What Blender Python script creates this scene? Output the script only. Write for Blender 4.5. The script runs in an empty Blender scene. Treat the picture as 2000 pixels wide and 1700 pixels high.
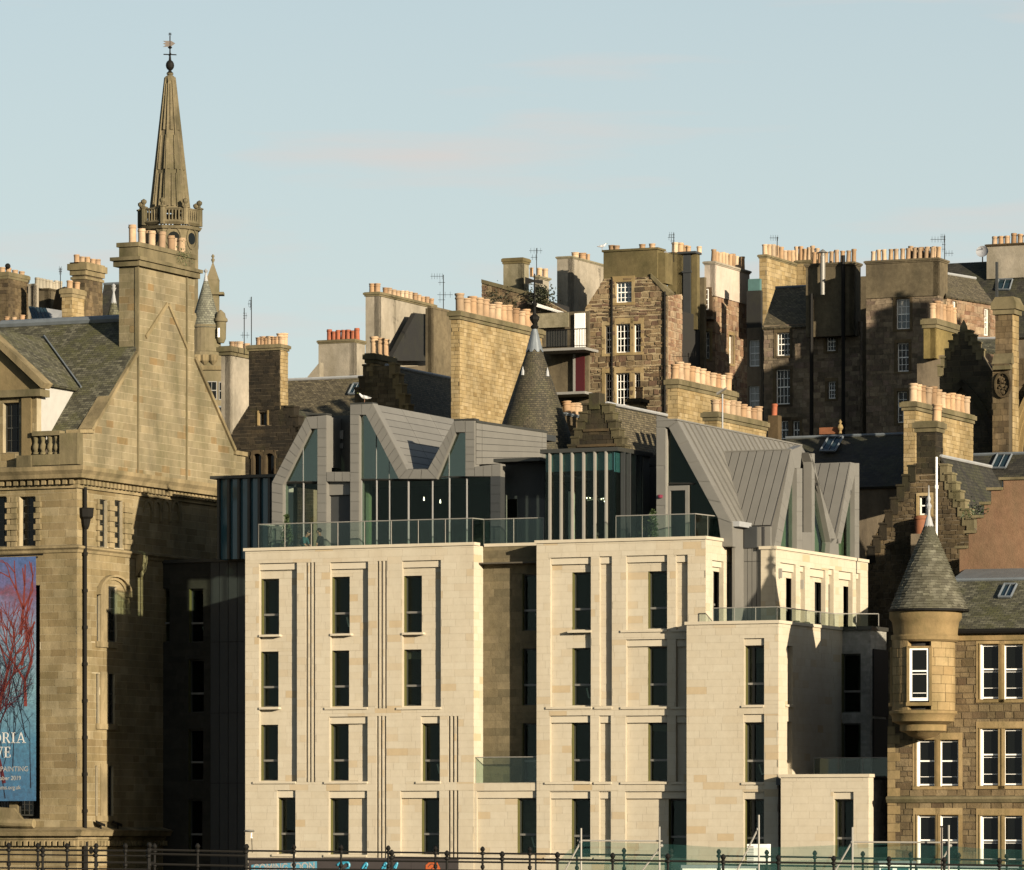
import bpy, math, random
from mathutils import Matrix, Vector
from collections import defaultdict
R = math.radians
rnd = random.Random(7)
scene = bpy.context.scene
col = scene.collection

# ---------------------------------------------------------------- camera, sky, sun, exposure
F, CX, HY, ZC = 9700.0, 1000.0, 1640.0, 8.0      # focal length in photo pixels, principal column, horizon row, eye height
SUN_AZ, SUN_EL = R(36), R(11)                    # sun behind the camera, to its right, low
cd = bpy.data.cameras.new('camera'); cam = bpy.data.objects.new('camera', cd); col.objects.link(cam)
cam.location = (0, 0, ZC); cam.rotation_euler = (R(90), 0, 0)
cd.sensor_fit = 'HORIZONTAL'; cd.sensor_width = 36; cd.lens = 36 * F / 2000.0
cd.shift_y = (HY - 850) / 2000.0; cd.clip_start = 1; cd.clip_end = 20000
scene.camera = cam
w = bpy.data.worlds.new('World'); scene.world = w; w.use_nodes = True
wn = w.node_tree; bg = wn.nodes['Background']
sky = wn.nodes.new('ShaderNodeTexSky'); sky.sky_type = 'NISHITA'; sky.sun_disc = False
sky.sun_elevation = SUN_EL; sky.sun_rotation = R(180) - SUN_AZ
sky.air_density = 1.0; sky.dust_density = 1.6; sky.ozone_density = 1.6
# thin high cloud, the same everywhere round the sky
tc = wn.nodes.new('ShaderNodeTexCoord'); mp = wn.nodes.new('ShaderNodeMapping'); mp.inputs['Scale'].default_value = (7, 7, 62)
mp.inputs['Location'].default_value = (5.52, 0.9, 2.5)
nz = wn.nodes.new('ShaderNodeTexNoise'); nz.inputs['Scale'].default_value = 1.5; nz.inputs['Detail'].default_value = 5; nz.inputs['Roughness'].default_value = .5
cr = wn.nodes.new('ShaderNodeValToRGB'); cr.color_ramp.elements[0].position = .54; cr.color_ramp.elements[1].position = .74
cr.color_ramp.elements[0].color = (0, 0, 0, 1); cr.color_ramp.elements[1].color = (.66, .66, .66, 1)
mx = wn.nodes.new('ShaderNodeMix'); mx.data_type = 'RGBA'; mx.inputs[7].default_value = (5.7, 5.0, 4.65, 1)
tint = wn.nodes.new('ShaderNodeMix'); tint.data_type = 'RGBA'; tint.blend_type = 'MULTIPLY'; tint.inputs[0].default_value = 1; tint.inputs[7].default_value = (.97, 1.0, .99, 1)
wn.links.new(tc.outputs['Generated'], mp.inputs[0]); wn.links.new(mp.outputs[0], nz.inputs['Vector']); wn.links.new(nz.outputs['Fac'], cr.inputs[0])
hz = wn.nodes.new('ShaderNodeMix'); hz.data_type = 'RGBA'; hz.inputs[7].default_value = (5.75, 6.35, 6.38, 1)     # pale haze low in the sky, thinning upwards
sx = wn.nodes.new('ShaderNodeSeparateXYZ'); wn.links.new(tc.outputs['Generated'], sx.inputs[0])
hr_ = wn.nodes.new('ShaderNodeValToRGB'); wn.links.new(sx.outputs[2], hr_.inputs[0]); e_ = hr_.color_ramp.elements
e_[0].position = 0; e_[0].color = (.82, .82, .82, 1); e_[1].position = .42; e_[1].color = (.04, .04, .04, 1)
wn.links.new(hr_.outputs[0], hz.inputs[0]); wn.links.new(sky.outputs[0], tint.inputs[6]); wn.links.new(tint.outputs[2], hz.inputs[6]); wn.links.new(hz.outputs[2], mx.inputs[6]); wn.links.new(cr.outputs[0], mx.inputs[0])
wn.links.new(mx.outputs[2], bg.inputs[0]); bg.inputs[1].default_value = 0.0545
sd = bpy.data.lights.new('sun', 'SUN'); sun = bpy.data.objects.new('sun', sd); col.objects.link(sun)
sd.energy = 5.0; sd.angle = R(0.53); sd.color = (1.0, .86, .665)
SDIR = Vector((math.sin(SUN_AZ) * math.cos(SUN_EL), -math.cos(SUN_AZ) * math.cos(SUN_EL), math.sin(SUN_EL)))
sun.rotation_euler = SDIR.to_track_quat('Z', 'Y').to_euler()
scene.view_settings.view_transform = 'Standard'; scene.view_settings.look = 'None'
scene.view_settings.exposure = 1.24; scene.view_settings.gamma = 1.0
scene.render.engine = 'CYCLES'
scene.cycles.max_bounces = 5; scene.cycles.diffuse_bounces = 2; scene.cycles.glossy_bounces = 3
scene.cycles.transparent_max_bounces = 16; scene.cycles.caustics_reflective = False; scene.cycles.caustics_refractive = False

# ---------------------------------------------------------------- materials
MATS = {}
KA = .56                                          # real-world reflectance of the swatches below
def ka(c): return tuple(v * KA for v in c)
def new_mat(name):
    m = bpy.data.materials.new(name); m.use_nodes = True; nt = m.node_tree
    MATS[name] = m
    return m, nt, nt.nodes['Principled BSDF']
def nd(nt, t, ins=None, **kw):
    n = nt.nodes.new(t)
    for k, v in kw.items(): setattr(n, k, v)
    for k, v in (ins or {}).items():
        if hasattr(v, 'is_output'): nt.links.new(v, n.inputs[k])
        else: n.inputs[k].default_value = v
    return n
def mixc(nt, fac, a, b, mode='MIX'):
    n = nd(nt, 'ShaderNodeMix', data_type='RGBA', blend_type=mode)
    for i, v in ((0, fac), (6, a), (7, b)):
        if hasattr(v, 'is_output'): nt.links.new(v, n.inputs[i])
        else: n.inputs[i].default_value = v if i == 0 else (v[0], v[1], v[2], 1)
    return n.outputs[2]
def ramp(nt, fac, stops):
    n = nt.nodes.new('ShaderNodeValToRGB'); nt.links.new(fac, n.inputs[0]); e = n.color_ramp.elements
    while len(e) < len(stops): e.new(.5)
    for i, (p, c) in enumerate(stops): e[i].position = p; e[i].color = (c[0], c[1], c[2], 1)
    return n.outputs[0]
def mth(nt, op, a, b=0.0, clamp=False):
    n = nd(nt, 'ShaderNodeMath', operation=op, use_clamp=clamp)
    for i, v in ((0, a), (1, b)):
        if hasattr(v, 'is_output'): nt.links.new(v, n.inputs[i])
        else: n.inputs[i].default_value = v
    return n.outputs[0]
def pos(nt, scale=(1, 1, 1)):
    g = nt.nodes.new('ShaderNodeNewGeometry')
    return nd(nt, 'ShaderNodeMapping', {'Vector': g.outputs['Position'], 'Scale': scale}).outputs[0]
def noise(nt, vec, scale, detail=3, rough=.55):
    return nd(nt, 'ShaderNodeTexNoise', {'Vector': vec, 'Scale': scale, 'Detail': detail, 'Roughness': rough}).outputs['Fac']
def tintval(nt):
    a = nd(nt, 'ShaderNodeAttribute', attribute_name='tint', attribute_type='GEOMETRY')
    o = nt.nodes.new('ShaderNodeObjectInfo'); s = nd(nt, 'ShaderNodeSeparateColor', {0: o.outputs['Color']})
    return mth(nt, 'ADD', a.outputs['Fac'], s.outputs[0])
def stone(name, cols, soot=(.05, .045, .03), soot_amt=.35, moss=0.0, grain=.22, bump=.35, rough=.9, fleck=3.2, streak=True, weather=.75):
    m, nt, b = new_mat(name); cols = [ka(c) for c in cols]; soot = ka(soot)
    c = ramp(nt, tintval(nt), [(i / (len(cols) - 1), cc) for i, cc in enumerate(cols)])
    p = pos(nt)
    fine = noise(nt, p, fleck, 5, .7)
    c = mixc(nt, grain, c, ramp(nt, fine, [(.3, (.22, .2, .17)), (.7, (1, 1, 1))]), 'MULTIPLY')
    if weather:
        wv = noise(nt, pos(nt, (.42, .42, .30)), 1.0, 5, .62)
        c = mixc(nt, weather, c, ramp(nt, wv, [(.30, (.50, .52, .50)), (.5, (.95, .95, .92)), (.70, (1.22, 1.2, 1.15))]), 'MULTIPLY')
    big = noise(nt, pos(nt, (.5, .5, .16)) if streak else pos(nt, (.35, .35, .35)), 1.3, 5, .65)
    f = ramp(nt, big, [(.44, (0, 0, 0)), (.68, (1, 1, 1))])
    c = mixc(nt, mth(nt, 'MULTIPLY', f, soot_amt), c, soot)
    if moss:
        mo = noise(nt, pos(nt, (.7, .7, .5)), 1.1, 5, .7)
        c = mixc(nt, mth(nt, 'MULTIPLY', ramp(nt, mo, [(.5, (0, 0, 0)), (.64, (1, 1, 1))]), moss), c, (.046, .046, .015))
    nt.links.new(c, b.inputs['Base Color']); b.inputs['Roughness'].default_value = rough
    b.inputs['Specular IOR Level'].default_value = .2
    bp = nd(nt, 'ShaderNodeBump', {'Height': noise(nt, p, 14, 3), 'Strength': bump, 'Distance': .03})
    nt.links.new(bp.outputs[0], b.inputs['Normal'])
    return m
def plain(name, c, rough=.6, metal=0.0, var=.12, scale=2.0, spec=.4, emit=None, bump=0):
    m, nt, b = new_mat(name); c0 = c; c = ka(c)
    n_ = noise(nt, pos(nt), scale, 4, .6)
    cc = mixc(nt, var, c, ramp(nt, n_, [(.3, (.35, .35, .35)), (.7, (1.3, 1.3, 1.3))]), 'MULTIPLY')
    t = tintval(nt)
    cc = mixc(nt, mth(nt, 'MULTIPLY', t, .3), cc, (.02, .02, .02))
    nt.links.new(cc, b.inputs['Base Color']); b.inputs['Roughness'].default_value = rough; b.inputs['Metallic'].default_value = metal
    b.inputs['Specular IOR Level'].default_value = spec
    if bump:
        bp = nd(nt, 'ShaderNodeBump', {'Height': noise(nt, pos(nt), scale * 6, 4), 'Strength': bump, 'Distance': .02})
        nt.links.new(bp.outputs[0], b.inputs['Normal'])
    if emit: b.inputs['Emission Color'].default_value = (*c0, 1); b.inputs['Emission Strength'].default_value = emit
    return m
def slate(name, cols, moss=.3, w=.30, h=.17, moss_col=(.1, .105, .035)):
    m, nt, b = new_mat(name); cols = [ka(c) for c in cols]; moss_col = ka(moss_col)
    uv = nt.nodes.new('ShaderNodeUVMap').outputs[0]
    br = nd(nt, 'ShaderNodeTexBrick', {'Vector': uv, 'Scale': 1.0, 'Mortar Size': .012, 'Brick Width': w, 'Row Height': h, 'Color1': (0, 0, 0, 1), 'Color2': (1, 1, 1, 1), 'Mortar': (.2, .2, .2, 1), 'Bias': 0.0})
    c = ramp(nt, nd(nt, 'ShaderNodeSeparateColor', {0: br.outputs['Color']}).outputs[0], [(i / (len(cols) - 1), cc) for i, cc in enumerate(cols)])
    fine = noise(nt, pos(nt), 5, 5, .7)
    c = mixc(nt, .5, c, ramp(nt, fine, [(.3, (.3, .3, .3)), (.72, (1.35, 1.35, 1.3))]), 'MULTIPLY')
    mo = noise(nt, pos(nt, (.6, .6, .6)), 1.0, 6, .75)
    c = mixc(nt, mth(nt, 'MULTIPLY', ramp(nt, mo, [(.46, (0, 0, 0)), (.62, (1, 1, 1))]), moss), c, moss_col)
    c = mixc(nt, mth(nt, 'MULTIPLY', br.outputs['Fac'], .75), c, (.01, .01, .01))
    nt.links.new(c, b.inputs['Base Color']); b.inputs['Roughness'].default_value = .75; b.inputs['Specular IOR Level'].default_value = .3
    hgt = mth(nt, 'ADD', mth(nt, 'SUBTRACT', 1.0, br.outputs['Fac']), mth(nt, 'MULTIPLY', fine, .8))
    bp = nd(nt, 'ShaderNodeBump', {'Height': hgt, 'Strength': .7, 'Distance': .025})
    nt.links.new(bp.outputs[0], b.inputs['Normal'])
    return m
def glassmat(name, c=(.7, .85, .8), refl=.10, rough=.0):
    m, nt, b = new_mat(name)
    tr = nd(nt, 'ShaderNodeBsdfTransparent', {'Color': (*c, 1)})
    gl = nd(nt, 'ShaderNodeBsdfGlossy', {'Color': (.28, .32, .29, 1) if refl < .2 else (.42, .48, .43, 1), 'Roughness': rough})
    lw = nd(nt, 'ShaderNodeLayerWeight', {'Blend': .5}); fz = mth(nt, 'POWER', lw.outputs['Facing'], 5.0)
    fac = mth(nt, 'ADD', mth(nt, 'MULTIPLY', fz, .25 if name == 'glass_rail' else .8), refl, True)
    ms = nd(nt, 'ShaderNodeMixShader', {0: fac, 1: tr.outputs[0], 2: gl.outputs[0]})
    nt.links.new(ms.outputs[0], nt.nodes['Material Output'].inputs[0])
    return m
def pane(name, c, rough=.04, spec=.5):
    m, nt, b = new_mat(name)
    b.inputs['Base Color'].default_value = (*ka(c), 1); b.inputs['Roughness'].default_value = rough; b.inputs['Specular IOR Level'].default_value = spec
    bp = nd(nt, 'ShaderNodeBump', {'Height': noise(nt, pos(nt), 1.3, 2), 'Strength': .04, 'Distance': .05})
    nt.links.new(bp.outputs[0], b.inputs['Normal'])
    return m

stone('hotel_stone', [(.66, .585, .445), (.675, .60, .46), (.665, .59, .45), (.685, .61, .47), (.67, .595, .455), (.69, .62, .48), (.665, .59, .45), (.675, .60, .46), (.68, .605, .465), (.655, .575, .43), (.655, .57, .425), (.61, .48, .30)], soot=(.46, .37, .24), soot_amt=.22, grain=.12, bump=.12, weather=.12)
stone('hotel_trim', [(.69, .61, .465), (.72, .645, .50)], soot=(.4, .3, .18), soot_amt=.12, grain=.1, bump=.1, weather=.12)
stone('hotel_mortar', [(.58, .51, .385), (.58, .51, .385)], soot_amt=.1, bump=.1, weather=.12)
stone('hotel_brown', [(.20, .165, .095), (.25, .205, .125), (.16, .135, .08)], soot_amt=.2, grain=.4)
stone('hotel_shaded', [(.055, .05, .038), (.07, .064, .05), (.045, .042, .033)], soot=(.02, .02, .015), soot_amt=.4, grain=.4)  # set-back wing: its deep shade is put into the stone colour
stone('hotel_grey_brick', [(.48, .47, .42), (.56, .55, .5), (.42, .41, .37)], soot_amt=.2, grain=.4)
stone('museum_stone', [(.27, .205, .105), (.34, .265, .145), (.38, .305, .175), (.31, .24, .125), (.42, .345, .21), (.24, .175, .085)], soot=(.13, .10, .045), soot_amt=.55, moss=.18)
stone('museum_gable', [(.27, .225, .14), (.32, .27, .165), (.36, .30, .19), (.29, .24, .145), (.33, .275, .17), (.39, .32, .195), (.30, .25, .155), (.31, .21, .10)], soot=(.13, .115, .06), soot_amt=.6, moss=.28)
stone('museum_mortar', [(.56, .48, .33), (.56, .48, .33)], soot=(.22, .18, .10), soot_amt=.5)
stone('museum_trim', [(.38, .30, .17), (.44, .35, .205)], soot=(.07, .06, .03), soot_amt=.75, moss=.25)
stone('mossy_trim', [(.24, .20, .115), (.29, .245, .14)], soot=(.06, .052, .026), soot_amt=.8, moss=.35)
stone('black_mossy', [(.06, .05, .03), (.10, .085, .045), (.13, .11, .06)], soot=(.02, .018, .012), soot_amt=.6, moss=.5, grain=.5)
stone('gold_stone', [(.36, .26, .12), (.46, .345, .175), (.50, .385, .21), (.42, .31, .15), (.54, .42, .24), (.33, .23, .10)], soot=(.12, .085, .035), soot_amt=.5, moss=.1)
stone('gold_mortar', [(.36, .28, .16), (.36, .28, .16)], soot_amt=.4)
stone('brown_stone', [(.12, .085, .045), (.18, .13, .07), (.24, .175, .095), (.15, .11, .06), (.27, .2, .115), (.10, .07, .04)], soot=(.03, .026, .018), soot_amt=.7, moss=.15, grain=.5)
stone('brown_mortar', [(.12, .095, .06), (.12, .095, .06)], soot_amt=.6)
stone('rubble', [(.16, .105, .06), (.28, .195, .11), (.38, .28, .155), (.22, .135, .09), (.44, .34, .20), (.27, .165, .11), (.13, .095, .06), (.42, .31, .18)], soot=(.04, .03, .02), soot_amt=.4, grain=.55, bump=.7)
stone('rubble_mortar', [(.46, .37, .23), (.46, .37, .23)], soot=(.12, .09, .05), soot_amt=.5)
stone('pink_rubble', [(.30, .17, .10), (.42, .27, .165), (.5, .35, .22), (.26, .14, .09), (.55, .42, .28), (.36, .21, .14)], soot=(.14, .085, .05), soot_amt=.35, grain=.5, bump=.6)
stone('pink_mortar', [(.52, .40, .27), (.52, .40, .27)], soot_amt=.3)
stone('dark_rubble', [(.16, .125, .085), (.28, .22, .15), (.38, .30, .20), (.22, .16, .12), (.45, .36, .245), (.32, .23, .18)], soot=(.08, .065, .047), soot_amt=.5, grain=.6, bump=.7)
stone('dark_mortar', [(.26, .21, .145), (.26, .21, .145)], soot=(.03, .025, .02), soot_amt=.6)
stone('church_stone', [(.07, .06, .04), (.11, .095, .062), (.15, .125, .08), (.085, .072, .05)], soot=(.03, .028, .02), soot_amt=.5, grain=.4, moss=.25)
stone('black_stone', [(.025, .021, .014), (.042, .034, .021), (.062, .048, .029), (.032, .026, .017), (.085, .064, .036)], soot=(.014, .012, .009), soot_amt=.7, grain=.5, moss=.2)  # soot, darkened further to carry the shade on the gothic gable
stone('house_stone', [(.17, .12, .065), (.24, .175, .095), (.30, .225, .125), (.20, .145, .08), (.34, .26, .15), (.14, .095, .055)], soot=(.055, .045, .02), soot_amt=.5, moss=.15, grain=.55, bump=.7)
stone('house_mortar', [(.13, .10, .06), (.13, .10, .06)], soot_amt=.5)
stone('house_dressed', [(.34, .24, .115), (.42, .305, .155), (.46, .34, .18), (.36, .25, .12)], soot=(.09, .075, .025), soot_amt=.5, moss=.35)
stone('steeple', [(.24, .20, .12), (.30, .25, .155), (.36, .305, .19), (.2, .17, .10)], soot=(.05, .045, .025), soot_amt=.7, moss=.2, grain=.4)
stone('harl_pale', [(.45, .40, .32), (.45, .40, .32)], soot=(.2, .17, .11), soot_amt=.55, grain=.3, bump=.4)
stone('harl_white', [(.66, .57, .48), (.66, .57, .48)], soot=(.4, .31, .22), soot_amt=.4, grain=.2, bump=.4)
stone('harl_grey', [(.36, .32, .22), (.36, .32, .22)], soot=(.13, .115, .06), soot_amt=.7, grain=.45, bump=.5, moss=.15)
stone('harl_ochre', [(.30, .23, .09), (.30, .23, .09)], soot=(.10, .08, .025), soot_amt=.6, grain=.4, moss=.2)
stone('harl_olive', [(.20, .16, .075), (.20, .16, .075)], soot=(.06, .05, .025), soot_amt=.6, grain=.4, moss=.2)
stone('harl_dark', [(.21, .17, .105), (.21, .17, .105)], soot=(.05, .042, .028), soot_amt=.7, grain=.5)
stone('red_harl', [(.28, .165, .10), (.28, .165, .10)], soot=(.18, .13, .075), soot_amt=.6, grain=.4, bump=.5, moss=.15)
plain('zinc', (.25, .24, .212), .5, .15, .12, 1.5, .35)
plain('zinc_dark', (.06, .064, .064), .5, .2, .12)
plain('zinc_gap', (.03, .03, .03), .8)
plain('metal_dark', (.07, .07, .06), .45, .3)
plain('metal_frame', (.03, .03, .026), .5)
plain('metal_olive', (.12, .115, .035), .5)
plain('metal_pale', (.40, .38, .33), .55, .3)
plain('iron', (.010, .009, .007), .7, 0, .12, 2, .15)
plain('lead', (.22, .25, .27), .5, .3, .25)
plain('lead_white', (.40, .41, .41), .6, 0, .2)
plain('white_paint', (1.2, 1.17, 1.08), .5, 0, .1)
plain('cream_panel', (.52, .51, .47), .7, 0, .12, 3)
plain('dark_void', (.006, .006, .005), .9, 0, 0)
plain('room_wall', (.10, .085, .06), .9)
plain('room_dark', (.02, .018, .014), .9)
plain('room_white', (.65, .62, .52), .8)
plain('red_door', (.07, .006, .008), .5)  # red darkened to carry the shade the balcony door stands in
plain('copper_green', (.10, .20, .19), .5, 0, .3)
plain('terracotta', (.27, .10, .04), .8, 0, .3, 4)
plain('hoarding', (.055, .045, .042), .6, 0, .2)
plain('sign_blue', (.10, .33, .46), .5)
plain('sign_white', (.75, .74, .7), .5)
plain('slab_grey', (.30, .29, .26), .7)
plain('script_blue', (.05, .36, .52), .5)
plain('emblem_orange', (.55, .12, .03), .5)
plain('asphalt', (.05, .05, .05), .9, 0, .4)
plain('earth', (.07, .075, .04), .95, 0, .5, .2)
plain('leaf', (.045, .075, .016), .6, 0, .6, 6)
plain('ivy', (.035, .04, .012), .7, 0, .6, 6)
plain('skin', (.45, .25, .16), .6)
plain('hair', (.02, .014, .01), .6)
plain('shirt_teal', (.03, .11, .12), .8)
plain('cloth_dark', (.012, .011, .013), .9)
plain('cloth_khaki', (.16, .12, .07), .9)
plain('cloth_red', (.20, .02, .05), .9)
plain('feather_white', (.7, .7, .68), .7)
plain('feather_grey', (.3, .31, .33), .7)
plain('chair_lime', (.22, .26, .05), .6)
plain('lamp_glow', (1.0, .85, .6), .5, emit=2.5)
plain('pot_red', (.42, .12, .05), .85, 0, .35, 4)
plain('copper_brown', (.06, .042, .03), .5, .3, .3)
stone('pot', [(.40, .25, .14), (.58, .38, .22), (.64, .45, .28), (.66, .49, .33), (.54, .34, .19), (.70, .54, .38), (.48, .28, .15)], soot=(.16, .10, .06), soot_amt=.55, grain=.2, bump=.2, streak=False)
stone('pot_grey', [(.40, .36, .28), (.46, .42, .34)], soot=(.2, .17, .12), soot_amt=.4)
slate('slate', [(.028, .026, .02), (.045, .042, .032), (.06, .055, .042)], .35)
slate('slate_moss', [(.06, .057, .036), (.12, .115, .075), (.20, .19, .13)], .75, .26, .15, (.10, .10, .032))
slate('slate_sage', [(.16, .16, .12), (.22, .22, .165), (.28, .28, .21)], .2, .26, .15, (.14, .14, .08))
slate('slate_brown', [(.09, .072, .042), (.15, .125, .075), (.23, .19, .115)], .35, .2, .12, (.13, .11, .045))
slate('slate_tile', [(.05, .043, .025), (.085, .072, .042), (.12, .10, .06)], .3, .17, .105)
stone('slate_piece', [(.11, .105, .075), (.17, .16, .12), (.23, .22, .165), (.14, .13, .095), (.28, .27, .205)], soot=(.06, .058, .028), soot_amt=.5, moss=.25, grain=.5, streak=False, rough=.75)
glassmat('glass_clear', (.80, .88, .84), .035)
glassmat('glass_rail', (.86, .92, .89), .08)
glassmat('glass_upper', (.55, .64, .58), .202)
glassmat('glass_teal', (.20, .38, .42), .20)
pane('pane_dark', (.006, .007, .006), .05, .22)
pane('pane_teal', (.05, .14, .165), .08)
pane('pane_blind', (.34, .33, .29), .2)
pane('pane_green', (.20, .24, .15), .1)
pane('pane_sky', (.02, .04, .05), .03, .7)
# netting: woven sheet, half open
m, nt, b = new_mat('netting')
tr = nd(nt, 'ShaderNodeBsdfTransparent', {'Color': (.88, .95, .92, 1)})
df = nd(nt, 'ShaderNodeBsdfDiffuse', {'Color': (.02, .062, .056, 1)})
fac = ramp(nt, noise(nt, pos(nt, (1, 1, 1)), 1.2, 4), [(.35, (.18, .18, .18)), (.7, (.34, .34, .34))])
ms = nd(nt, 'ShaderNodeMixShader', {0: fac, 1: tr.outputs[0], 2: df.outputs[0]})
nt.links.new(ms.outputs[0], nt.nodes['Material Output'].inputs[0])

# ---------------------------------------------------------------- frames, meshes, things
CAM = Vector((0, 0, ZC))
ROT = -24.0
class Fr:
    """A local frame: x right along a face, y into the building, z up (world height)."""
    def __init__(s, M): s.M = M; s.Mi = M.inverted()
    @staticmethod
    def at(px, D, rot=ROT): return Fr(Matrix.Translation(((px - CX) / F * D, D, 0)) @ Matrix.Rotation(R(rot), 4, 'Z'))
    def ray(s, px, py):
        return s.Mi @ CAM, s.Mi.to_3x3() @ Vector(((px - CX) / F, 1, (HY - py) / F))
    def hit(s, px, py, y=0.0):
        c, d = s.ray(px, py); t = (y - c.y) / d.y; p = c + d * t; return p.x, p.z
    def hitx(s, px, py, x=0.0):
        c, d = s.ray(px, py); t = (x - c.x) / d.x; p = c + d * t; return p.y, p.z
    def rect(s, px0, py0, px1, py1, y=0.0):
        xm = (px0 + px1) / 2
        return s.hit(px0, py0, y)[0], s.hit(px1, py0, y)[0], s.hit(xm, py1, y)[1], s.hit(xm, py0, y)[1]
    def sub(s, x=0, y=0, rot=90): return Fr(s.M @ Matrix.Translation((x, y, 0)) @ Matrix.Rotation(R(rot), 4, 'Z'))
    def pt(s, px, py, y=0.0):
        x, z = s.hit(px, py, y); return Vector((x, y, z))
    def ptx(s, px, py, x=0.0):
        y, z = s.hitx(px, py, x); return Vector((x, y, z))
WORLD = Fr(Matrix.Identity(4))

class MB:
    def __init__(s): s.v = []; s.f = []; s.uv = {}
    def add(s, vs, fs):
        o = len(s.v); s.v += [tuple(p) for p in vs]; s.f += [tuple(i + o for i in f) for f in fs]; return s
    BF = [(0, 1, 2, 3), (7, 6, 5, 4), (0, 4, 5, 1), (1, 5, 6, 2), (2, 6, 7, 3), (3, 7, 4, 0)]
    def hexa(s, vs): return s.add(vs, MB.BF)
    def box(s, x0, x1, y0, y1, z0, z1):
        return s.hexa([(x0, y0, z0), (x1, y0, z0), (x1, y0, z1), (x0, y0, z1), (x0, y1, z0), (x1, y1, z0), (x1, y1, z1), (x0, y1, z1)])
    def prism(s, poly, y0, y1):
        n = len(poly)
        return s.add([(x, y0, z) for x, z in poly] + [(x, y1, z) for x, z in poly],
                     [tuple(range(n)), tuple(range(2 * n - 1, n - 1, -1))] + [(i, (i + 1) % n, n + (i + 1) % n, n + i)[::-1] for i in range(n)])
    def prismx(s, poly, x0, x1):      # poly in (y,z)
        n = len(poly)
        return s.add([(x0, y, z) for y, z in poly] + [(x1, y, z) for y, z in poly],
                     [tuple(range(n)), tuple(range(2 * n - 1, n - 1, -1))] + [(i, (i + 1) % n, n + (i + 1) % n, n + i)[::-1] for i in range(n)])
    def prismz(s, poly, z0, z1):      # poly in (x,y)
        n = len(poly)
        return s.add([(x, y, z0) for x, y in poly] + [(x, y, z1) for x, y in poly],
                     [tuple(range(n)), tuple(range(2 * n - 1, n - 1, -1))] + [(i, (i + 1) % n, n + (i + 1) % n, n + i)[::-1] for i in range(n)])
    def lathe(s, prof, cx=0, cy=0, n=16, a0=0.0, a1=360.0, uvr=None):
        o = len(s.v); full = abs(a1 - a0) >= 359.9; k = n if full else n + 1
        for r, z in prof:
            for i in range(k):
                a = R(a0 + (a1 - a0) * i / n); s.v.append((cx + r * math.cos(a), cy + r * math.sin(a), z))
        L = [0]
        for j in range(1, len(prof)): L.append(L[-1] + math.hypot(prof[j][0] - prof[j - 1][0], prof[j][1] - prof[j - 1][1]))
        for j in range(len(prof) - 1):
            for i in range(n):
                a, b = o + j * k + i, o + j * k + (i + 1) % k
                if uvr:
                    u0, u1 = uvr * 2 * math.pi * i / n, uvr * 2 * math.pi * (i + 1) / n
                    s.uv[len(s.f)] = [(u0, L[j]), (u1, L[j]), (u1, L[j + 1]), (u0, L[j + 1])]
                s.f.append((a, b, b + k, a + k))
        if full and prof[-1][0] > 1e-4: s.f.append(tuple(o + (len(prof) - 1) * k + i for i in range(n)))
        return s
    def tube(s, pts, r, n=6, r1=None):
        pts = [Vector(p) for p in pts]; o = len(s.v)
        for j, p in enumerate(pts):
            d = (pts[min(j + 1, len(pts) - 1)] - pts[max(j - 1, 0)]).normalized()
            a = d.cross(Vector((0, 0, 1)) if abs(d.z) < .9 else Vector((1, 0, 0))).normalized(); b = d.cross(a)
            rr = r if r1 is None else r + (r1 - r) * j / (len(pts) - 1)
            for i in range(n):
                t = 2 * math.pi * i / n; s.v.append(tuple(p + (a * math.cos(t) + b * math.sin(t)) * rr))
        for j in range(len(pts) - 1):
            for i in range(n): s.f.append((o + j * n + i, o + j * n + (i + 1) % n, o + (j + 1) * n + (i + 1) % n, o + (j + 1) * n + i))
        s.f.append(tuple(o + i for i in range(n))); s.f.append(tuple(o + (len(pts) - 1) * n + i for i in range(n)))
        return s
    def ball(s, c, r, n=10, sz=1.0):
        return s.lathe([(r * math.sin(math.pi * i / 8), c[2] - r * sz * math.cos(math.pi * i / 8)) for i in range(9)], c[0], c[1], n)
    def mesh(s, name, mat):
        me = bpy.data.meshes.new(name); me.from_pydata(s.v, [], s.f)
        if s.uv:
            ul = me.uv_layers.new(name='UVMap')
            for i, p in enumerate(me.polygons):
                if i in s.uv:
                    for k, li in enumerate(p.loop_indices): ul.data[li].uv = s.uv[i][k]
        if mat: me.materials.append(MATS[mat])
        return me

W = {}
def link(name, data, M, parent=None, tintv=0.0, kind=None):
    o = bpy.data.objects.new(name, data); col.objects.link(o); W[o] = M
    if parent is not None: o.parent = parent; o.matrix_basis = W[parent].inverted() @ M
    else: o.matrix_basis = M
    o.color = (tintv, 0, 0, 1)
    if kind: o['kind'] = kind
    return o
UNIT = {}
def unit(name, mat):
    if (name, mat) not in UNIT: UNIT[(name, mat)] = MB().box(0, 1, 0, 1, 0, 1).mesh(name, mat)
    return UNIT[(name, mat)]
def smooth(o, ang=40):
    for p in o.data.polygons: p.use_smooth = True
    try: o.data.set_sharp_from_angle(angle=R(ang))
    except Exception: pass
    return o

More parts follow.
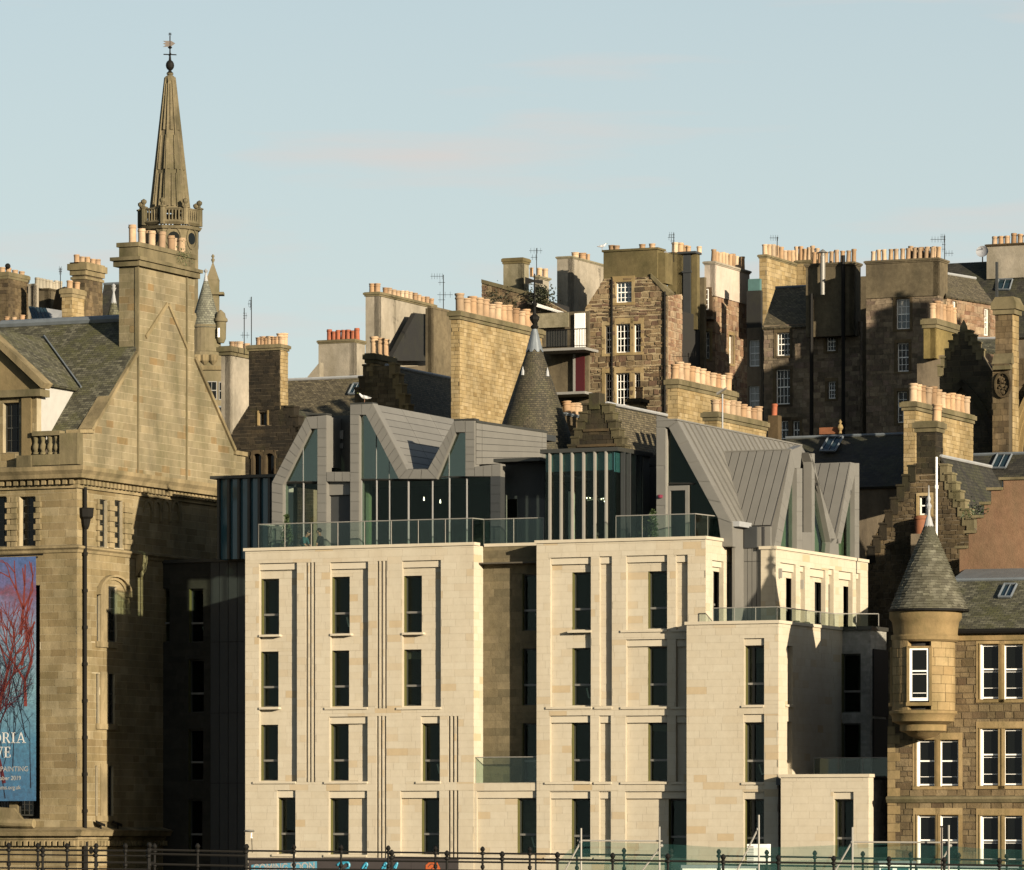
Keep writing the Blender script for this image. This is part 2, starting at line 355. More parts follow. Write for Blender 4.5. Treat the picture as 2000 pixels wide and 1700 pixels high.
def clip(poly, out):
    """Sutherland-Hodgman: poly clipped to the convex counter-clockwise outline."""
    n = len(out)
    for i in range(n):
        (ax, az), (bx, bz) = out[i], out[(i + 1) % n]
        def sd(p): return (bx - ax) * (p[1] - az) - (bz - az) * (p[0] - ax)
        res = []
        for j in range(len(poly)):
            p, q = poly[j], poly[(j + 1) % len(poly)]; a, b = sd(p), sd(q)
            if a >= 0: res.append(p)
            if (a >= 0) != (b >= 0):
                t = a / (a - b); res.append((p[0] + (q[0] - p[0]) * t, p[1] + (q[1] - p[1]) * t))
        poly = res
        if len(poly) < 3: return []
    return poly
def area(poly): return abs(sum(poly[i][0] * poly[(i + 1) % len(poly)][1] - poly[(i + 1) % len(poly)][0] * poly[i][1] for i in range(len(poly)))) / 2
def ccw(poly):
    a = sum(poly[i][0] * poly[(i + 1) % len(poly)][1] - poly[(i + 1) % len(poly)][0] * poly[i][1] for i in range(len(poly)))
    return poly if a > 0 else poly[::-1]
def minus(r, holes):
    rs = [r]
    for (a, b, c, d) in holes:
        nr = []
        for (x0, x1, z0, z1) in rs:
            if b <= x0 or a >= x1 or d <= z0 or c >= z1: nr.append((x0, x1, z0, z1)); continue
            if z0 < c: nr.append((x0, x1, z0, c))
            if z1 > d: nr.append((x0, x1, d, z1))
            zz0, zz1 = max(z0, c), min(z1, d)
            if x0 < a: nr.append((x0, a, zz0, zz1))
            if x1 > b: nr.append((b, x1, zz0, zz1))
        rs = nr
    return rs

class Thing:
    def __init__(s, name, label, cat, fr, zb=0.0, group=None):
        M = fr.M.copy(); M.translation.z = zb
        s.root = bpy.data.objects.new(name, None); col.objects.link(s.root); s.root.matrix_basis = M; W[s.root] = M
        s.root.empty_display_size = .5
        s.root['label'] = label; s.root['category'] = cat
        if group: s.root['group'] = group
        s.fr = fr; s.pieces = defaultdict(list)
    def part(s, name, mb, mat, fr=None, parent=None, kind=None, label=None, sm=False):
        o = link(name, mb.mesh(name, mat), (fr or s.fr).M, parent or s.root, 0.0, kind)
        if label: o['label'] = label
        if sm: smooth(o)
        return o
    def piece(s, name, mat, fr, size, tintv, box=None, vf=None): s.pieces[(name, mat)].append((size, fr, tintv, box, vf))
    def wall(s, fr, poly, holes, y=0.0, thick=.4, sm=(.3, .5, 1.0), mat='gold_stone', mort='gold_mortar', proud=.022, gap=.016, name='wall', jit=0.0, piece='stone', uneven=.012):
        poly = ccw(poly); x0 = min(p[0] for p in poly); x1 = max(p[0] for p in poly); z0 = min(p[1] for p in poly); z1 = max(p[1] for p in poly)
        mb = MB()
        for r in minus((x0, x1, z0, z1), holes):
            q = clip([(r[0], r[2]), (r[1], r[2]), (r[1], r[3]), (r[0], r[3])], poly)
            if len(q) >= 3 and area(q) > 1e-5: mb.prism(q, y, y + thick)
        o = s.part(name, mb, mort, fr)
        if sm is None: return o
        h, l0, l1 = sm; z = z0; g = gap / 2
        lo = max(z0, ZC - 2.5)       # below the view: no separate stones
        if lo > z0: z = lo
        while z < z1 - .02:
            hh = h * rnd.uniform(1 - jit, 1 + jit); zt = min(z + hh, z1); x = x0 - rnd.uniform(0, l0)
            while x < x1:
                l = rnd.uniform(l0, l1); a, b = max(x, x0), min(x + l, x1)
                dz = rnd.uniform(-1, 1) * jit * h * .3
                if b - a > .04:
                    for r in minus((a, b, z, zt), holes):
                        if r[1] - r[0] < .07 or r[3] - r[2] < .05: continue
                        rr = (r[0] + g, r[1] - g, r[2] + g + max(0, dz), r[3] - g)
                        q0 = [(rr[0], rr[2]), (rr[1], rr[2]), (rr[1], rr[3]), (rr[0], rr[3])]
                        q = clip(q0, poly)
                        if len(q) < 3: continue
                        ar = area(q)
                        if ar < .008: continue
                        t = rnd.random() ** 1.0; pr = proud + rnd.uniform(-uneven, uneven)
                        if abs(ar - area(q0)) < 1e-6 and not jit:
                            s.piece(piece, mat, fr, ar, t, box=(rr[0], rr[1], y - pr, y + .01, rr[2], rr[3]))
                        else:
                            if jit and len(q) == 4:
                                k = jit * .10
                                q = [(px + rnd.uniform(-k, k) * .6, pz + rnd.uniform(-k, k) * .5) for px, pz in q]
                            m = MB(); m.prism(q, y - pr, y + .01)
                            s.piece(piece, mat, fr, ar, t, vf=(m.v, m.f))
                x += l
            z = zt
        return o
    def quadpanels(s, fr, p, nu, nv, thick, mat='zinc', gap=.022, name='panel', stagger=False, under='zinc_gap', tv=(0, .5)):
        """p: four corners (u0v0,u1v0,u1v1,u0v1); panels laid on it, each a piece; a backing sheet below."""
        p = [Vector(q) for q in p]; n = (p[1] - p[0]).cross(p[3] - p[0]).normalized()
        if n.z < 0: n = -n
        def at(u, v): return (p[0] * (1 - u) + p[1] * u) * (1 - v) + (p[3] * (1 - u) + p[2] * u) * v
        lu = ((p[1] - p[0]).length + (p[2] - p[3]).length) / 2; lv = ((p[3] - p[0]).length + (p[2] - p[1]).length) / 2
        gu, gv = gap / max(lu, .01) / 2, gap / max(lv, .01) / 2
        for j in range(nv):
            for i in range(nu + (1 if stagger and j % 2 else 0)):
                off = (-.5 if stagger and j % 2 else 0)
                u0, u1 = max(0, (i + off) / nu), min(1, (i + 1 + off) / nu); v0, v1 = j / nv, (j + 1) / nv
                if u1 - u0 < .01: continue
                c = [at(u0 + gu, v0 + gv), at(u1 - gu, v0 + gv), at(u1 - gu, v1 - gv), at(u0 + gu, v1 - gv)]
                m = MB().hexa(c + [q + n * -.03 for q in c])
                s.piece(name, mat, fr, (u1 - u0) * (v1 - v0) * lu * lv, rnd.uniform(*tv), vf=(m.v, m.f))
        b = [q - n * .012 for q in p]
        return b, n
    def band(s, fr, pts, n, y, thick, mat='zinc', axis='v'):
        """Panel-clad strip on the plane y: pts = 4 photo pixels (a0,b0,b1,a1), n panels from first pair to last; solid core behind."""
        q = [fr.hit(px, py, y) for px, py in pts]
        for i in range(n):
            t0, t1 = i / n, (i + 1) / n
            def lp(a, b, t): return (a[0] + (b[0] - a[0]) * t, a[1] + (b[1] - a[1]) * t)
            c = [lp(q[0], q[3], t0), lp(q[1], q[2], t0), lp(q[1], q[2], t1), lp(q[0], q[3], t1)]
            cx = sum(a for a, _ in c) / 4; cz = sum(b for _, b in c) / 4
            L = max(math.hypot(c[1][0] - c[0][0], c[1][1] - c[0][1]), .2); k = 1 - .03 / L
            c = ccw([(cx + (a - cx) * k, cz + (b_ - cz) * k) for a, b_ in c])
            m = MB().prism(c, y - .03, y + thick * .5)
            s.piece('panel', mat, fr, area(c), rnd.uniform(0, .35), vf=(m.v, m.f))
        return ccw(q)
    def finish(s, limit=300):
        byname = defaultdict(list)
        for (name, mat), ps in s.pieces.items():
            for p in ps: byname[name].append((p[0], mat, p))
        for name, lst in byname.items():
            lst.sort(key=lambda t: -t[0])
            for ar, mat, (sz, fr, t, box, vf) in lst[:limit]:
                if box:
                    M = fr.M @ Matrix.Translation((box[0], box[2], box[4])) @ Matrix.Diagonal((box[1] - box[0], box[3] - box[2], box[5] - box[4], 1))
                    link(name, unit(name, mat), M, s.root, t)
                else:
                    vs, fs = vf; mb = MB(); o0 = Vector(vs[0]); mb.add([Vector(v) - o0 for v in vs], fs)
                    link(name, mb.mesh(name, mat), fr.M @ Matrix.Translation(o0), s.root, t)
            rest = defaultdict(list)
            for ar, mat, p in lst[limit:]: rest[mat].append(p)
            inv = W[s.root].inverted()
            for mat, ps in rest.items():
                mb = MB(); tv = []
                for sz, fr, t, box, vf in ps:
                    if box: m = MB().box(*box); vs, fs = m.v, m.f
                    else: vs, fs = vf
                    M = inv @ fr.M; n0 = len(mb.f); mb.add([M @ Vector(v) for v in vs], fs); tv += [t] * (len(mb.f) - n0)
                o = link({'stone': 'stonework', 'panel': 'panelling', 'slate': 'slating'}.get(name, name + '_rest'), mb.mesh(name, mat), W[s.root], s.root, 0, 'stuff')
                at = o.data.attributes.new('tint', 'FLOAT', 'FACE'); at.data.foreach_set('value', tv)
        s.pieces.clear()
        return s

def sash(T, fr, x0, x1, z0, z1, y, cols=2, rows=4, frame='white_paint', glass='pane_dark', mid=.5, fw=.055, bar=.026, name='window'):
    """A sash window: frame, meeting rail and glazing bars in one mesh; upper and lower pane as sub-parts."""
    m = MB(); zm = z0 + (z1 - z0) * mid
    m.box(x0, x0 + fw, y, y + .08, z0, z1).box(x1 - fw, x1, y, y + .08, z0, z1)
    m.box(x0 + fw, x1 - fw, y, y + .08, z0, z0 + fw * 1.3).box(x0 + fw, x1 - fw, y, y + .08, z1 - fw, z1)
    if mid: m.box(x0 + fw, x1 - fw, y - .012, y + .07, zm - .03, zm + .03)
    for i in range(1, cols):
        xx = x0 + (x1 - x0) * i / cols; m.box(xx - bar / 2, xx + bar / 2, y + .015, y + .06, z0 + fw, z1 - fw)
    for j in range(1, rows):
        zz = z0 + (z1 - z0) * j / rows
        if mid and abs(zz - zm) < .1: continue
        m.box(x0 + fw, x1 - fw, y + .018, y + .058, zz - bar / 2, zz + bar / 2)
    o = T.part(name, m, frame, fr)
    g = .045
    gs = glass if isinstance(glass, (tuple, list)) else (glass, glass)
    if mid:
        T.part('pane', MB().box(x0 + fw * .5, x1 - fw * .5, y + g, y + g + .012, z0 + .03, zm), gs[0], fr, o)
        T.part('pane', MB().box(x0 + fw * .5, x1 - fw * .5, y + g, y + g + .012, zm + .002, z1 - .03), gs[1], fr, o)
    else: T.part('pane', MB().box(x0 + fw * .5, x1 - fw * .5, y + g, y + g + .012, z0 + .03, z1 - .03), gs[0], fr, o)
    return o
def surround(T, fr, x0, x1, z0, z1, mat, wd=.16, y=0, sill=True, lintel=None):
    """Dressed margins of a window: two jambs, lintel, sill, each a stone of its own."""
    lt = lintel or wd * 1.2; o = .048
    for b in ((x0 - wd, x0 - .004, z0, z1), (x1 + .004, x1 + wd, z0, z1), (x0 - wd, x1 + wd, z1 + .004, z1 + lt)):
        T.piece('stone', mat, fr, 1.0, rnd.random(), box=(b[0], b[1], y - o, y + .02, b[2], b[3]))
    if sill: T.piece('stone', mat, fr, 1.0, rnd.random(), box=(x0 - wd, x1 + wd, y - .07, y + .02, z0 - wd * .8, z0 - .004))

POTS = {}
def potmesh(kind, r, h):
    k = (kind, round(r, 2), round(h, 2))
    if k in POTS: return POTS[k]
    m = MB()
    if kind == 'plain': pr = [(r * .92, 0), (r * .92, .06 * h), (r * .86, .1 * h), (r * .84, .8 * h), (r * .97, .83 * h), (r * .97, .9 * h), (r * .88, .92 * h), (r * .9, h), (r * .66, h), (r * .66, h * .8), (.01, h * .8)]
    elif kind == 'roll': pr = [(r, 0), (r, .08 * h), (r * .88, .12 * h), (r * .84, .68 * h), (r * .98, .72 * h), (r * .98, .77 * h), (r * .86, .8 * h), (r * .86, .88 * h), (r * 1.02, .92 * h), (r * 1.02, h), (r * .7, h), (r * .68, h * .82), (.01, h * .82)]
    else: pr = [(r * .8, 0), (r * .74, .85 * h), (r * .86, .9 * h), (r * .86, h), (r * .6, h), (r * .6, h * .8), (.01, h * .8)]
    m.lathe(pr, n=14); me = m.mesh('chimney_pot', None)
    for p in me.polygons: p.use_smooth = True
    try: me.set_sharp_from_angle(angle=R(35))
    except Exception: pass
    POTS[k] = me
    return me
POTM = {}
def pots(T, parent, fr, pts, z, h, r=.17, kind='roll', mat='pot', jit=.1):
    for (x, y) in pts:
        hh = h * (1 + rnd.choice([-1, 0, 0, 1]) * jit); k = (kind, round(r, 2), round(hh, 2), mat)
        if k not in POTM:
            me = potmesh(kind, r, hh).copy(); me.materials.clear(); me.materials.append(MATS[mat]); POTM[k] = me
        link('chimney_pot', POTM[k], fr.M @ Matrix.Translation((x + rnd.uniform(-.015, .015), y, z - .03)) @ Matrix.Rotation(R(rnd.uniform(-3.2, 3.2)), 4, 'Y'), parent, rnd.random())

def chimney(T, px0, pxc, px1, D, yt, yb, mat, sm=(.28, .4, .8), mort='gold_mortar', cope='museum_trim', n=6, ptop=None, where='side', r=.17, kind='roll', pmat='pot', prange=None, cope_h=.30, cope_out=.13, rot=ROT, zb=None, smat=None):
    """A chimney stack with a front face px0-pxc and a right face pxc-px1; yt is the top of the masonry at the corner."""
    fr = Fr.at(pxc, D, rot); x0 = fr.hit(px0, yt)[0]; L = fr.hitx(px1, yt)[0]; z1 = fr.hit(pxc, yt)[1]; z0 = fr.hit(pxc, yb)[1] if zb is None else zb
    ch = T.part('chimney', MB().box(x0 - cope_out, cope_out, -cope_out, L + cope_out, z1 - cope_h * .62, z1 - cope_h * .12)
                .box(x0 - cope_out * .5, cope_out * .5, -cope_out * .5, L + cope_out * .5, z1 - cope_h * .12, z1)
                .box(x0 - cope_out * .5, cope_out * .5, -cope_out * .5, L + cope_out * .5, z1 - cope_h, z1 - cope_h * .62), cope, fr)
    zc = z1 - cope_h
    fs = fr.sub(0, 0, 90)
    T.wall(fr, [(x0, z0), (0, z0), (0, zc), (x0, zc)], [], 0, .3, sm, mat, mort, name='stack')
    T.wall(fs, [(0, z0), (L, z0), (L, zc), (0, zc)], [], 0, .3, sm, smat or mat, mort, name='stack')
    T.part('flue_core', MB().box(x0 + .01, -.05, .25, L - .01, z0, zc + .01), mort, fr)
    if n and ptop is not None:
        h = (yt - ptop) / F * D
        if where == 'side':
            ya, yb_ = (.32, L - .3) if prange is None else [fr.hitx(p, yt, x0 / 2)[0] for p in prange]
            P = [(x0 / 2, ya + (yb_ - ya) * (i / (n - 1) if n > 1 else .5)) for i in range(n)]
        else:
            xa, xb = (x0 + .25, -.25) if prange is None else [fr.hit(p, yt, L / 2)[0] for p in prange]
            P = [(xa + (xb - xa) * (i / (n - 1) if n > 1 else .5), L / 2) for i in range(n)]
        pots(T, ch, fr, P, z1, h, r, kind, pmat)
    return dict(fr=fr, fs=fs, x0=x0, L=L, z0=z0, z1=z1, obj=ch)

def block(T, px0, pxc, px1, D, yt, yb, mat, mort, sm=(.28, .4, .8), fw=(), sw=(), zb=None, jit=0.0, rot=ROT, dress='house_dressed', frame='white_paint', smat=None, top=True, topmat=None, deep=.18, proud=.022):
    """A masonry block with a front face px0-pxc and a right face pxc-px1, windows given in photo pixels."""
    fr = Fr.at(pxc, D, rot); x0 = fr.hit(px0, yt)[0]; L = fr.hitx(px1, yt)[0] if px1 > pxc else 4.0
    z1 = fr.hit(pxc, yt)[1]; z0 = fr.hit(pxc, yb)[1] if zb is None else zb
    fs = fr.sub(0, 0, 90)
    for f, a, b, ws in ((fr, x0, 0, fw), (fs, 0, L, sw)):
        holes = []
        for q in ws:
            r = f.rect(*q[:4]); holes.append(r)
            sash(T, f, *r, deep, q[4] if len(q) > 4 else 2, q[5] if len(q) > 5 else 4, frame, glass=q[6] if len(q) > 6 else 'pane_dark')
            if dress: surround(T, f, *r, dress)
        if f is fs and px1 <= pxc: continue
        mg = .16 if dress else 0
        T.wall(f, [(a, z0), (b, z0), (b, z1), (a, z1)], holes, 0, .35, sm, (smat or mat) if f is fs else mat, mort, jit=jit, proud=proud)
    T.part('core', MB().box(x0 + .02, -.36, .36, L - .02, z0, z1 - .02), 'room_dark', fr)
    if top: T.part('wall_head', MB().box(x0 - .03, .03, -.03, L + .03, z1, z1 + .12), topmat or mort, fr)
    return dict(fr=fr, fs=fs, x0=x0, L=L, z0=z0, z1=z1)

def roof(T, fr, p, mat='slate', thick=.1, name='roof', ridge=None):
    """p: eave left, eave right, ridge right, ridge left (local)."""
    p = [Vector(q) for q in p]; n = (p[1] - p[0]).cross(p[3] - p[0]).normalized()
    mb = MB(); mb.add(p + [q - n * thick for q in p], [(0, 1, 2, 3), (7, 6, 5, 4), (0, 4, 5, 1), (1, 5, 6, 2), (2, 6, 7, 3), (3, 7, 4, 0)])
    e = (p[1] - p[0]).normalized(); up = n.cross(e)
    mb.uv[0] = [((q - p[0]).dot(e), (q - p[0]).dot(up)) for q in p]
    o = T.part(name, mb, mat, fr)
    if ridge:
        T.part('ridge', MB().tube([p[3] + n * .02, p[2] + n * .02], .085, 6), ridge, fr)
    return o
def crowsteps(T, fr, pts, y0, y1, mat, h=None):
    """Stepped skews: pts are (x0,x1,z_top) boxes going up; each step a stone."""
    for (a, b, z, hh) in pts:
        m = MB().box(a, b, y0, y1, z - hh, z).prism([(a - .04, z), (b + .04, z), (b + .02, z + .09), (a - .02, z + .09)], y0 - .05, y1 + .05)
        T.piece('stone', mat, fr, 1.0, rnd.random(), vf=(m.v, m.f))
def aerial(px, D, py0, py1, arms, label, yaw=0):
    fr = Fr.at(px, D, yaw); z0 = fr.hit(px, py1)[1]; z1 = fr.hit(px, py0)[1]
    T = Thing('aerial', label, 'aerial', fr, z0)
    T.part('mast', MB().tube([(0, 0, z0 - .6), (0, 0, z1)], .025, 5), 'iron', fr)
    for (pya, w0, w1, k) in arms:
        z = fr.hit(px, pya)[1]; m = MB().tube([(w0, 0, z), (w1, 0, z)], .012, 4)
        for i in range(k):
            x = w0 + (w1 - w0) * (i + .5) / k; m.tube([(x, 0, z - .17), (x, 0, z + .17)], .008, 4)
        T.part('boom', m, 'iron', fr)
    return T
# ---------------------------------------------------------------- ground
def hill(x, y):
    if y < 226: return 0.0
    t = min(1, (y - 226) / 74.0); a = 20 * t * t * (3 - 2 * t)
    if y > 340: a *= max(0.0, 1 - (y - 340) / 150.0)
    return a
gm = MB(); ys = [-300, -40, 40, 100, 180, 226, 234, 242, 252, 264, 276, 290, 300, 340, 380, 420, 460, 500, 900, 2000, 6000]; xs = [-4000, -900, -300, -120, -60, -30, 0, 30, 60, 120, 300, 900, 4000]
for yy in ys:
    for xx in xs: gm.v.append((xx, yy, hill(xx, yy)))
nx = len(xs)
for j in range(len(ys) - 1):
    for i in range(nx - 1): gm.f.append((j * nx + i, j * nx + i + 1, (j + 1) * nx + i + 1, (j + 1) * nx + i))
link('ground', gm.mesh('ground', 'earth'), Matrix.Identity(4), None, 0, 'structure')
rd = link('road', MB().box(-160, 160, 168, 196, -.1, .01).mesh('road', 'asphalt'), Matrix.Rotation(R(-4), 4, 'Z'), None, 0, 'structure')
# the bridge the railings stand on
BZ = ZC - 1.75
link('bridge_deck', MB().box(-60, 60, 118, 163, 0, BZ).mesh('bridge_deck', 'asphalt'), Matrix.Identity(4), None, 0, 'structure')
# ---------------------------------------------------------------- museum on the left
MF = Fr.at(150, 222.8); MS = MF.sub(0, 0, 90)
T = Thing('museum_building', 'honey sandstone museum with a tall chimney gable, hanging banner and slate roof', 'building', MF)
XL = MF.hit(-160, 1000)[0]; SL = MS.hit(479, 900)[0]
zcor = MF.hit(150, 951)[1]; ztop = MF.hit(150, 912)[1]; zstr = MF.hit(150, 1070)[1]; zbase = MF.hit(150, 1640)[1]; zbt = MF.hit(150, 1622)[1]
sm = (.335, .5, 1.15)
# front wall
bay = MF.rect(-75, 1145, 78, 1600); fwin = [MF.rect(-22, 970, 12, 1068), MF.rect(38, 970, 68, 1068)]
T.wall(MF, [(XL, 0), (0, 0), (0, zcor), (XL, zcor)], [bay] + fwin, 0, .5, sm, 'museum_stone', 'museum_mortar', proud=.01, uneven=.004, gap=.016)
T.part('bay_recess', MB().box(bay[0], bay[1], .5, .7, bay[2], bay[3]), 'room_dark', MF)
for q in ((-2, 1560, 18, 1594), (38, 1560, 66, 1594), (-60, 1560, -20, 1594)): sash(T, MF, *MF.rect(*q, .3), .3, 3, 3, 'metal_dark', mid=0)
T.part('mullion', MB().box(*[MF.hit(p, 1500, .2)[0] for p in (20, 35)], .12, .5, bay[2], bay[3]), 'museum_trim', MF)
for r in fwin: sash(T, MF, *r, .32, 3, 6, 'metal_dark', mid=0, bar=.03)
def blocked(fr, xa, xb, z0, z1, n=9, w=.16, side=0):
    h = (z1 - z0) / n
    for i in range(n):
        e = w if i % 2 else 0.03
        a, b = (xa - e if side <= 0 else xa), (xb + e if side >= 0 else xb)
        T.piece('stone', 'museum_trim', fr, 1.0, rnd.random(), box=(a, b, -.14 if i % 2 else -.07, .3, z0 + i * h + .008, z0 + (i + 1) * h - .008))
z0, z1 = fwin[1][2], fwin[1][3]
for a, b in ((14, 22), (22, 34), (70, 80)):
    xa, xb = MF.hit(a, 1000)[0], MF.hit(b, 1000)[0]; blocked(MF, xa + .06, xb - .06, z0, z1, 9, .1)
# side wall
sw = [MS.rect(194, 976, 209, 1069), MS.rect(224, 978, 239, 1071)]
low = [MS.rect(189, 1146, 195, 1254), MS.rect(211, 1146, 228, 1254), MS.rect(188, 1316, 194, 1415), MS.rect(209, 1316, 224, 1415), MS.rect(186, 1496, 191, 1595), MS.rect(207, 1496, 221, 1595)]
T.wall(MS, [(0, 0), (SL, 0), (SL, zcor), (0, zcor)], sw + low, 0, .5, sm, 'museum_stone', 'museum_mortar', proud=.01, uneven=.004, gap=.016)
for r in sw: sash(T, MS, *r, .14, 2, 6, 'metal_dark', mid=0, bar=.03)
for i, r in enumerate(low): sash(T, MS, *r, .10, 1 if i % 2 == 0 else 2, 5, 'metal_dark', mid=0, bar=.03)
for a, b in ((188, 193), (211, 222), (241, 255)):
    xa, xb = MS.hit(a, 1000)[0], MS.hit(b, 1000)[0]; blocked(MS, xa + .06, xb - .06, sw[0][2], sw[0][3], 9, .14)
# lower side: pilaster between slit and window, hood arch
for pt, pb in ((1140, 1262), (1312, 1422), (1492, 1602)):
    xa, xb = MS.hit(195.5, 1200)[0], MS.hit(210, 1200)[0]
    T.piece('stone', 'museum_trim', MS, 1.0, .8, box=(xa, xb, -.05, .4, MS.hit(200, pb)[1], MS.hit(200, pt)[1]))
    T.piece('stone', 'museum_trim', MS, 1.0, .5, box=(MS.hit(186, 1200)[0], MS.hit(226, 1200)[0], -.10, .1, MS.hit(205, pb + 3)[1], MS.hit(205, pb - 8)[1]))
xa, xb = MS.hit(188, 1150)[0], MS.hit(252, 1150)[0]; xm, hr = (xa + xb) / 2, (xb - xa) / 2; zs = MS.hit(205, 1163)[1]; mb = MB()
for r0, r1, d in ((hr - .38, hr - .16, -.08), (hr - .16, hr, -.22)):
    n = 14
    for i in range(n):
        t0, t1 = math.pi * i / n, math.pi * (i + 1) / n
        mb.prism(ccw([(xm - r0 * math.cos(t0), zs + .62 * r0 * math.sin(t0)), (xm - r1 * math.cos(t0), zs + .62 * r1 * math.sin(t0)), (xm - r1 * math.cos(t1), zs + .62 * r1 * math.sin(t1)), (xm - r0 * math.cos(t1), zs + .62 * r0 * math.sin(t1))]), d, .05)
T.part('hood_mould', mb, 'museum_trim', MS)
# mouldings that run round the corner: profile (out, z)
def course(prof, L0, L1, mat='museum_trim', name='cornice', fr=MF):
    mb = MB(); n = len(prof)
    for (o, z) in prof: mb.v += [(-L0, -o, z), (o, -o, z), (o, L1, z)]
    for i in range(n - 1):
        a, b = i * 3, i * 3 + 3; mb.f += [(a, a + 1, b + 1, b), (a + 1, a + 2, b + 2, b + 1)]
    return T.part(name, mb, mat, fr)
u = (ztop - zcor)
course([(0, zcor - .05), (.12, zcor - .05), (.12, zcor + .12 * u), (.16, zcor + .14 * u), (.16, zcor + .34 * u), (.5, zcor + .42 * u), (.56, zcor + .62 * u), (.68, zcor + .8 * u), (.7, ztop), (-.3, ztop + .12)], -XL, SL)
mb = MB()
k = int(-XL / .36)
for i in range(k): mb.box(-i * .36 - .20, -i * .36, -.32, -.13, zcor + .13 * u, zcor + .36 * u)
for i in range(int(SL / .36)): mb.box(.13, .32, i * .36 + .05, i * .36 + .25, zcor + .13 * u, zcor + .36 * u)
T.part('dentils', mb, 'museum_trim', MF, kind='stuff')
course([(0, zstr - .22), (.07, zstr - .2), (.1, zstr - .08), (.2, zstr), (.2, zstr + .08), (0, zstr + .14)], -XL, SL, name='string_course')
ub = zbt - zbase
course([(0, zbase - .3), (.1, zbase - .3), (.1, zbase), (.16, zbase), (.16, zbase + .3 * ub), (.42, zbase + .4 * ub), (.5, zbase + .85 * ub), (.55, zbt), (0, zbt + .15)], -XL, SL)
mb = MB(); zb0 = zbase - .28
for i in range(int(-XL / .3)): mb.box(-i * .3 - .20, -i * .3 - .03, -.24, -.105, zb0, zb0 + .22)
for i in range(int(SL / .3)): mb.box(.105, .24, i * .3 + .05, i * .3 + .22, zb0, zb0 + .22)
T.part('dentils', mb, 'museum_trim', MF, kind='stuff')
# little blind arches in the shaded frieze, carved bracket
mb = MB()
for px in (287, 305, 323, 341):
    x = MS.hit(px, 995)[0]; z = MS.hit(px, 1000)[1]
    for i in range(8):
        t0, t1 = math.pi * i / 8, math.pi * (i + 1) / 8
        mb.prism(ccw([(x - .30 * math.cos(t0), z + .45 * math.sin(t0)), (x - .42 * math.cos(t0), z + .6 * math.sin(t0)), (x - .42 * math.cos(t1), z + .6 * math.sin(t1)), (x - .30 * math.cos(t1), z + .45 * math.sin(t1))]), -.10, .05)
    mb.box(x + .28, x + .44, -.14, .05, z - .45, z)
T.part('blind_arches', mb, 'museum_trim', MS)
x, z = MS.hit(268, 1085); m = MB().prismx([(-.05, z), (-.42, z), (-.40, z - .3), (-.28, z - .75), (-.05, z - 1.0)], x - .26, x + .26)
for q in ((0, -.34, -.25, .17), (-.13, -.28, -.6, .13), (.13, -.28, -.6, .13), (0, -.2, -.85, .14)): m.ball((x + q[0], q[1], z + q[2]), q[3], 8)
T.part('carved_bracket', m, 'museum_trim', MS)
# gable wall over the side
GY = .22; gp = lambda px, py: MS.hit(px, py, GY)
gl = [gp(178, 843), gp(268, 692), gp(378, 702), gp(456, 882)]
zg = ztop - .02
xk = gp(479, 900)[0]
xg0 = gp(152, 900)[0]; xg1 = gl[0][0]
T.wall(MS, [(xg1, zg), (gp(456, 900)[0], zg), gl[3], gl[2], gl[1], gl[0]], [], GY, .5, (.34, .55, 1.2), 'museum_gable', 'museum_mortar', proud=.008, uneven=.003, gap=.017)
T.wall(MS, [(xg0, zg), (xg1, zg), gl[0], (xg0, gl[0][1])], [], GY, .5, (.34, .55, 1.2), 'museum_gable', 'museum_mortar', proud=.008, uneven=.003, gap=.017)
T.wall(MS, [(gp(456, 900)[0], zg), (xk, zg), (xk, gp(468, 890)[1]), (gp(456, 900)[0], gp(468, 890)[1])], [], GY, .8, (.34, .5, .9), 'museum_gable', 'museum_mortar', proud=.008, uneven=.003, gap=.017)
mb = MB()
def slope(a, b, w=.26):
    a, b = Vector((a[0], a[1])), Vector((b[0], b[1])); d = (b - a).normalized(); nn = Vector((-d.y, d.x)) * w
    mb.prism(ccw([tuple(a), tuple(b), tuple(b + nn), tuple(a + nn)]), GY - .12, GY + .6)
for a_, b_, w_ in ((gl[0], gl[1], .17), (gl[2], gl[3], .17), (gp(456, 888), gp(480, 892), .2), (gp(152, 846), gp(181, 846), .16)):
    mb = MB(); slope(a_, b_, w_); T.part('skew', mb, 'museum_trim', MS)
# rear roof closing the gable from behind
# chimney on the gable
xa, xb = gp(268, 600)[0], gp(379, 600)[0]; zc0 = gp(268, 700)[1] - 1.2; zc1 = gp(268, 473)[1]; zm1 = gp(268, 515)[1]
dep = .95   # the stack's thickness into the building
T.wall(MS, [(xa, zc0), (xb, zc0), (xb, zm1), (xa, zm1)], [], GY - .012, .4, (.34, .5, 1.0), 'museum_gable', 'museum_mortar', name='stack', proud=.008, uneven=.003, gap=.017)
ml = MS.sub(xa, GY + dep, -90)
T.wall(ml, [(0, zc0), (dep, zc0), (dep, zm1), (0, zm1)], [], 0, .3, (.34, .5, 1.0), 'museum_gable', 'museum_mortar', name='stack', proud=.008, uneven=.003, gap=.017)
ch = T.part('chimney', MB().box(xa - .2, xb + .2, GY - .22, GY + dep + .2, zm1 - .12, zm1 + .14).box(xa - .34, xb + .3, GY - .32, GY + dep + .3, zm1 + .14, zm1 + .3)
            .box(xa, xb, GY - .05, GY + dep, zm1 + .3, zc1 - .2).box(xa - .08, xb + .08, GY - .12, GY + dep + .1, zc1 - .2, zc1), 'mossy_trim', MS)
T.part('flue_core', MB().box(xa + .02, xb - .02, GY + .3, GY + dep - .02, zc0, zm1), 'museum_mortar', MS)
mb = MB()
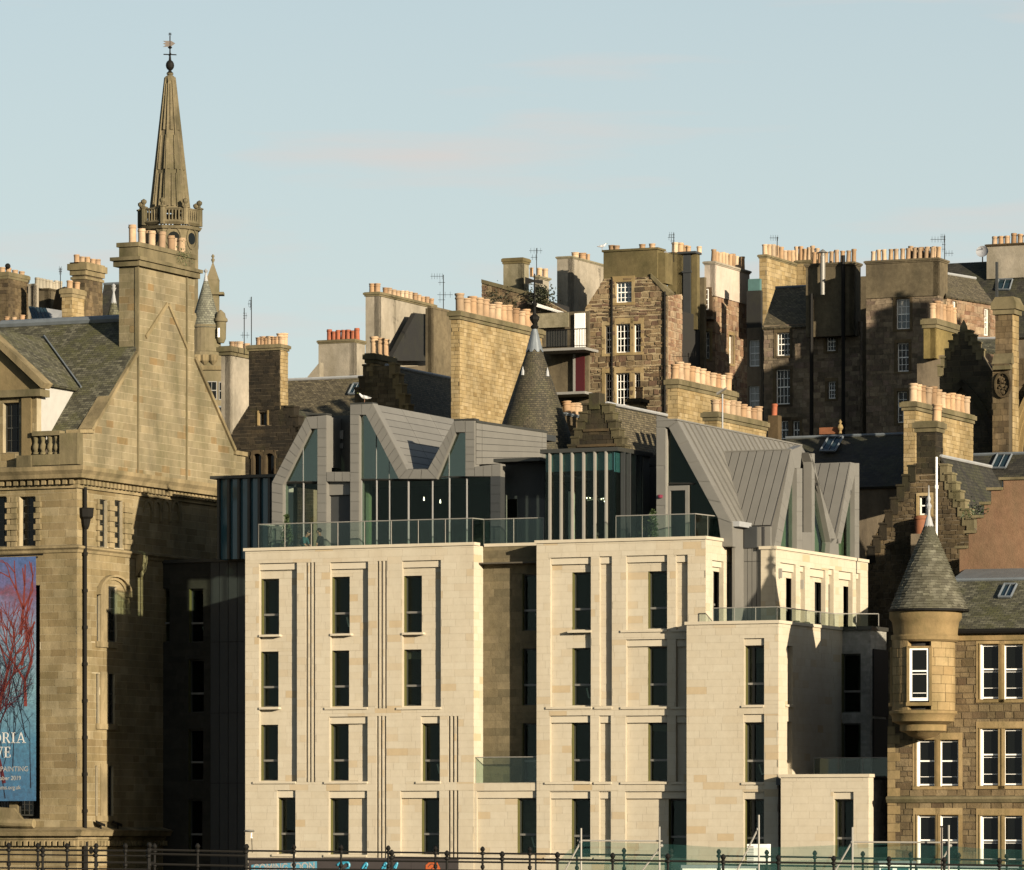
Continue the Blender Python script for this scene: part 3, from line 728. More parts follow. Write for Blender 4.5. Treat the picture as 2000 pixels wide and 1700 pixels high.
for px in (268, 363):
    x = gp(px, 800)[0]; mb.box(x - .045, x + .045, GY - .09, GY + .1, ztop + .1, zm1 - .1)
T.part('pilaster_strips', mb, 'mossy_trim', MS)
mb = MB(); slope(gp(284, 662), gp(326, 597), .18); slope(gp(326, 597), gp(364, 686), .18)
for v in range(len(mb.v)): mb.v[v] = (mb.v[v][0], max(mb.v[v][1], GY - .1) if mb.v[v][1] < GY else GY + .1, mb.v[v][2])
T.part('gablet_mould', mb, 'museum_trim', MS)
hp = 33 / F * 226
pots(T, ch, MS, [(MS.hit(p, 460, GY + .3)[0], GY + .3) for p in (259, 277, 296, 316, 335, 355)], zc1, hp, .2, 'plain')
pots(T, ch, MS, [(MS.hit(p, 460, GY + .68)[0], GY + .68) for p in (290, 340)], zc1, hp, .2, 'plain')
# weeds on the chimney head
mb = MB()
for i in range(160):
    x = rnd.gauss(MS.hit(357, 500, GY - .1)[0], .35); z = zc1 + rnd.gauss(-.25, .3); y = GY - .12 - rnd.random() * .15; a = rnd.uniform(0, 6.3); s_ = rnd.uniform(.04, .09)
    mb.add([(x, y, z), (x + s_ * math.cos(a), y - s_ * .5, z + s_ * math.sin(a)), (x + s_ * math.cos(a + .8), y - .02, z + s_ * math.sin(a + .8))], [(0, 1, 2)])
T.part('weeds', mb, 'leaf', MS, kind='stuff')
# main roof: ridge runs along the front
ry, ez = 7.6, MF.hit(120, 870, .9)[1]; rz = MF.hit(200, 627, ry)[1]
roof(T, MF, [(XL, .9, ez), (-.25, .9, ez), (-.25, ry, rz), (XL, ry, rz)], 'slate_moss')
roof(T, MF, [(-.25, 15.6, ez), (XL, 15.6, ez), (XL, ry, rz), (-.25, ry, rz)], 'slate_moss')
T.part('ridge', MB().tube([(XL, ry, rz + .05), (-.25, ry, rz + .05)], .2, 8), 'lead', MF)
T.part('core', MB().box(XL, -.6, .75, SL - .2, 0, ztop - .1), 'room_dark', MF)
# parapet and balustrade on the front
pz0, pz1 = ztop + .05, MF.hit(130, 845, 0)[1]
def bx(px0, px1, py0, py1, y0, y1, mat, name):
    xa_, xb_, za_, zb_ = MF.rect(px0, py0, px1, py1, y0); return T.part(name, MB().box(xa_, xb_, y0, y1, za_, zb_), mat, MF)
bx(116, 151, 846, 907, .02, .55, 'mossy_trim', 'pier'); bx(32, 60, 890, 912, -.1, .6, 'mossy_trim', 'plinth')
bx(62, 116, 842, 851, 0, .5, 'mossy_trim', 'rail'); bx(60, 116, 888, 909, 0, .5, 'mossy_trim', 'plinth')
for px in (70, 84, 98, 111):
    x, z0_ = MF.hit(px, 888, .25); z1_ = MF.hit(px, 850, .25)[1]; h = z1_ - z0_
    T.part('baluster', MB().lathe([(.15, z0_), (.15, z0_ + .08 * h), (.09, z0_ + .14 * h), (.17, z0_ + .32 * h), (.15, z0_ + .45 * h), (.08, z0_ + .62 * h), (.13, z0_ + .82 * h), (.15, z0_ + .9 * h), (.15, z1_)], x, .25, 12), 'mossy_trim', MF, sm=True)
# dormer
DY = .35; d = lambda px, py: MF.hit(px, py, DY)
dw = MF.rect(6, 787, 38, 884, DY); zd0 = MF.hit(30, 930, DY)[1]; zd1 = d(40, 776)[1]; xd = d(72, 800)[0]; xq = d(-110, 800)[0]
T.wall(MF, [(xq, zd0), (xd, zd0), (xd, zd1), (xq, zd1)], [dw], DY, .4, (.34, .4, .8), 'museum_stone', 'museum_mortar', name='dormer_wall')
sash(T, MF, *dw, DY + .25, 3, 4, 'metal_dark')
bx(42, 60, 776, 900, DY - .15, DY, 'museum_stone', 'pilaster'); bx(-40, 78, 762, 776, DY - .3, DY + .6, 'mossy_trim', 'entablature')
ap = (d(-50, 640)[0], d(-50, 640)[1]); zt = d(70, 762)[1]
m = MB().prism(ccw([(d(-170, 762)[0], zt), (xd + .2, zt), ap]), DY + .1, DY + .5); T.part('pediment', m, 'museum_stone', MF)
mb = MB(); a, b = Vector((xd + .35, zt + .05)), Vector(ap) + Vector((0, .2)); dd = (b - a).normalized(); nn = Vector((dd.y, -dd.x)) * .3
mb.prism(ccw([tuple(a), tuple(b), tuple(b + nn), tuple(a + nn)]), DY - .25, DY + .5); T.part('raking_cornice', mb, 'museum_trim', MF)
# cheek (pale panel) and roof of the dormer; both run back into the main slope
def onroof(x, z): t = (z - ez) / (rz - ez); return .9 + t * (ry - .9)
zk0, zk1 = ez + .15, MF.ptx(100, 752, xd)[2]
T.part('cheek', MB().prismx([(DY + .4, zk0), (onroof(0, zk0), zk0), (onroof(0, zk1), zk1), (DY + .4, zk1)], xd - .12, xd), 'cream_panel', MF)
zr = ap[1] + .1; z_e = zk1 - .02
roof(T, MF, [(xd + .28, DY, z_e), (xd + .28, onroof(0, z_e) + .2, z_e), (ap[0], onroof(0, zr) + .2, zr), (ap[0], DY, zr)], 'slate_moss', .12, 'dormer_roof')
T.part('flashing', MB().tube([(xd + .3, onroof(0, z_e) + .05, z_e + .1), (ap[0], onroof(0, zr), zr + .12)], .05, 5), 'lead', MF)
# rainwater pipe with hopper on the side
x = MS.hit(168, 1200, -.2)[0]; hz = MS.hit(168, 1010, -.2)[1]
m = MB().tube([(x, -.16, zbt), (x, -.16, hz - .2)], .085, 8).tube([(x, -.16, hz + .3), (x, -.16, zcor)], .085, 8)
for i in range(9): m.lathe([(.12, zbt + .8 + i * 1.65), (.12, zbt + .95 + i * 1.65)], x, -.16, 8)
T.part('downpipe', m, 'iron', MS)
T.part('hopper', MB().lathe([(.1, hz - .55), (.16, hz - .4), (.22, hz - .1), (.33, hz), (.36, hz + .35), (.38, hz + .4)], x, -.2, 8), 'iron', MS)
m = MB().tube([(x, -.16, 0), (x, -.16, zbase - .1)], .13, 8); T.part('downpipe', m, 'iron', MS)
T.part('pattress_plate', MB().lathe([(.02, 0), (.16, .03), (.16, .06)], 0, 0, 12), 'iron', Fr(MS.M @ Matrix.Translation((MS.hit(176, 1661)[0], -.02, MS.hit(176, 1661)[1])) @ Matrix.Rotation(R(90), 4, 'X')))
T.finish()
# banner
T = Thing('banner', 'tall blue exhibition banner with red winter trees and white lettering', 'banner', MF, MF.hit(30, 1565, -.3)[1])
bn = MF.rect(-150, 1090, 70, 1565, -.3)
m, nt, b = new_mat('banner_print')
p = pos(nt); n1 = noise(nt, p, .8, 6, .7); n2 = noise(nt, p, 6, 6, .8)
sp = nd(nt, 'ShaderNodeSeparateXYZ', {0: nt.nodes.new('ShaderNodeNewGeometry').outputs['Position']}).outputs[2]
hh = nd(nt, 'ShaderNodeMapRange', {'Value': mth(nt, 'ADD', sp, mth(nt, 'MULTIPLY', n1, 3.0)), 'From Min': bn[2] + 1.5, 'From Max': bn[3] + 1.5}).outputs[0]
c = ramp(nt, hh, [(0, (.012, .08, .17)), (.25, (.03, .13, .21)), (.45, (.12, .24, .28)), (.68, (.14, .19, .26)), (.80, (.12, .10, .19)), (.85, (.13, .025, .05)), (.89, (.08, .07, .18)), (1, (.03, .07, .2))])
c = mixc(nt, .6, c, ramp(nt, n2, [(.35, (.12, .12, .2)), (.62, (1.3, 1.3, 1.3))]), 'MULTIPLY')
c = mixc(nt, .25, c, (.07, .085, .10))
nt.links.new(c, b.inputs['Base Color']); b.inputs['Roughness'].default_value = .6
T.part('sheet', MB().box(bn[0], bn[1], -.3, -.285, bn[2], bn[3]), 'banner_print', MF)
T.part('batten', MB().tube([(bn[0], -.28, bn[3] + .03), (bn[1] + .35, -.28, bn[3] + .08)], .045, 6), 'iron', MF)
plain('print_red', (.22, .04, .028), .6); plain('print_maroon', (.12, .012, .015), .6); plain('print_black', (.012, .015, .03), .6)
r2 = random.Random(11)
def branch(mb, x, z, a, l, wd, dep):
    if dep == 0 or l < .12: return
    x2, z2 = x + math.sin(a) * l, z + math.cos(a) * l
    if bn[0] + .05 < x2 < bn[1] - .05 and z2 < bn[3] - .05:
        d = Vector((z2 - z, x - x2)).normalized()
        mb.add([(x - d.x * wd, -.304, z - d.y * wd), (x + d.x * wd, -.304, z + d.y * wd), (x2 + d.x * wd * .72, -.304, z2 + d.y * wd * .72), (x2 - d.x * wd * .72, -.304, z2 - d.y * wd * .72)], [(0, 1, 2, 3)])
    else: return
    for k in range(2 if r2.random() < .8 else 3): branch(mb, x2, z2, a + r2.uniform(-.62, .62), l * r2.uniform(.68, .95), wd * .7, dep - 1)
xx = lambda px: MF.hit(px, 1400, -.3)[0]; zz = lambda py: MF.hit(40, py, -.3)[1]
for mat, n, dep, w0, spots in (('print_black', 1, 8, .03, [(60, 1540), (25, 1500), (5, 1480), (50, 1440), (-20, 1500), (65, 1400), (10, 1560)]), ('print_maroon', 1, 8, .10, [(58, 1545), (8, 1530), (-30, 1540)]), ('print_red', 1, 6, .085, [(50, 1380), (42, 1300), (-5, 1400), (40, 1240)])):
    mb = MB()
    for (px, py) in spots: branch(mb, xx(px), zz(py), r2.uniform(-.25, .25), 1.15, w0, dep)
    T.part('printed_branches', mb, mat, MF)
def text(T, body, fr, px, py, px1, mat, y, align='LEFT', bold=0.0, squash=1.0, parent=None, shear=0):
    """Flat lettering: baseline at pixel (px,py), scaled so that it ends at pixel column px1."""
    cu = bpy.data.curves.new('t', 'FONT'); cu.body = body; cu.size = 1; cu.offset = bold; cu.extrude = .01; cu.shear = shear
    o = bpy.data.objects.new('t', cu); col.objects.link(o); bpy.context.view_layer.update()
    me = bpy.data.meshes.new_from_object(o.evaluated_get(bpy.context.evaluated_depsgraph_get())); bpy.data.objects.remove(o)
    xs_ = [v.co.x for v in me.vertices]; x0, z0 = fr.hit(px, py, y); x1 = fr.hit(px1, py, y)[0]; k = (x1 - x0) / (max(xs_) - min(xs_)); mn = min(xs_)
    for v in me.vertices: v.co = ((v.co.x - mn) * k, -abs(v.co.z) * .3, v.co.y * k * squash)
    me.materials.clear(); me.materials.append(MATS[mat])
    return link('lettering', me, fr.M @ Matrix.Translation((x0, y, z0)), parent or T.root)
def serif(T, letters, fr, px, py, hpx, y, mat):
    """Seriffed capitals built from strokes; letters: list of (char, width px)."""
    mb = MB(); sc = 1.0 / (F / 223.0)
    x, z0 = fr.hit(px, py, y); h = hpx * sc; th, tn, sf = h * .17, h * .055, h * .10
    def rc(a, b, c, d): mb.box(a, b, y - .004, y, c, d)
    def q(*p): mb.prism(ccw(list(p)), y - .004, y)
    for ch_, wpx in letters:
        w_ = wpx * sc
        if ch_ == 'I': rc(x + w_ / 2 - th / 2, x + w_ / 2 + th / 2, z0, z0 + h); rc(x, x + w_, z0, z0 + tn); rc(x, x + w_, z0 + h - tn, z0 + h)
        elif ch_ in 'AV':
            s = 1 if ch_ == 'A' else -1; b0, b1 = (z0, z0 + h) if s > 0 else (z0 + h, z0); m_ = x + w_ / 2
            q((x + .1 * w_, b0), (x + .1 * w_ + (tn if s > 0 else th), b0), (m_ + tn, b1), (m_ - tn, b1))
            q((x + .9 * w_ - (th if s > 0 else tn), b0), (x + .9 * w_, b0), (m_ + tn, b1), (m_ - tn, b1))
            if s > 0: rc(x + .26 * w_, x + .7 * w_, z0 + h * .3, z0 + h * .3 + tn)
            for e in (.0, .62): rc(x + e * w_, x + (e + .38) * w_, min(b0, b0 + s * tn), max(b0, b0 + s * tn))
        elif ch_ == 'E':
            rc(x + .12 * w_, x + .12 * w_ + th, z0, z0 + h)
            for zz_, l in ((0, .95), (h * .48, .75), (h - tn, .9)): rc(x, x + l * w_, z0 + zz_, z0 + zz_ + tn)
            rc(x + .9 * w_ - tn, x + .95 * w_, z0, z0 + h * .26); rc(x + .85 * w_ - tn, x + .9 * w_, z0 + h * .76, z0 + h); rc(x + .68 * w_, x + .68 * w_ + tn, z0 + h * .36, z0 + h * .64)
        elif ch_ == 'R':
            rc(x + .12 * w_, x + .12 * w_ + th, z0, z0 + h); rc(x, x + .12 * w_ + th * 1.6, z0, z0 + tn); rc(x, x + .5 * w_, z0 + h - tn, z0 + h); rc(x + .3 * w_, x + .5 * w_, z0 + h * .46, z0 + h * .46 + tn)
            ring(mb, x + .5 * w_, z0 + h * .73, .3 * w_, h * .27, th * .8, tn, -90, 90, y)
            q((x + .46 * w_, z0 + h * .48), (x + .46 * w_ + th * .9, z0 + h * .48), (x + w_, z0), (x + w_ - th * 1.15, z0))
        elif ch_ == 'O': ring(mb, x + w_ / 2, z0 + h / 2, w_ / 2, h / 2, th, tn, 0, 360, y)
        x += w_ + 2.0 * sc
    return T.part('lettering', mb, mat, fr)
def ring(mb, cx, cz, rx, rz, th, tn, a0, a1, y, n=20):
    for i in range(n):
        t0, t1 = R(a0 + (a1 - a0) * i / n), R(a0 + (a1 - a0) * (i + 1) / n)
        def pp(t, k): wd = tn + (th - tn) * abs(math.cos(t)); return (cx + (rx - wd * k) * math.cos(t), cz + (rz - wd * k) * math.sin(t))
        mb.prism(ccw([pp(t0, 0), pp(t1, 0), pp(t1, 1), pp(t0, 1)]), y - .004, y)
serif(T, [('O', 22), ('R', 19), ('I', 9), ('A', 22)], MF, -17, 1452, 21, -.306, 'sign_white')
serif(T, [('V', 19), ('E', 15)], MF, -10, 1480, 21, -.306, 'sign_white')
text(T, 'PAINTING', MF, 1, 1507, 55, 'sign_white', -.306, bold=.01)
text(T, 'ober 2019', MF, -1, 1524, 41, 'sign_white', -.306, bold=.02)
text(T, 'ums.org.uk', MF, -2, 1542, 41, 'sign_white', -.306, bold=.02)
T.finish()
# bundle of pipe insulation lying on the base cornice in front of the bay
T = Thing('stone_scroll', 'pale carved stone scroll lying on the museum base cornice below the banner', 'ornament', MF, zbt)
x, z = MF.hit(0, 1612, -.3); x1 = MF.hit(66, 1612, -.3)[0]
T.part('volute', MB().tube([(x - 1, -.28, zbt + .42), (x + .2, -.28, zbt + .34), (x1 - .35, -.28, zbt + .30), (x1, -.28, zbt + .30)], .2, 10), 'museum_trim', MF)
T.part('fluting', MB().prism(ccw([(x - 1.2, zbt + .1), (x1 - .4, zbt + .1), (x1 - .7, zbt + .55), (x1 - 1.1, zbt + 1.0), (x - 1.2, zbt + 1.1)]), -.2, .0), 'museum_trim', MF)
T.finish()
# ---------------------------------------------------------------- the pale modern hotel
H = Fr.at(479, 216)
T = Thing('modern_hotel', 'pale sandstone modern hotel with a folded grey zinc rooftop storey', 'building', H)
HS = (.305, .55, 1.05); RD, WD = .20, .42
hx = lambda px, y=0: H.hit(px, 1300, y)[0]
hz_ = lambda px, py, y=0: H.hit(px, py, y)[1]
ZT = hz_(479, 1077)
xA, xB0, xB1 = hx(925), hx(1048), hx(1378)
zlow = 0.0
def hwall(fr, x0, x1, z0, z1, holes, y=0.0, thick=.2, mat='hotel_stone', mort='hotel_mortar', name='wall', sm=HS, proud=.006):
    return T.wall(fr, [(x0, z0), (x1, z0), (x1, z1), (x0, z1)], holes, y, thick, sm, mat, mort, name=name, gap=.008, proud=proud, uneven=.0025)
def hwindow(fr, r, y, split=.36, two=False):
    """dark metal window, transom low down, olive lining at the left jamb"""
    x0, x1, z0, z1 = r; m = MB(); f = .05; zt = z0 + (z1 - z0) * split
    m.box(x0, x0 + f, y, y + .1, z0, z1).box(x1 - f, x1, y, y + .1, z0, z1).box(x0 + f, x1 - f, y, y + .1, z0, z0 + f).box(x0 + f, x1 - f, y, y + .1, z1 - f * 1.4, z1)
    if two: xm = x0 + (x1 - x0) * .33; m.box(xm - .06, xm + .06, y - .02, y + .1, z0 + f, z1 - f)
    o = T.part('window', m, 'metal_dark', fr)
    T.part('transom', MB().box(x0 + f * .5, x1 - f * .5, y - .05, y + .06, zt - .045, zt + .045), 'metal_pale' if two else 'zinc', fr, o)
    T.part('pane', MB().box(x0 + f * .5, x1 - f * .5, y + .05, y + .065, z0, zt), 'glass_clear', fr, o)
    T.part('pane', MB().box(x0 + f * .5, x1 - f * .5, y + .05, y + .065, zt + .002, z1), 'glass_clear', fr, o)
    T.part('lining', MB().box(x0 - .01, x0 + .012, y - .22, y - .002, z0, z1), 'metal_olive', fr, o)
    # the room behind: a shallow dark box
    d = 3.0; m = MB(); a, b, c, e = x0 - .5, x1 + .5, z0 - .1, z1 + .15
    m.box(a, b, y + d, y + d + .05, c, e).box(a, a + .05, y + .12, y + d, c, e).box(b - .05, b, y + .12, y + d, c, e).box(a, b, y + .12, y + d, c - .05, c).box(a, b, y + .12, y + d, e, e + .05)
    m.box(a, x0, y + .12, y + .14, c, e).box(x1, b, y + .12, y + .14, c, e).box(x0, x1, y + .12, y + .14, c, z0).box(x0, x1, y + .12, y + .14, z1, e)
    T.part('room', m, 'room_dark', fr, o)
    k = rnd.random()
    if k < .3: T.part('curtain', MB().box(x1 - (x1 - x0) * rnd.uniform(.12, .3), x1 - .02, y + .16, y + .2, z0, z1), 'room_wall', fr, o)
    elif k < .42: T.part('blind', MB().box(x0, x1, y + .16, y + .18, z1 - (z1 - z0) * rnd.uniform(.1, .35), z1), 'room_wall', fr, o)
    if k > .8: T.part('chair_back', MB().tube([(x0 + .35, y + .5, z0 + .75), (x0 + .45, y + .5, z0 + .35), (x0 + .8, y + .5, z0 + .3)], .04, 6), 'white_paint', fr, o)
    return o
class Face:
    def __init__(s, fr, y=0.0): s.fr = fr; s.y = y; s.holes = []
    def recess(s, px0, py0, px1, py1, wins=(), lintel=14, two=False, depth=RD, stones=True):
        fr, y = s.fr, s.y; r = fr.rect(px0, py0, px1, py1, y); s.holes.append(r)
        wh = [fr.rect(*q[:4], y + depth) for q in wins]
        wh = [(max(a, r[0] + .0), min(b, r[1]), max(c, r[2]), min(d, r[3])) for a, b, c, d in wh]
        hwall(fr, r[0], r[1], r[2], r[3], wh, y + depth, .26, name='recess_panel')
        if lintel:
            zl = fr.hit(px0, py0 + lintel, y)[1]
            T.piece('stone', 'hotel_trim', fr, 1.0, rnd.random(), box=(r[0] + .005, r[1] - .005, y + depth * .45, y + depth + .02, zl, r[3] - .003))
        for w_ in wh: hwindow(fr, w_, y + depth + .22, two=two)
    def sill(s, px0, px1, py, out=.07):
        a, b, z0, z1 = s.fr.rect(px0, py - 2.2, px1, py + 2.0, s.y); T.part('sill', MB().box(a, b, s.y - out, s.y + RD + .2, z0, z1), 'hotel_trim', s.fr)
    def flutes(s, px0, px1, py0, py1):
        r = s.fr.rect(px0, py0, px1, py1, s.y); w_ = (r[1] - r[0]) / 3
        for i in range(3):
            a = r[0] + w_ * i; h = (a + w_ * .10, a + w_ * .62, r[2], r[3]); s.holes.append(h)
            T.part('flute', MB().box(h[0], h[1], s.y + .09, s.y + .19, h[2], h[3]), 'hotel_trim', s.fr)
    def build(s, x0, x1, z0, z1, **k): hwall(s.fr, x0, x1, z0, z1, s.holes, s.y, .2, **k)
def coping(fr, x0, x1, y0, y1, z, name='coping', h=.13, out=.07):
    T.part(name, MB().box(x0 - out, x1 + out, y0 - out, y1 + out, z, z + h), 'hotel_trim', fr)
# ---- block A
A = Face(H)
A.recess(506, 1100, 580, 1528, [(511, 1131, 545, 1240), (508.5, 1273, 544, 1381), (507.5, 1416, 543, 1525)])
A.recess(645, 1098, 719, 1382, [(648, 1127, 683, 1238), (647, 1271, 682, 1380)])
A.recess(785.5, 1095, 861, 1382, [(788, 1125, 824, 1236), (787, 1269, 823, 1379)])
A.recess(643, 1400, 718, 1527, [(646, 1415, 681, 1525)])
A.recess(822, 1399, 859, 1527, [(824, 1414, 859, 1526)])
A.recess(541, 1544, 577, 1670, [(543, 1559, 577, 1668)])
A.recess(642, 1545, 717, 1670, [(645, 1559, 681, 1669)])
A.recess(782, 1545, 858, 1670, [(824, 1559, 858, 1669)])
A.flutes(597, 618, 1099, 1528); A.flutes(736, 758, 1096, 1384); A.flutes(735, 757, 1399, 1676); A.flutes(875, 898, 1399, 1528); A.flutes(875, 898, 1544, 1690)
for a, b, c in ((507, 547, 1242), (646, 686, 1240), (786, 827, 1238), (507, 545, 1384), (635, 718, 1384), (775, 862, 1384), (495, 578, 1529), (634, 718, 1529), (813, 861, 1529), (532, 578, 1671), (633, 717, 1672), (773, 860, 1672)): A.sill(a, b, c)
A.build(0, xA, zlow, ZT)
AS = H.sub(xA, 0, 90); yR = .97
hwall(AS, 0, yR, zlow, ZT, [])
# ---- recess between the blocks
BR = Face(H, yR); wr = []
for q in ((1021, 1122, 1049, 1232), (1021, 1267, 1049, 1378), (1021, 1413, 1049, 1528)):
    r = H.rect(*q, yR); wr.append(r); hwindow(H, r, yR + .15)
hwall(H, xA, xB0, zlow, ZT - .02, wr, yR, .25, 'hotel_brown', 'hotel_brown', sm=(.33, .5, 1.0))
zrl = hz_(990, 1529)
LR = Face(H, .06); LR.recess(931, 1545, 1047, 1670, [(1011, 1560, 1047, 1670)], depth=.16)
LR.build(xA + .01, xB0 - .01, zlow, zrl)
T.part('balcony_slab', MB().box(xA, xB0, .06, yR, zrl - .12, zrl), 'hotel_trim', H)
def balustrade(fr, pts, z, h, npost, rail='metal_pale', glass='glass_rail', base=True, post=.018):
    """glass sheets along a path with a top rail and thin posts; pts local (x,y)"""
    P = [Vector((x, y, 0)) for x, y in pts]
    root = T.part('balustrade', MB().tube([p + Vector((0, 0, z + h)) for p in P], .024, 6), rail, fr)
    for a, b, n in zip(P, P[1:], npost):
        d = b - a
        for i in range(n):
            q0, q1 = a + d * (i / n + .004), a + d * ((i + 1) / n - .004); nn = Vector((-d.y, d.x, 0)).normalized() * .008
            T.part('glass_sheet', MB().hexa([q0 - nn + Vector((0, 0, z)), q1 - nn + Vector((0, 0, z)), q1 - nn + Vector((0, 0, z + h)), q0 - nn + Vector((0, 0, z + h)), q0 + nn + Vector((0, 0, z)), q1 + nn + Vector((0, 0, z)), q1 + nn + Vector((0, 0, z + h)), q0 + nn + Vector((0, 0, z + h))]), glass, fr, root)
            T.part('post', MB().tube([a + d * (i / n) + Vector((0, 0, z - .05)), a + d * (i / n) + Vector((0, 0, z + h))], post, 5), rail, fr, root)
        T.part('post', MB().tube([b + Vector((0, 0, z - .05)), b + Vector((0, 0, z + h))], post, 5), rail, fr, root)
balustrade(H, [(xA + .05, .14), (xB0, .14)], zrl, hz_(990, 1479) - zrl, [1], post=.008)
# ---- block B
B = Face(H)
B.recess(1075, 1089, 1154, 1381, [(1118, 1118, 1155, 1230), (1118, 1266, 1155, 1378)])
B.recess(1171, 1087, 1195, 1379)
B.recess(1223, 1085, 1303, 1231, [(1266, 1116, 1304, 1228)]); B.recess(1223, 1249, 1303, 1381, [(1266, 1264, 1304, 1378)])
B.recess(1320, 1084, 1343, 1231); B.recess(1320, 1249, 1343, 1381); B.recess(1320, 1398, 1343, 1527)
B.recess(1074, 1398, 1153, 1527, [(1117, 1412, 1154, 1526)]); B.recess(1170, 1398, 1193, 1527); B.recess(1222, 1398, 1303, 1527, [(1266, 1412, 1304, 1526)])
B.recess(1074, 1546, 1153, 1674, [(1117, 1560, 1154, 1674)]); B.recess(1170, 1546, 1193, 1674); B.recess(1221, 1546, 1341, 1676, [(1306, 1561, 1342, 1676)])
for a, b, c in ((1109, 1155, 1234), (1213, 1304, 1233), (1311, 1345, 1232), (1067, 1156, 1383), (1162, 1196, 1383), (1213, 1304, 1383), (1311, 1343, 1383), (1065, 1155, 1530), (1161, 1195, 1530), (1213, 1304, 1530), (1311, 1343, 1530), (1064, 1155, 1677), (1161, 1195, 1677)): B.sill(a, b, c)
B.build(xB0, xB1, zlow, ZT)
# left return of block B
hwall(H.sub(xB0, yR, -90), 0, yR, zlow, ZT, [])
BSf = H.sub(xB1, 0, 90); LB = BSf.hit(1437, 1070)[0]
BSd = Face(BSf); BSd.recess(1391, 1096, 1413, 1216, [(1393, 1117, 1407, 1217)], lintel=10); BSd.recess(1420, 1099, 1431, 1216, [(1420, 1121, 1424, 1216)], lintel=8)
BSd.build(0, LB, hz_(1340, 1222, 0), ZT)
coping(H, 0, xA, 0, .45, ZT); coping(H, xB0, xB1, 0, .45, ZT); T.part('coping', MB().box(xB1 - .45, xB1 + .07, .53, LB, ZT, ZT + .13), 'hotel_trim', H); T.part('parapet', MB().box(xB0 + .2, xB1 - .2, .2, .42, ZT - 1, ZT - .01).box(.2, xA - .2, .2, .42, ZT - 1, ZT - .01), 'hotel_mortar', H)
T.part('coping', MB().box(xA + .07, xB0 - .07, yR - .05, 1.3, ZT - .02, ZT + .11), 'hotel_trim', H)
# ---- block C: lower corner block standing forward
yC = -.75; C = Face(H, yC); xC0, xC1 = hx(1341, yC), hx(1520, yC); ZC_ = hz_(1341, 1221, yC)
C.recess(1453, 1247, 1492.5, 1377, [(1454, 1262, 1492, 1377)], two=True); C.recess(1452, 1395, 1492.5, 1528, [(1454, 1412, 1492, 1528)], two=True, lintel=16); C.recess(1452, 1547, 1492.5, 1680, [(1454, 1561, 1492, 1680)], two=True)
for c in (1380, 1531): C.sill(1449, 1492, c)
C.build(xC0, xC1, zlow, ZC_)
hwall(H.sub(xC0, 0, -90), 0, -yC, zlow, ZC_, [])
CSf = H.sub(xC1, yC, 90); LC = CSf.hit(1645, 1230)[0]; CS = Face(CSf)
CS.recess(1538, 1262, 1548, 1377, [(1539, 1266, 1547, 1376)], lintel=0); CS.recess(1537, 1410, 1547, 1516, [(1539, 1413, 1546, 1516)], lintel=0); CS.sill(1533, 1550, 1379)
CS.build(0, LC, zlow, ZC_)
coping(H, xC0, xC1, yC, 0, ZC_); T.part('coping', MB().box(xC1 - .4, xC1 + .07, .08, LC + yC + .05, ZC_, ZC_ + .13), 'hotel_trim', H)
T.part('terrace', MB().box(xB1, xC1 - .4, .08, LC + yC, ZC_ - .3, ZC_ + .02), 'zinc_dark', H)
# grey brick return beside the alley
yK = yC + LC; xK0, xK1 = xC1, hx(1700, yK); K = Face(H, yK)
for q in ((1645, 1277, 1681, 1392), (1645, 1413, 1681, 1522)):
    r = H.rect(*q, yK); r = (max(r[0], xK0 + .02), r[1], r[2], r[3]); K.holes.append(r); hwindow(H, r, yK + .12)
hwall(H, xK0, xK1, zlow, ZC_, K.holes, yK, .25, 'hotel_grey_brick', 'hotel_grey_brick', sm=(.11, .2, .35))
KS = H.sub(xK1, yK, 90); LK = KS.hit(1731, 1240)[0]
hwall(KS, 0, LK, zlow, ZC_, [], 0, .25, 'hotel_grey_brick', 'hotel_grey_brick', sm=(.11, .2, .35))
T.part('roof_edge', MB().box(xK0 - .05, xK1 + .1, yK - .12, yK + LK, ZC_ + .0, ZC_ + .16), 'metal_dark', H)
# ---- block E: lowest forward block
yE = -1.5; E_ = Face(H, yE); xE0, xE1 = hx(1525, yE), hx(1696, yE); ZE = hz_(1525, 1519, yE)
E_.recess(1628, 1547, 1667, 1680, [(1629, 1562, 1667, 1680)], two=True)
E_.build(xE0, xE1, zlow, ZE)
hwall(H.sub(xE1, yE, 90), 0, .6, zlow, ZE, []); hwall(H.sub(xE1 - .02, yE + .6, 90), 0, 4.4, zlow, ZE - .1, [], 0, .2, 'hotel_grey_brick', 'hotel_grey_brick', sm=(.11, .2, .35))
coping(H, xE0, xE1, yE, yE + .5, ZE); T.part('terrace', MB().box(xC1, xE1 - .1, yE + .5, yK, ZE - .3, ZE - .02), 'zinc_dark', H)
balustrade(H, [(hx(1590, 2.2), 2.2), (hx(1733, 2.2), 2.2)], hz_(1600, 1518, 2.2), hz_(1600, 1481, 2.2) - hz_(1600, 1518, 2.2), [3])
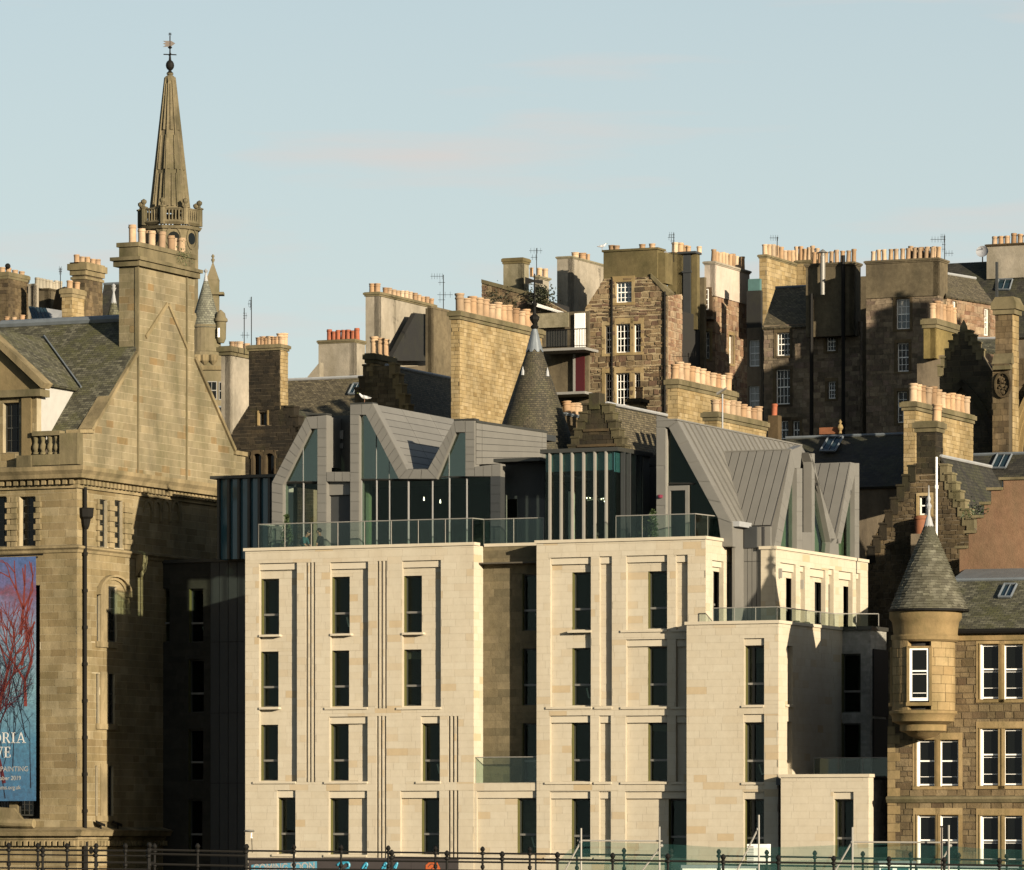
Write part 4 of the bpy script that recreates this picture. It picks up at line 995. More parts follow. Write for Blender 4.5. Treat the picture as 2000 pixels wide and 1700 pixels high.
# ---- block D: upper corner, set back on C's roof
yD = LB - .35; xD0, xD1 = hx(1486, yD), hx(1515, yD); ZD = hz_(1500, 1073, yD)
hwall(H, xD0, xD1, ZC_ - .1, ZD, [], yD)
DSf = H.sub(xD1, yD, 90); LD = DSf.hit(1695, 1098)[0]; DS = Face(DSf)
DS.recess(1524, 1101, 1554, 1226, [(1535, 1130, 1548, 1226)], lintel=13); DS.recess(1562, 1106, 1572, 1226, lintel=10)
DS.recess(1582, 1112, 1612, 1228, [(1591, 1138, 1606, 1228)], lintel=13); DS.recess(1618, 1112, 1628, 1228, [(1618, 1142, 1626, 1228)], lintel=10)
DS.recess(1638, 1117, 1665, 1230, [(1647, 1146, 1660, 1230)], lintel=13); DS.recess(1672, 1120, 1680, 1230, [(1673, 1150, 1679, 1230)], lintel=10)
DS.build(0, LD, ZC_ - .1, ZD)
coping(H, xD0, xD1, yD, yD + .4, ZD); T.part('coping', MB().box(xD1 - .5, xD1 + .07, yD + .47, yD + LD, ZD, ZD + .13), 'hotel_trim', H)
T.part('core', MB().box(xB1 + .1, xD1 - .8, yD + .9, yD + LD - .2, ZC_, ZD), 'room_dark', H)
# zinc wall between B and D
yZ = yD + .15; a, b = hx(1437, yZ), hx(1487, yZ); z0, z1 = ZC_, hz_(1460, 1030, yZ); n = 7
for i in range(n):
    for c, d in ((z0, hz_(1460, 1097, yZ)), (hz_(1460, 1097, yZ), z1)):
        xa, xb = a - .3 + (b - a + .3) * i / n, a - .3 + (b - a + .3) * (i + 1) / n
        T.piece('panel', 'zinc', H, (xb - xa) * (d - c), rnd.uniform(0, .4), box=(xa + .012, xb - .012, yZ - .03, yZ + .05, c + .01, d - .01))
T.part('backing', MB().box(a - .4, b + .1, yZ + .02, yZ + .2, z0, z1), 'zinc_gap', H)
# glass on C's terrace
y1 = .0
P = [(hx(1393, yC + .25), yC + .25), (xC1 - .15, yC + .25), (xC1 - .15, LC + yC - .6), (hx(1716, yK + .3), yK + .3)]
balustrade(H, P, ZC_ + .12, hz_(1500, 1186, yC + .25) - ZC_ - .12, [3, 4, 2])
# ---- wing set back on the left, in the block's shadow
yW = 11.2; xW0, xW1 = hx(291, yW), hx(484, yW); ZW = hz_(380, 1099, yW); wh = []
for q in ((307, 1150, 331, 1255), (369, 1150, 397, 1255), (368, 1288, 398, 1392), (368, 1425, 397, 1525), (368, 1562, 395, 1668)):
    r = H.rect(*q, yW); wh.append(r); hwindow(H, r, yW + .25)
hwall(H, xW0, hx(411, yW), zlow, ZW, wh, yW, .25, 'hotel_shaded', 'hotel_shaded')
for i in range(4):
    xa, xb = hx(411 + i * 17.5, yW), hx(428.5 + i * 17.5, yW)
    zs = [zlow, hz_(430, 1530, yW), hz_(430, 1393, yW), hz_(430, 1254, yW), ZW]
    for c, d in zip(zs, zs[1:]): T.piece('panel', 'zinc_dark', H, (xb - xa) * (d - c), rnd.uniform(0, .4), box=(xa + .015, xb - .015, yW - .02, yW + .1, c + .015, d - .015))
T.part('core', MB().box(.3, xA - .1, 4.5, 16, 0, ZT - .3), 'room_dark', H)
T.part('backing', MB().box(hx(411, yW), xW1 + 1, yW + .05, yW + .3, 0, ZW), 'zinc_gap', H)
T.part('wing_roof', MB().box(xW0 - .1, .2, yW - .1, yW + 9, ZW, ZW + .15), 'metal_dark', H)
hwall(H.sub(0, yW, -90), 0, yW, zlow, ZT, [], 0, .2, sm=(.31, 1, 2))
for a_, b_, c_ in ((.1, xA, .3), (xA + .01, xB0, 1.3), (xB0 + .01, xB1 - .1, .3)): T.part('terrace', MB().box(a_, b_, c_, 12, ZT - .95, ZT - .75), 'zinc_dark', H)
T.part('core', MB().box(xA + .2, xB1 - .3, 4.5, 12, 0, ZT - .4), 'room_dark', H)
# teal glass stair box on the wing
yG = 10.2; ga, gb = hx(426, yG), hx(545, yG); gz0, gz1 = ZW + .05, hz_(440, 936, yG)
T.part('roof_slab', MB().box(ga - .3, gb, yG - .25, yG + 5, gz1, gz1 + .14), 'metal_dark', H)
nf = 6
for i in range(nf):
    xa, xb = ga + (gb - ga) * i / nf, ga + (gb - ga) * (i + 1) / nf
    T.part('glazing_panel', MB().box(xa + .1, xb, yG + .05, yG + .08, gz0, gz1), 'pane_teal', H)
    T.part('fin', MB().box(xa, xa + .12, yG - .12, yG + .1, gz0, gz1), 'metal_dark', H)
T.part('glazing_panel', MB().box(ga, ga + .04, yG + .1, yG + 4.5, gz0, gz1), 'pane_teal', H)
# ---- zinc rooftop storey, left: folded front
yP = 2.0; ZF = ZT - .73; TH = .5
def strip(pts, n, mat='zinc', th=TH, y=yP): 
    q = T.band(H, pts, n, y, th, mat); T.part('frame_core', MB().prism([(p[0], p[1]) for p in q], y - .005, y + th), mat, H)
strip([(531, 1074), (553, 1074), (553, 948), (531, 943)], 7); strip([(531, 943), (553, 948), (607, 838), (598, 815)], 8)
strip([(598, 815), (607, 838), (620, 838), (620, 813)], 1); strip([(620, 813), (620, 838), (638, 838), (638, 811)], 1); strip([(620, 838), (638, 838), (638, 1074), (620, 1074)], 13)
strip([(638, 922), (638, 941), (684, 941), (684, 922)], 3)
strip([(684, 811), (702, 811), (702, 1074), (684, 1074)], 14); strip([(684, 788), (684, 811), (707, 811), (707, 788)], 1); strip([(707, 788), (707, 811), (716, 811), (728, 788)], 1)
strip([(728, 788), (715, 811), (779, 936), (795, 917)], 9); strip([(795, 917), (779, 936), (797, 936), (808, 917)], 1); strip([(808, 917), (797, 936), (822, 936), (824, 917)], 1); strip([(824, 917), (822, 936), (853, 936), (836, 917)], 1)
strip([(836, 917), (853, 936), (890, 845), (887, 822)], 7); strip([(887, 822), (890, 845), (909, 845), (909, 822)], 1); strip([(909, 822), (909, 845), (927, 845), (927, 822)], 1)
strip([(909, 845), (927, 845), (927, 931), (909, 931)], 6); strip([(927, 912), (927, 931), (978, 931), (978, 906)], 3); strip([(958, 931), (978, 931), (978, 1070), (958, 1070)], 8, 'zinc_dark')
# side wall on the right of the left gable: faces the sun
x9 = hx(927, yP); SF = H.sub(x9, yP, 90); q = [SF.hit(px, py) for px, py in ((929, 908), (1067, 903), (1067, 846), (929, 826))]
for j in range(6):
    for i in range(3):
        def lp(u, v): a = (q[0][0] + (q[1][0] - q[0][0]) * u, q[0][1] + (q[1][1] - q[0][1]) * u); b = (q[3][0] + (q[2][0] - q[3][0]) * u, q[3][1] + (q[2][1] - q[3][1]) * u); return (a[0] + (b[0] - a[0]) * v, a[1] + (b[1] - a[1]) * v)
        us = [0, .08, .93, 1]; u0, u1, v0, v1 = us[i] + .003, us[i + 1] - .003, j / 6 + .006, (j + 1) / 6 - .006
        m = MB().prism(ccw([lp(u0, v0), lp(u1, v0), lp(u1, v1), lp(u0, v1)]), -.03, .02); T.piece('panel', 'zinc', SF, 1.0, rnd.uniform(0, .3), vf=(m.v, m.f))
T.part('frame_core', MB().prism(ccw(q), .0, .4), 'zinc_gap', SF)
T.part('edge_cap', MB().prism(ccw([q[3], q[2], (q[2][0], q[2][1] + .1), (q[3][0], q[3][1] + .1)]), -.06, .5), 'metal_dark', SF)
# trough roof behind the V
x7, z7 = H.hit(728, 789, yP); x8, z8 = H.hit(794, 915, yP); y_b = H.hitx(893, 818, x7)[0]; x10, z10 = H.hit(887, 822, yP); x11 = hx(836, yP)
def flat(mat, p, nu, nv, name='panel'):
    b_, n_ = T.quadpanels(H, p, nu, nv, .03, mat, gap=.045 if nv == 1 else .028)
    T.part('roof_deck', MB().hexa(b_ + [v - n_ * .10 for v in b_]) if True else None, 'zinc_gap', H)
flat('zinc', [(x8, yP + .02, z8), (x8, y_b, z8), (x7, y_b, z7), (x7, yP + .02, z7)], 3, 9)
flat('zinc', [(x10, yP + .02, z10), (x10, y_b, z10), (x11, y_b, z8), (x11, yP + .02, z8)], 3, 6)
T.part('roof_deck', MB().box(x8 - .1, x11 + .1, yP + .1, y_b, z8 - .3, z8 - .02), 'zinc_dark', H)
T.part('roof_deck', MB().box(hx(684, yP) + .02, x7 - .02, yP + .5, y_b, z7 - .25, z7 - .02), 'zinc_dark', H); T.part('roof_deck', MB().box(x10, x9 - .02, yP + .5, y_b, z10 - .3, z10 - .03), 'zinc_dark', H)
T.part('edge_cap', MB().box(hx(684, yP), x7, yP - .04, yP + .5, z7, z7 + .07), 'metal_dark', H); T.part('edge_cap', MB().box(x10, x9, yP - .04, yP + .5, z10, z10 + .07), 'metal_dark', H)
x6, z6 = H.hit(598, 814, yP); x6b = hx(638, yP); T.part('edge_cap', MB().box(x6, x6b, yP - .04, yP + .5, z6 + .05, z6 + .12), 'metal_dark', H)
# slope on the left of the first gable, and its roof
x5, z5 = H.hit(531, 943, yP)
flat('zinc', [(x6, yP + .02, z6), (x6, 9, z6), (x5, 9, z5), (x5, yP + .02, z5)], 3, 8)
T.part('roof_deck', MB().box(x6, x6b - .02, yP + .5, 9, z6 - .25, z6 - .03), 'zinc_dark', H)
T.part('side_wall', MB().box(x6b - .1, x6b, yP + .5, 9, hz_(640, 912, yP), z6 - .03), 'zinc', H)
# dark slot between the gables with louvre, and the service door below
s0, s1 = hx(638, yP), hx(684, yP)
T.part('slot_back', MB().box(s0 - .3, s1 + .3, yP + 1.4, yP + 1.6, ZF, hz_(660, 812, yP + 1.4)), 'metal_dark', H)
a, b, c, d = H.rect(660, 841, 671, 858, yP + 1.35); T.part('louvre', MB().box(a, b, yP + 1.3, yP + 1.4, c, d), 'metal_pale', H)
a, b, c, d = H.rect(661, 866, 671, 876, yP + 1.35); T.part('louvre', MB().box(a, b, yP + 1.32, yP + 1.4, c, d), 'zinc', H)
a, b, c, d = H.rect(638, 941, 684, 967, yP + .3); T.part('door_head', MB().box(a, b, yP + .25, yP + .4, c, d), 'zinc', H)
a, b, c, d = H.rect(640, 967, 684, 1072, yP + .4); T.part('door', MB().box(a, b, yP + .42, yP + .5, ZF, d), 'zinc_dark', H)
# glazing of the left part
def glaze(pts, y, mulls, transoms=(), glass='glass_clear', name='glazing'):
    q = ccw([H.hit(px, py, y) for px, py in pts]); o = T.part(name, MB().prism(q, y, y + .02), glass, H)
    for (p0, p1, w_) in list(mulls) + list(transoms):
        a, b = H.hit(*p0, y), H.hit(*p1, y); T.part('mullion', MB().tube([(a[0], y - .02, a[1]), (b[0], y - .02, b[1])], w_, 4), 'metal_frame', H, o)
    return o
glaze([(553, 1074), (553, 948), (607, 838), (621, 838), (621, 1074)], yP + .25, [((593, 1074), (593, 866), .05), ((557, 1074), (557, 945), .03)], [((553, 942), (621, 942), .07)])
glaze([(702, 1074), (702, 811), (716, 811), (779, 936), (853, 936), (853, 1074)], yP + .25, [((736, 1074), (736, 850), .05), ((761, 1074), (761, 900), .04), ((798, 1074), (798, 936), .06), ((845, 1074), (845, 936), .05), ((706, 1074), (706, 811), .05)], [((702, 937), (853, 937), .06)])
glaze([(853, 1070), (853, 936), (891, 845), (909, 845), (909, 931), (958, 931), (958, 1070)], yP + .25, [((878, 1070), (878, 875), .05), ((912, 1070), (912, 931), .05)], [((853, 932), (912, 932), .06)])
for pts in ([(553, 943), (553, 948), (607, 838), (621, 838), (621, 943)], [(706, 937), (706, 811), (716, 811), (779, 936)], [(853, 936), (891, 845), (909, 845), (909, 932)]):
    T.part('upper_glazing', MB().prism(ccw([H.hit(*p, yP + .2) for p in pts]), yP + .2, yP + .215), 'glass_upper', H)
# recessed dark lobby between gable and pavilion
yL = 3.2; a, b, c, d = H.rect(978, 905, 1064, 1072, yL)
T.part('lobby_wall', MB().box(a, b, yL, yL + .1, H.hit(1000, 975, yL)[1], d).box(a, hx(982, yL), yL, yL + .1, ZF, d).box(hx(1010, yL), b, yL, yL + .1, ZF, d), 'zinc_dark', H)
T.part('lobby_roof', MB().box(hx(960, yP), b + .2, yP + .2, 9, d, d + .15), 'metal_dark', H)
T.part('open_door', MB().box(hx(984, yL), hx(991, yL), yL - .1, yL - .03, ZF, H.hit(990, 966, yL)[1]), 'metal_pale', H)
for px in (997, 1010.5):
    x, z = H.hit(px, 973, yL + .6); T.part('downlight', MB().ball((x, yL + .6, z), .045, 8), 'lamp_glow', H)
# interior of the rooftop storey: floor, ceiling strip, back wall, columns
T.part('floor', MB().box(.3, xB1 - .2, yP - 1.5, 10, ZF - .05, ZF + .01), 'room_wall', H)
T.part('back_wall', MB().box(.2, xB1, 8.2, 8.4, ZF, hz_(800, 905, 8.3)).box(.2, hx(640, 8.2), 8.2, 8.4, hz_(800, 905, 8.3) + .01, z6 - .3), 'room_dark', H)
T.part('ceiling', MB().box(hx(640, 3), hx(1060, 3), 3.6, 8.2, hz_(800, 935, 3.6), hz_(800, 935, 3.6) + .12), 'room_wall', H)
a, b = hx(560, 4.2), hx(573, 4.2); T.part('column', MB().box(a, b, 4.2, 4.6, ZF, hz_(560, 945, 4.2)), 'room_white', H)
a, b = hx(712, 3.2), hx(720, 3.2); T.part('column', MB().box(a, b, 3.2, 3.5, ZF, hz_(715, 945, 3.2)), 'pane_green', H)
for px, py in ((722, 978), (828, 975), (860, 980)):
    x, z = H.hit(px, py, 4.6); T.part('pendant_lamp', MB().lathe([(.01, z + .1), (.03, z), (.03, z - .07), (.0, z - .07)], x, 4.6, 8), 'lamp_glow', H)
# balustrade along the front edge of A, then back into the recess
zb = ZT + .11; hb = hz_(700, 1019, .35) - zb
balustrade(H, [(hx(549, 1.6), 1.7), (hx(505, .35), .35), (hx(923, .35), .35), (hx(945, 1.25), 1.25), (hx(1062, 1.25), 1.25)], zb, hb, [1, 8, 1, 2])
# ---- glass pavilion with fins
yQ = 1.0; qa, qb = hx(1064, yQ), hx(1204, yQ); qz1 = hz_(1130, 884, yQ); QS = H.sub(qb, yQ, 90); LQ = QS.hit(1268, 900)[0]
T.part('roof_slab', MB().box(qa - .15, qb + .12, yQ - .15, yQ + LQ + .1, qz1, qz1 + .17), 'metal_dark', H)
for i, px in enumerate((1075, 1097, 1119, 1141, 1163, 1185)):
    x = hx(px, yQ); T.part('fin', MB().box(x - .035, x + .035, yQ - .14, yQ + .05, ZT + .11, qz1), 'metal_pale', H)
T.part('glazing', MB().box(qa, qb - .05, yQ + .06, yQ + .08, ZT, qz1), 'glass_clear', H)
T.part('glass_band', MB().box(qa + .02, qb - .06, yQ + .10, yQ + .12, hz_(1130, 920, yQ), qz1), 'pane_teal', H)
for px in (1215, 1226, 1237, 1247):
    x = QS.hit(px, 1000)[0]; T.part('fin', MB().box(x - .04, x + .04, -.14, .05, ZT + .11, qz1), 'zinc_dark', QS)
T.part('glazing', MB().box(.02, LQ - .5, .06, .08, ZT, qz1), 'glass_clear', QS)
T.part('glass_band', MB().box(.03, LQ - .5, .10, .12, QS.hit(1225, 925)[1], qz1), 'pane_teal', QS)
T.part('corner_post', MB().box(LQ - .75, LQ, -.02, .3, ZT, qz1), 'zinc', QS)
T.part('partition', MB().box(hx(1110, 3.5), hx(1119, 3.5), 3.5, 3.7, ZF, hz_(1115, 960, 3.5)), 'room_white', H)
T.part('ceiling', MB().box(qa, qb - .1, yQ + .4, yQ + 4.5, qz1 - .35, qz1 - .25), 'room_wall', H)
m = MB(); cx_, cz_ = H.hit(1165, 975, 2.6)
for i in range(7):
    a = i * 1.1; m.tube([(cx_ - .5 * math.cos(a), 2.6 + .3 * math.sin(a), cz_ + .12 * math.sin(i * 2)), (cx_ + .5 * math.cos(a), 2.6 - .3 * math.sin(a), cz_ - .12 * math.sin(i * 2))], .012, 4)
T.part('chandelier', m, 'metal_pale', H)
for i in range(6):
    x, z = cx_ + rnd.uniform(-.5, .5), cz_ + rnd.uniform(-.2, .1); T.part('bulb', MB().ball((x, 2.6, z), .03, 6), 'lamp_glow', H)
# balustrade on B
y2 = .3
balustrade(H, [(hx(1203, y2), y2), (hx(1358, y2), y2), (xB1 - .3, hz_(0, 0) * 0 + 2.4)], zb, hz_(1280, 1006, y2) - zb, [3, 2], post=.012)
# ---- right zinc gable
yR2 = 1.9
def rs(pts, n, mat='zinc'): strip(pts, n, mat, .4, yR2)
rs([(1282, 835), (1299, 835), (1299, 1068), (1282, 1068)], 3); rs([(1282, 812), (1282, 835), (1305, 835), (1324, 823)], 1)
rs([(1324, 823), (1306, 835), (1402, 1012), (1430, 1022)], 5); rs([(1430, 1022), (1402, 1012), (1410, 1068), (1432, 1068)], 1)
T.part('jamb', MB().box(*[hx(p, yR2) for p in (1299, 1302)], yR2 - .02, yR2 + .2, ZF, hz_(1300, 838, yR2)), 'metal_pale', H)
glaze([(1300, 1070), (1300, 838), (1306, 836), (1402, 1012), (1405, 1070)], yR2 + .22, [], [((1300, 945), (1358, 945), .04)])
a, b, c, d = H.rect(1303, 949, 1346, 1064, yR2 + .15); m = MB().box(a, a + .16, yR2 + .1, yR2 + .2, ZF, d).box(b - .16, b, yR2 + .1, yR2 + .2, ZF, d).box(a + .16, b - .16, yR2 + .1, yR2 + .2, d - .2, d); T.part('door_frame', m, 'zinc', H)
x, z = H.hit(1289, 970, yR2 - .1); T.part('alarm_box', MB().lathe([(.02, z + .08), (.12, z + .06), (.1, z - .06), (.02, z - .08)], x, yR2 - .08, 10), 'cloth_red', H)
# main slope R1
xr, zr_ = H.hit(1322, 821, yR2); xe, ze = H.hit(1430, 1021, yR2); ybk = H.hitx(1566, 864, xr)[0]
flat('zinc', [(xe, yR2, ze), (xe, ybk, ze), (xr, ybk, zr_), (xr, yR2, zr_)], 24, 1)
m = MB()
for i in range(1, 24):
    t = i / 24; y = yR2 + (ybk - yR2) * t; a, b = Vector((xe, y, ze)), Vector((xr, y, zr_)); n_ = Vector((zr_ - ze, 0, xe - xr)).normalized(); 
    m.hexa([a - Vector((0, .012, 0)), a + Vector((0, .012, 0)), a + Vector((0, .012, 0)) + n_ * .06, a - Vector((0, .012, 0)) + n_ * .06, b - Vector((0, .012, 0)), b + Vector((0, .012, 0)), b + Vector((0, .012, 0)) + n_ * .06, b - Vector((0, .012, 0)) + n_ * .06])
T.part('standing_seams', m, 'zinc', H, kind='stuff')
T.part('edge_cap', MB().box(hx(1282, yR2), xr + .03, yR2 - .05, ybk, zr_, zr_ + .06), 'zinc', H)
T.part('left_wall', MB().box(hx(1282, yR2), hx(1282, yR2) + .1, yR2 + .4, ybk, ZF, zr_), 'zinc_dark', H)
T.part('gutter', MB().box(xe - .05, xe + .28, yR2 + .1, yD + .9, ze - .16, ze + .06), 'lead_white', H)
T.part('side_wall', MB().box(xe - .12, xe, yR2 + .3, ybk, ZC_, ze - .1), 'zinc', H)
T.part('back_wall', MB().prism(ccw([(hx(1282, yR2), ZF), (xe, ZF), (xe, ze), (xr, zr_), (hx(1282, yR2), zr_)]), ybk - .1, ybk), 'zinc_dark', H)
# right elevation on the side plane above block D
xS = xD1 - .35; S2 = H.sub(xS, 0, 90)       # local x = depth y, outward = +x of H
def sstrip(pts, n, mat='zinc', th=.35):
    q = [S2.hit(px, py) for px, py in pts]
    for i in range(n):
        lp = lambda a, b, t: (a[0] + (b[0] - a[0]) * t, a[1] + (b[1] - a[1]) * t)
        c = [lp(q[0], q[3], i / n), lp(q[1], q[2], i / n), lp(q[1], q[2], (i + 1) / n), lp(q[0], q[3], (i + 1) / n)]
        cx_, cz_ = sum(a for a, _ in c) / 4, sum(b for _, b in c) / 4; c = ccw([(cx_ + (a - cx_) * .985, cz_ + (b - cz_) * .985) for a, b in c])
        m = MB().prism(c, -.03, .1); T.piece('panel', mat, S2, area(c), rnd.uniform(0, .3), vf=(m.v, m.f))
    T.part('frame_core', MB().prism(ccw(q), -.005, th), mat, S2)
sstrip([(1508, 1082), (1521, 1082), (1551, 915), (1543, 880)], 8); sstrip([(1543, 880), (1551, 915), (1562, 915), (1566, 870)], 1); sstrip([(1555, 915), (1566, 915), (1566, 1084), (1555, 1084)], 6)
sstrip([(1566, 1040), (1566, 1084), (1584, 1086), (1584, 1040)], 1); sstrip([(1584, 886), (1590, 886), (1590, 1088), (1584, 1088)], 4)
sstrip([(1578, 884), (1590, 905), (1621, 1062), (1632, 1050)], 8); sstrip([(1621, 1052), (1618, 1090), (1638, 1091), (1636, 1052)], 1)
sstrip([(1632, 1062), (1641, 1062), (1668, 930), (1660, 905)], 7); sstrip([(1660, 905), (1667, 930), (1677, 930), (1677, 905)], 1); sstrip([(1668, 930), (1677, 930), (1677, 1094), (1668, 1094)], 5)
for pts in ([(1521, 1084), (1551, 916), (1556, 916), (1556, 1084)], [(1590, 1088), (1590, 908), (1620, 1062), (1620, 1090)], [(1640, 1091), (1640, 1062), (1668, 930), (1668, 1094)]):
    q = ccw([S2.hit(*p) for p in pts]); T.part('glazing', MB().prism(q, .18, .2), 'glass_clear', S2); T.part('blind', MB().prism(q, .5, .52), 'pane_green', S2)
# cross gable slope facing the front
yg0 = S2.hit(1508, 1060)[0]; g1 = H.ptx(1543, 879, xS); g0 = H.ptx(1505, 1026, xS)
dx = xS - xe; zt = g1.z; tx = (zt - ze) / (zr_ - ze) * (xr - xe)
xl = xe + tx; ns = 8; nrm = Vector((0, -(zt - g0.z), g1.y - g0.y)).normalized(); nrm = nrm if nrm.z > 0 else -nrm
def sp(x, v): return Vector((x, g0.y + (g1.y - g0.y) * v, g0.z + (zt - g0.z) * v))
vb = lambda x: max(0.0, min(1.0, (xe - x) / (xe - xl)))
for i in range(ns):
    xa, xb = xl + (xS - xl) * i / ns + .022, xl + (xS - xl) * (i + 1) / ns - .022
    c = [sp(xa, vb(xa)), sp(xb, vb(xb)), sp(xb, 1), sp(xa, 1)]; m = MB().hexa([p + nrm * .02 for p in c] + [p - nrm * .01 for p in c]); T.piece('panel', 'zinc', H, 1.0, rnd.uniform(0, .25), vf=(m.v, m.f))
c = [sp(xl, 1), sp(xe, 0), sp(xS, 0), sp(xS, 1)]; T.part('roof_deck', MB().hexa([p - nrm * .012 for p in c] + [p - nrm * .1 for p in c]), 'zinc_gap', H)
T.part('ridge_cap', MB().box(xl, xS + .03, g1.y - .05, g1.y + .15, zt, zt + .05), 'zinc', H)
T.part('cross_roof', MB().box(xe + tx, xS, g1.y, S2.hit(1566, 880)[0], zt - .06, zt), 'zinc', H)
T.part('cross_wall', MB().box(xe, xS, g0.y - .02, g0.y + .12, ZD, g0.z - .05), 'zinc', H)
T.part('hopper_box', MB().box(xe + .05, xe + .62, yD + .05, yD + .55, hz_(1480, 1070, yD), ze - .1), 'zinc_dark', H)
# second fold further back
ya, yb_ = S2.hit(1584, 890)[0], S2.hit(1677, 905)[0]; za = S2.hit(1580, 886)[1]; yv, zv = S2.hit(1627, 1056); zb2 = S2.hit(1670, 905)[1]
flat('zinc', [(xS - .02, yv, zv), (xS - 3.2, yv, zv), (xS - 3.2, ya + .1, za), (xS - .02, ya + .1, za)], 6, 1)
flat('zinc', [(xS - 3.2, yv, zv), (xS - .02, yv, zv), (xS - .02, S2.hit(1660, 905)[0], zb2), (xS - 3.2, S2.hit(1660, 905)[0], zb2)], 7, 1)
T.part('end_roof', MB().box(xS - 3.2, xS, S2.hit(1660, 905)[0], yb_, zb2 - .06, zb2), 'zinc', H); T.part('end_wall', MB().box(xS - 3.2, xS, yb_ - .1, yb_, ZD, zb2), 'zinc', H)
T.part('dark_core', MB().box(xS - 3, xS - .6, g1.y + .5, yb_ - .2, ZD, ZD + 2.2), 'room_dark', H)
# wall lights, pipe on block D, flood lights on its roof
for px, py in ((1440, 1137),):
    y, z = H.hitx(px, py, xB1); T.part('wall_light', MB().box(xB1 + .02, xB1 + .14, y - .05, y + .05, z - .18, z + .18), 'metal_pale', H)
for px, py in ((1563, 1142), (1521, 1120)):
    y, z = H.hitx(px, py, xD1); T.part('wall_light', MB().box(xD1 + .02, xD1 + .14, y - .05, y + .05, z - .2, z + .2), 'metal_pale', H)
T.finish()
# ---------------------------------------------------------------- stone house with corner turret on the right
G = Fr.at(1735, 202.6, -20)
T = Thing('turret_house', 'brown rubble stone house with a slate-capped corner turret and white sash windows', 'house', G)
gx = lambda px, y=0: G.hit(px, 1300, y)[0]
ze = G.hit(1900, 1237)[1]; xr_ = gx(2160)
prs = [(1791, 1446, 1829, 1536), (1834, 1446, 1872, 1536), (1792, 1593, 1829, 1700), (1835, 1593, 1872, 1700), (1915, 1259, 1954, 1366), (1959, 1259, 1998, 1366), (1915, 1424, 1955, 1535), (1958, 1424, 1997, 1535), (1915, 1594, 1955, 1700), (1958, 1594, 1997, 1700),
       (2060, 1259, 2100, 1366), (2060, 1424, 2100, 1535), (2060, 1594, 2100, 1700)]
rects = [G.rect(*q) for q in prs]
T.wall(G, [(0, 0), (xr_, 0), (xr_, ze), (0, ze)], rects, 0, .35, (.27, .3, .62), 'house_stone', 'house_mortar', jit=.25, gap=.028, proud=.03)
for i, r in enumerate(rects):
    x0, x1, z0, z1 = r
    o = sash(T, G, x0 + .03, x1 - .02, z0 + .03, z1 - .03, .14, 1, 2, mid=.55, fw=.05, bar=.02)
    # splayed white reveal lit by the sun on the left, raised roll moulding outside
    T.part('reveal', MB().box(x0, x0 + .06, .0, .2, z0, z1), 'white_paint', G, o)
    T.part('blind_bar', MB().box(x0 + .09, x1 - .08, .15, .175, z0 + (z1 - z0) * .2, z0 + (z1 - z0) * .2 + .022), 'white_paint', G, o)
    surround(T, G, x0, x1, z0, z1, 'house_dressed', .17, 0, True, .3)
    T.part('moulding', MB().box(x0 - .05, x0 - .012, -.075, 0, z0, z1 + .05).box(x1 + .012, x1 + .05, -.075, 0, z0, z1 + .05).box(x0 - .05, x1 + .05, -.078, 0, z1 + .015, z1 + .055), 'house_dressed', G, o)
# long and short quoins on the corner
z = ZC - 1.5; i = 0
while z < ze - 3.8:
    h = .36; T.piece('stone', 'house_dressed', G, 1.0, rnd.random(), box=(-.02, .5 if i % 2 else .3, -.05, .2, z + .01, z + h - .01)); z += h; i += 1
T.wall(G.sub(0, 9, -90), [(0, 0), (9, 0), (9, ze), (0, ze)], [], 0, .3, None, 'house_stone', 'house_stone')
zs = G.hit(1850, 1562)[1]
T.part('string_course', MB().prismx([(0, zs - .16), (-.1, zs - .12), (-.2, zs + .02), (-.2, zs + .1), (0, zs + .16)], -.05, xr_), 'mossy_trim', G)
T.part('eaves_course', MB().box(gx(1850), xr_, -.12, .2, ze - .3, ze - .02), 'house_dressed', G)
T.part('gutter', MB().tube([(gx(1846), -.28, ze + .06), (xr_, -.28, ze + .06)], .11, 8), 'iron', G)
# roof
yr = 3.8; zr = G.hit(1960, 1133, yr)[1]
roof(T, G, [(.95, -.2, ze), (xr_, -.2, ze), (xr_, yr, zr), (.95, yr, zr)], 'slate_moss', ridge='lead')
T.part('core', MB().box(.2, xr_, .36, 9, 0, ze - .1), 'room_dark', G)
def skylight(T, fr, px0, py0, px1, py1, roofp, name='skylight', mat='pane_sky'):
    """roofp(x,y): a frame lying on the roof: base point at the pixel centre, along the slope"""
    pass
# skylight on that slope
sl = (zr - ze) / (yr + .2); L_ = math.hypot(1, sl)
def onslope(fr, px, py, y0, z0, s):     # ray against plane z = z0 + s*(y-y0)
    c, d = fr.ray(px, py); t = (z0 + s * (c.y - y0) - c.z) / (d.z - s * d.y); return c + d * t
def rooflight(T, fr, pts, y0, z0, s, up=.09):
    P = [onslope(fr, px, py, y0, z0, s) for px, py in pts]; n = Vector((0, -s, 1)).normalized()
    m = MB()
    for a, b in zip(P, P[1:] + P[:1]): m.tube([a + n * up, b + n * up], .06, 4)
    m.tube([(P[0] + P[1]) / 2 + n * up, (P[2] + P[3]) / 2 + n * up], .03, 4)
    o = T.part('skylight', m, 'lead', fr)
    T.part('pane', MB().hexa([p + n * (up - .03) for p in P] + [p + n * (up - .08) for p in P]), 'pane_sky', fr, o)
rooflight(T, G, [(1950, 1170), (1974, 1170), (1986, 1145), (1962, 1145)], -.2, ze, sl)
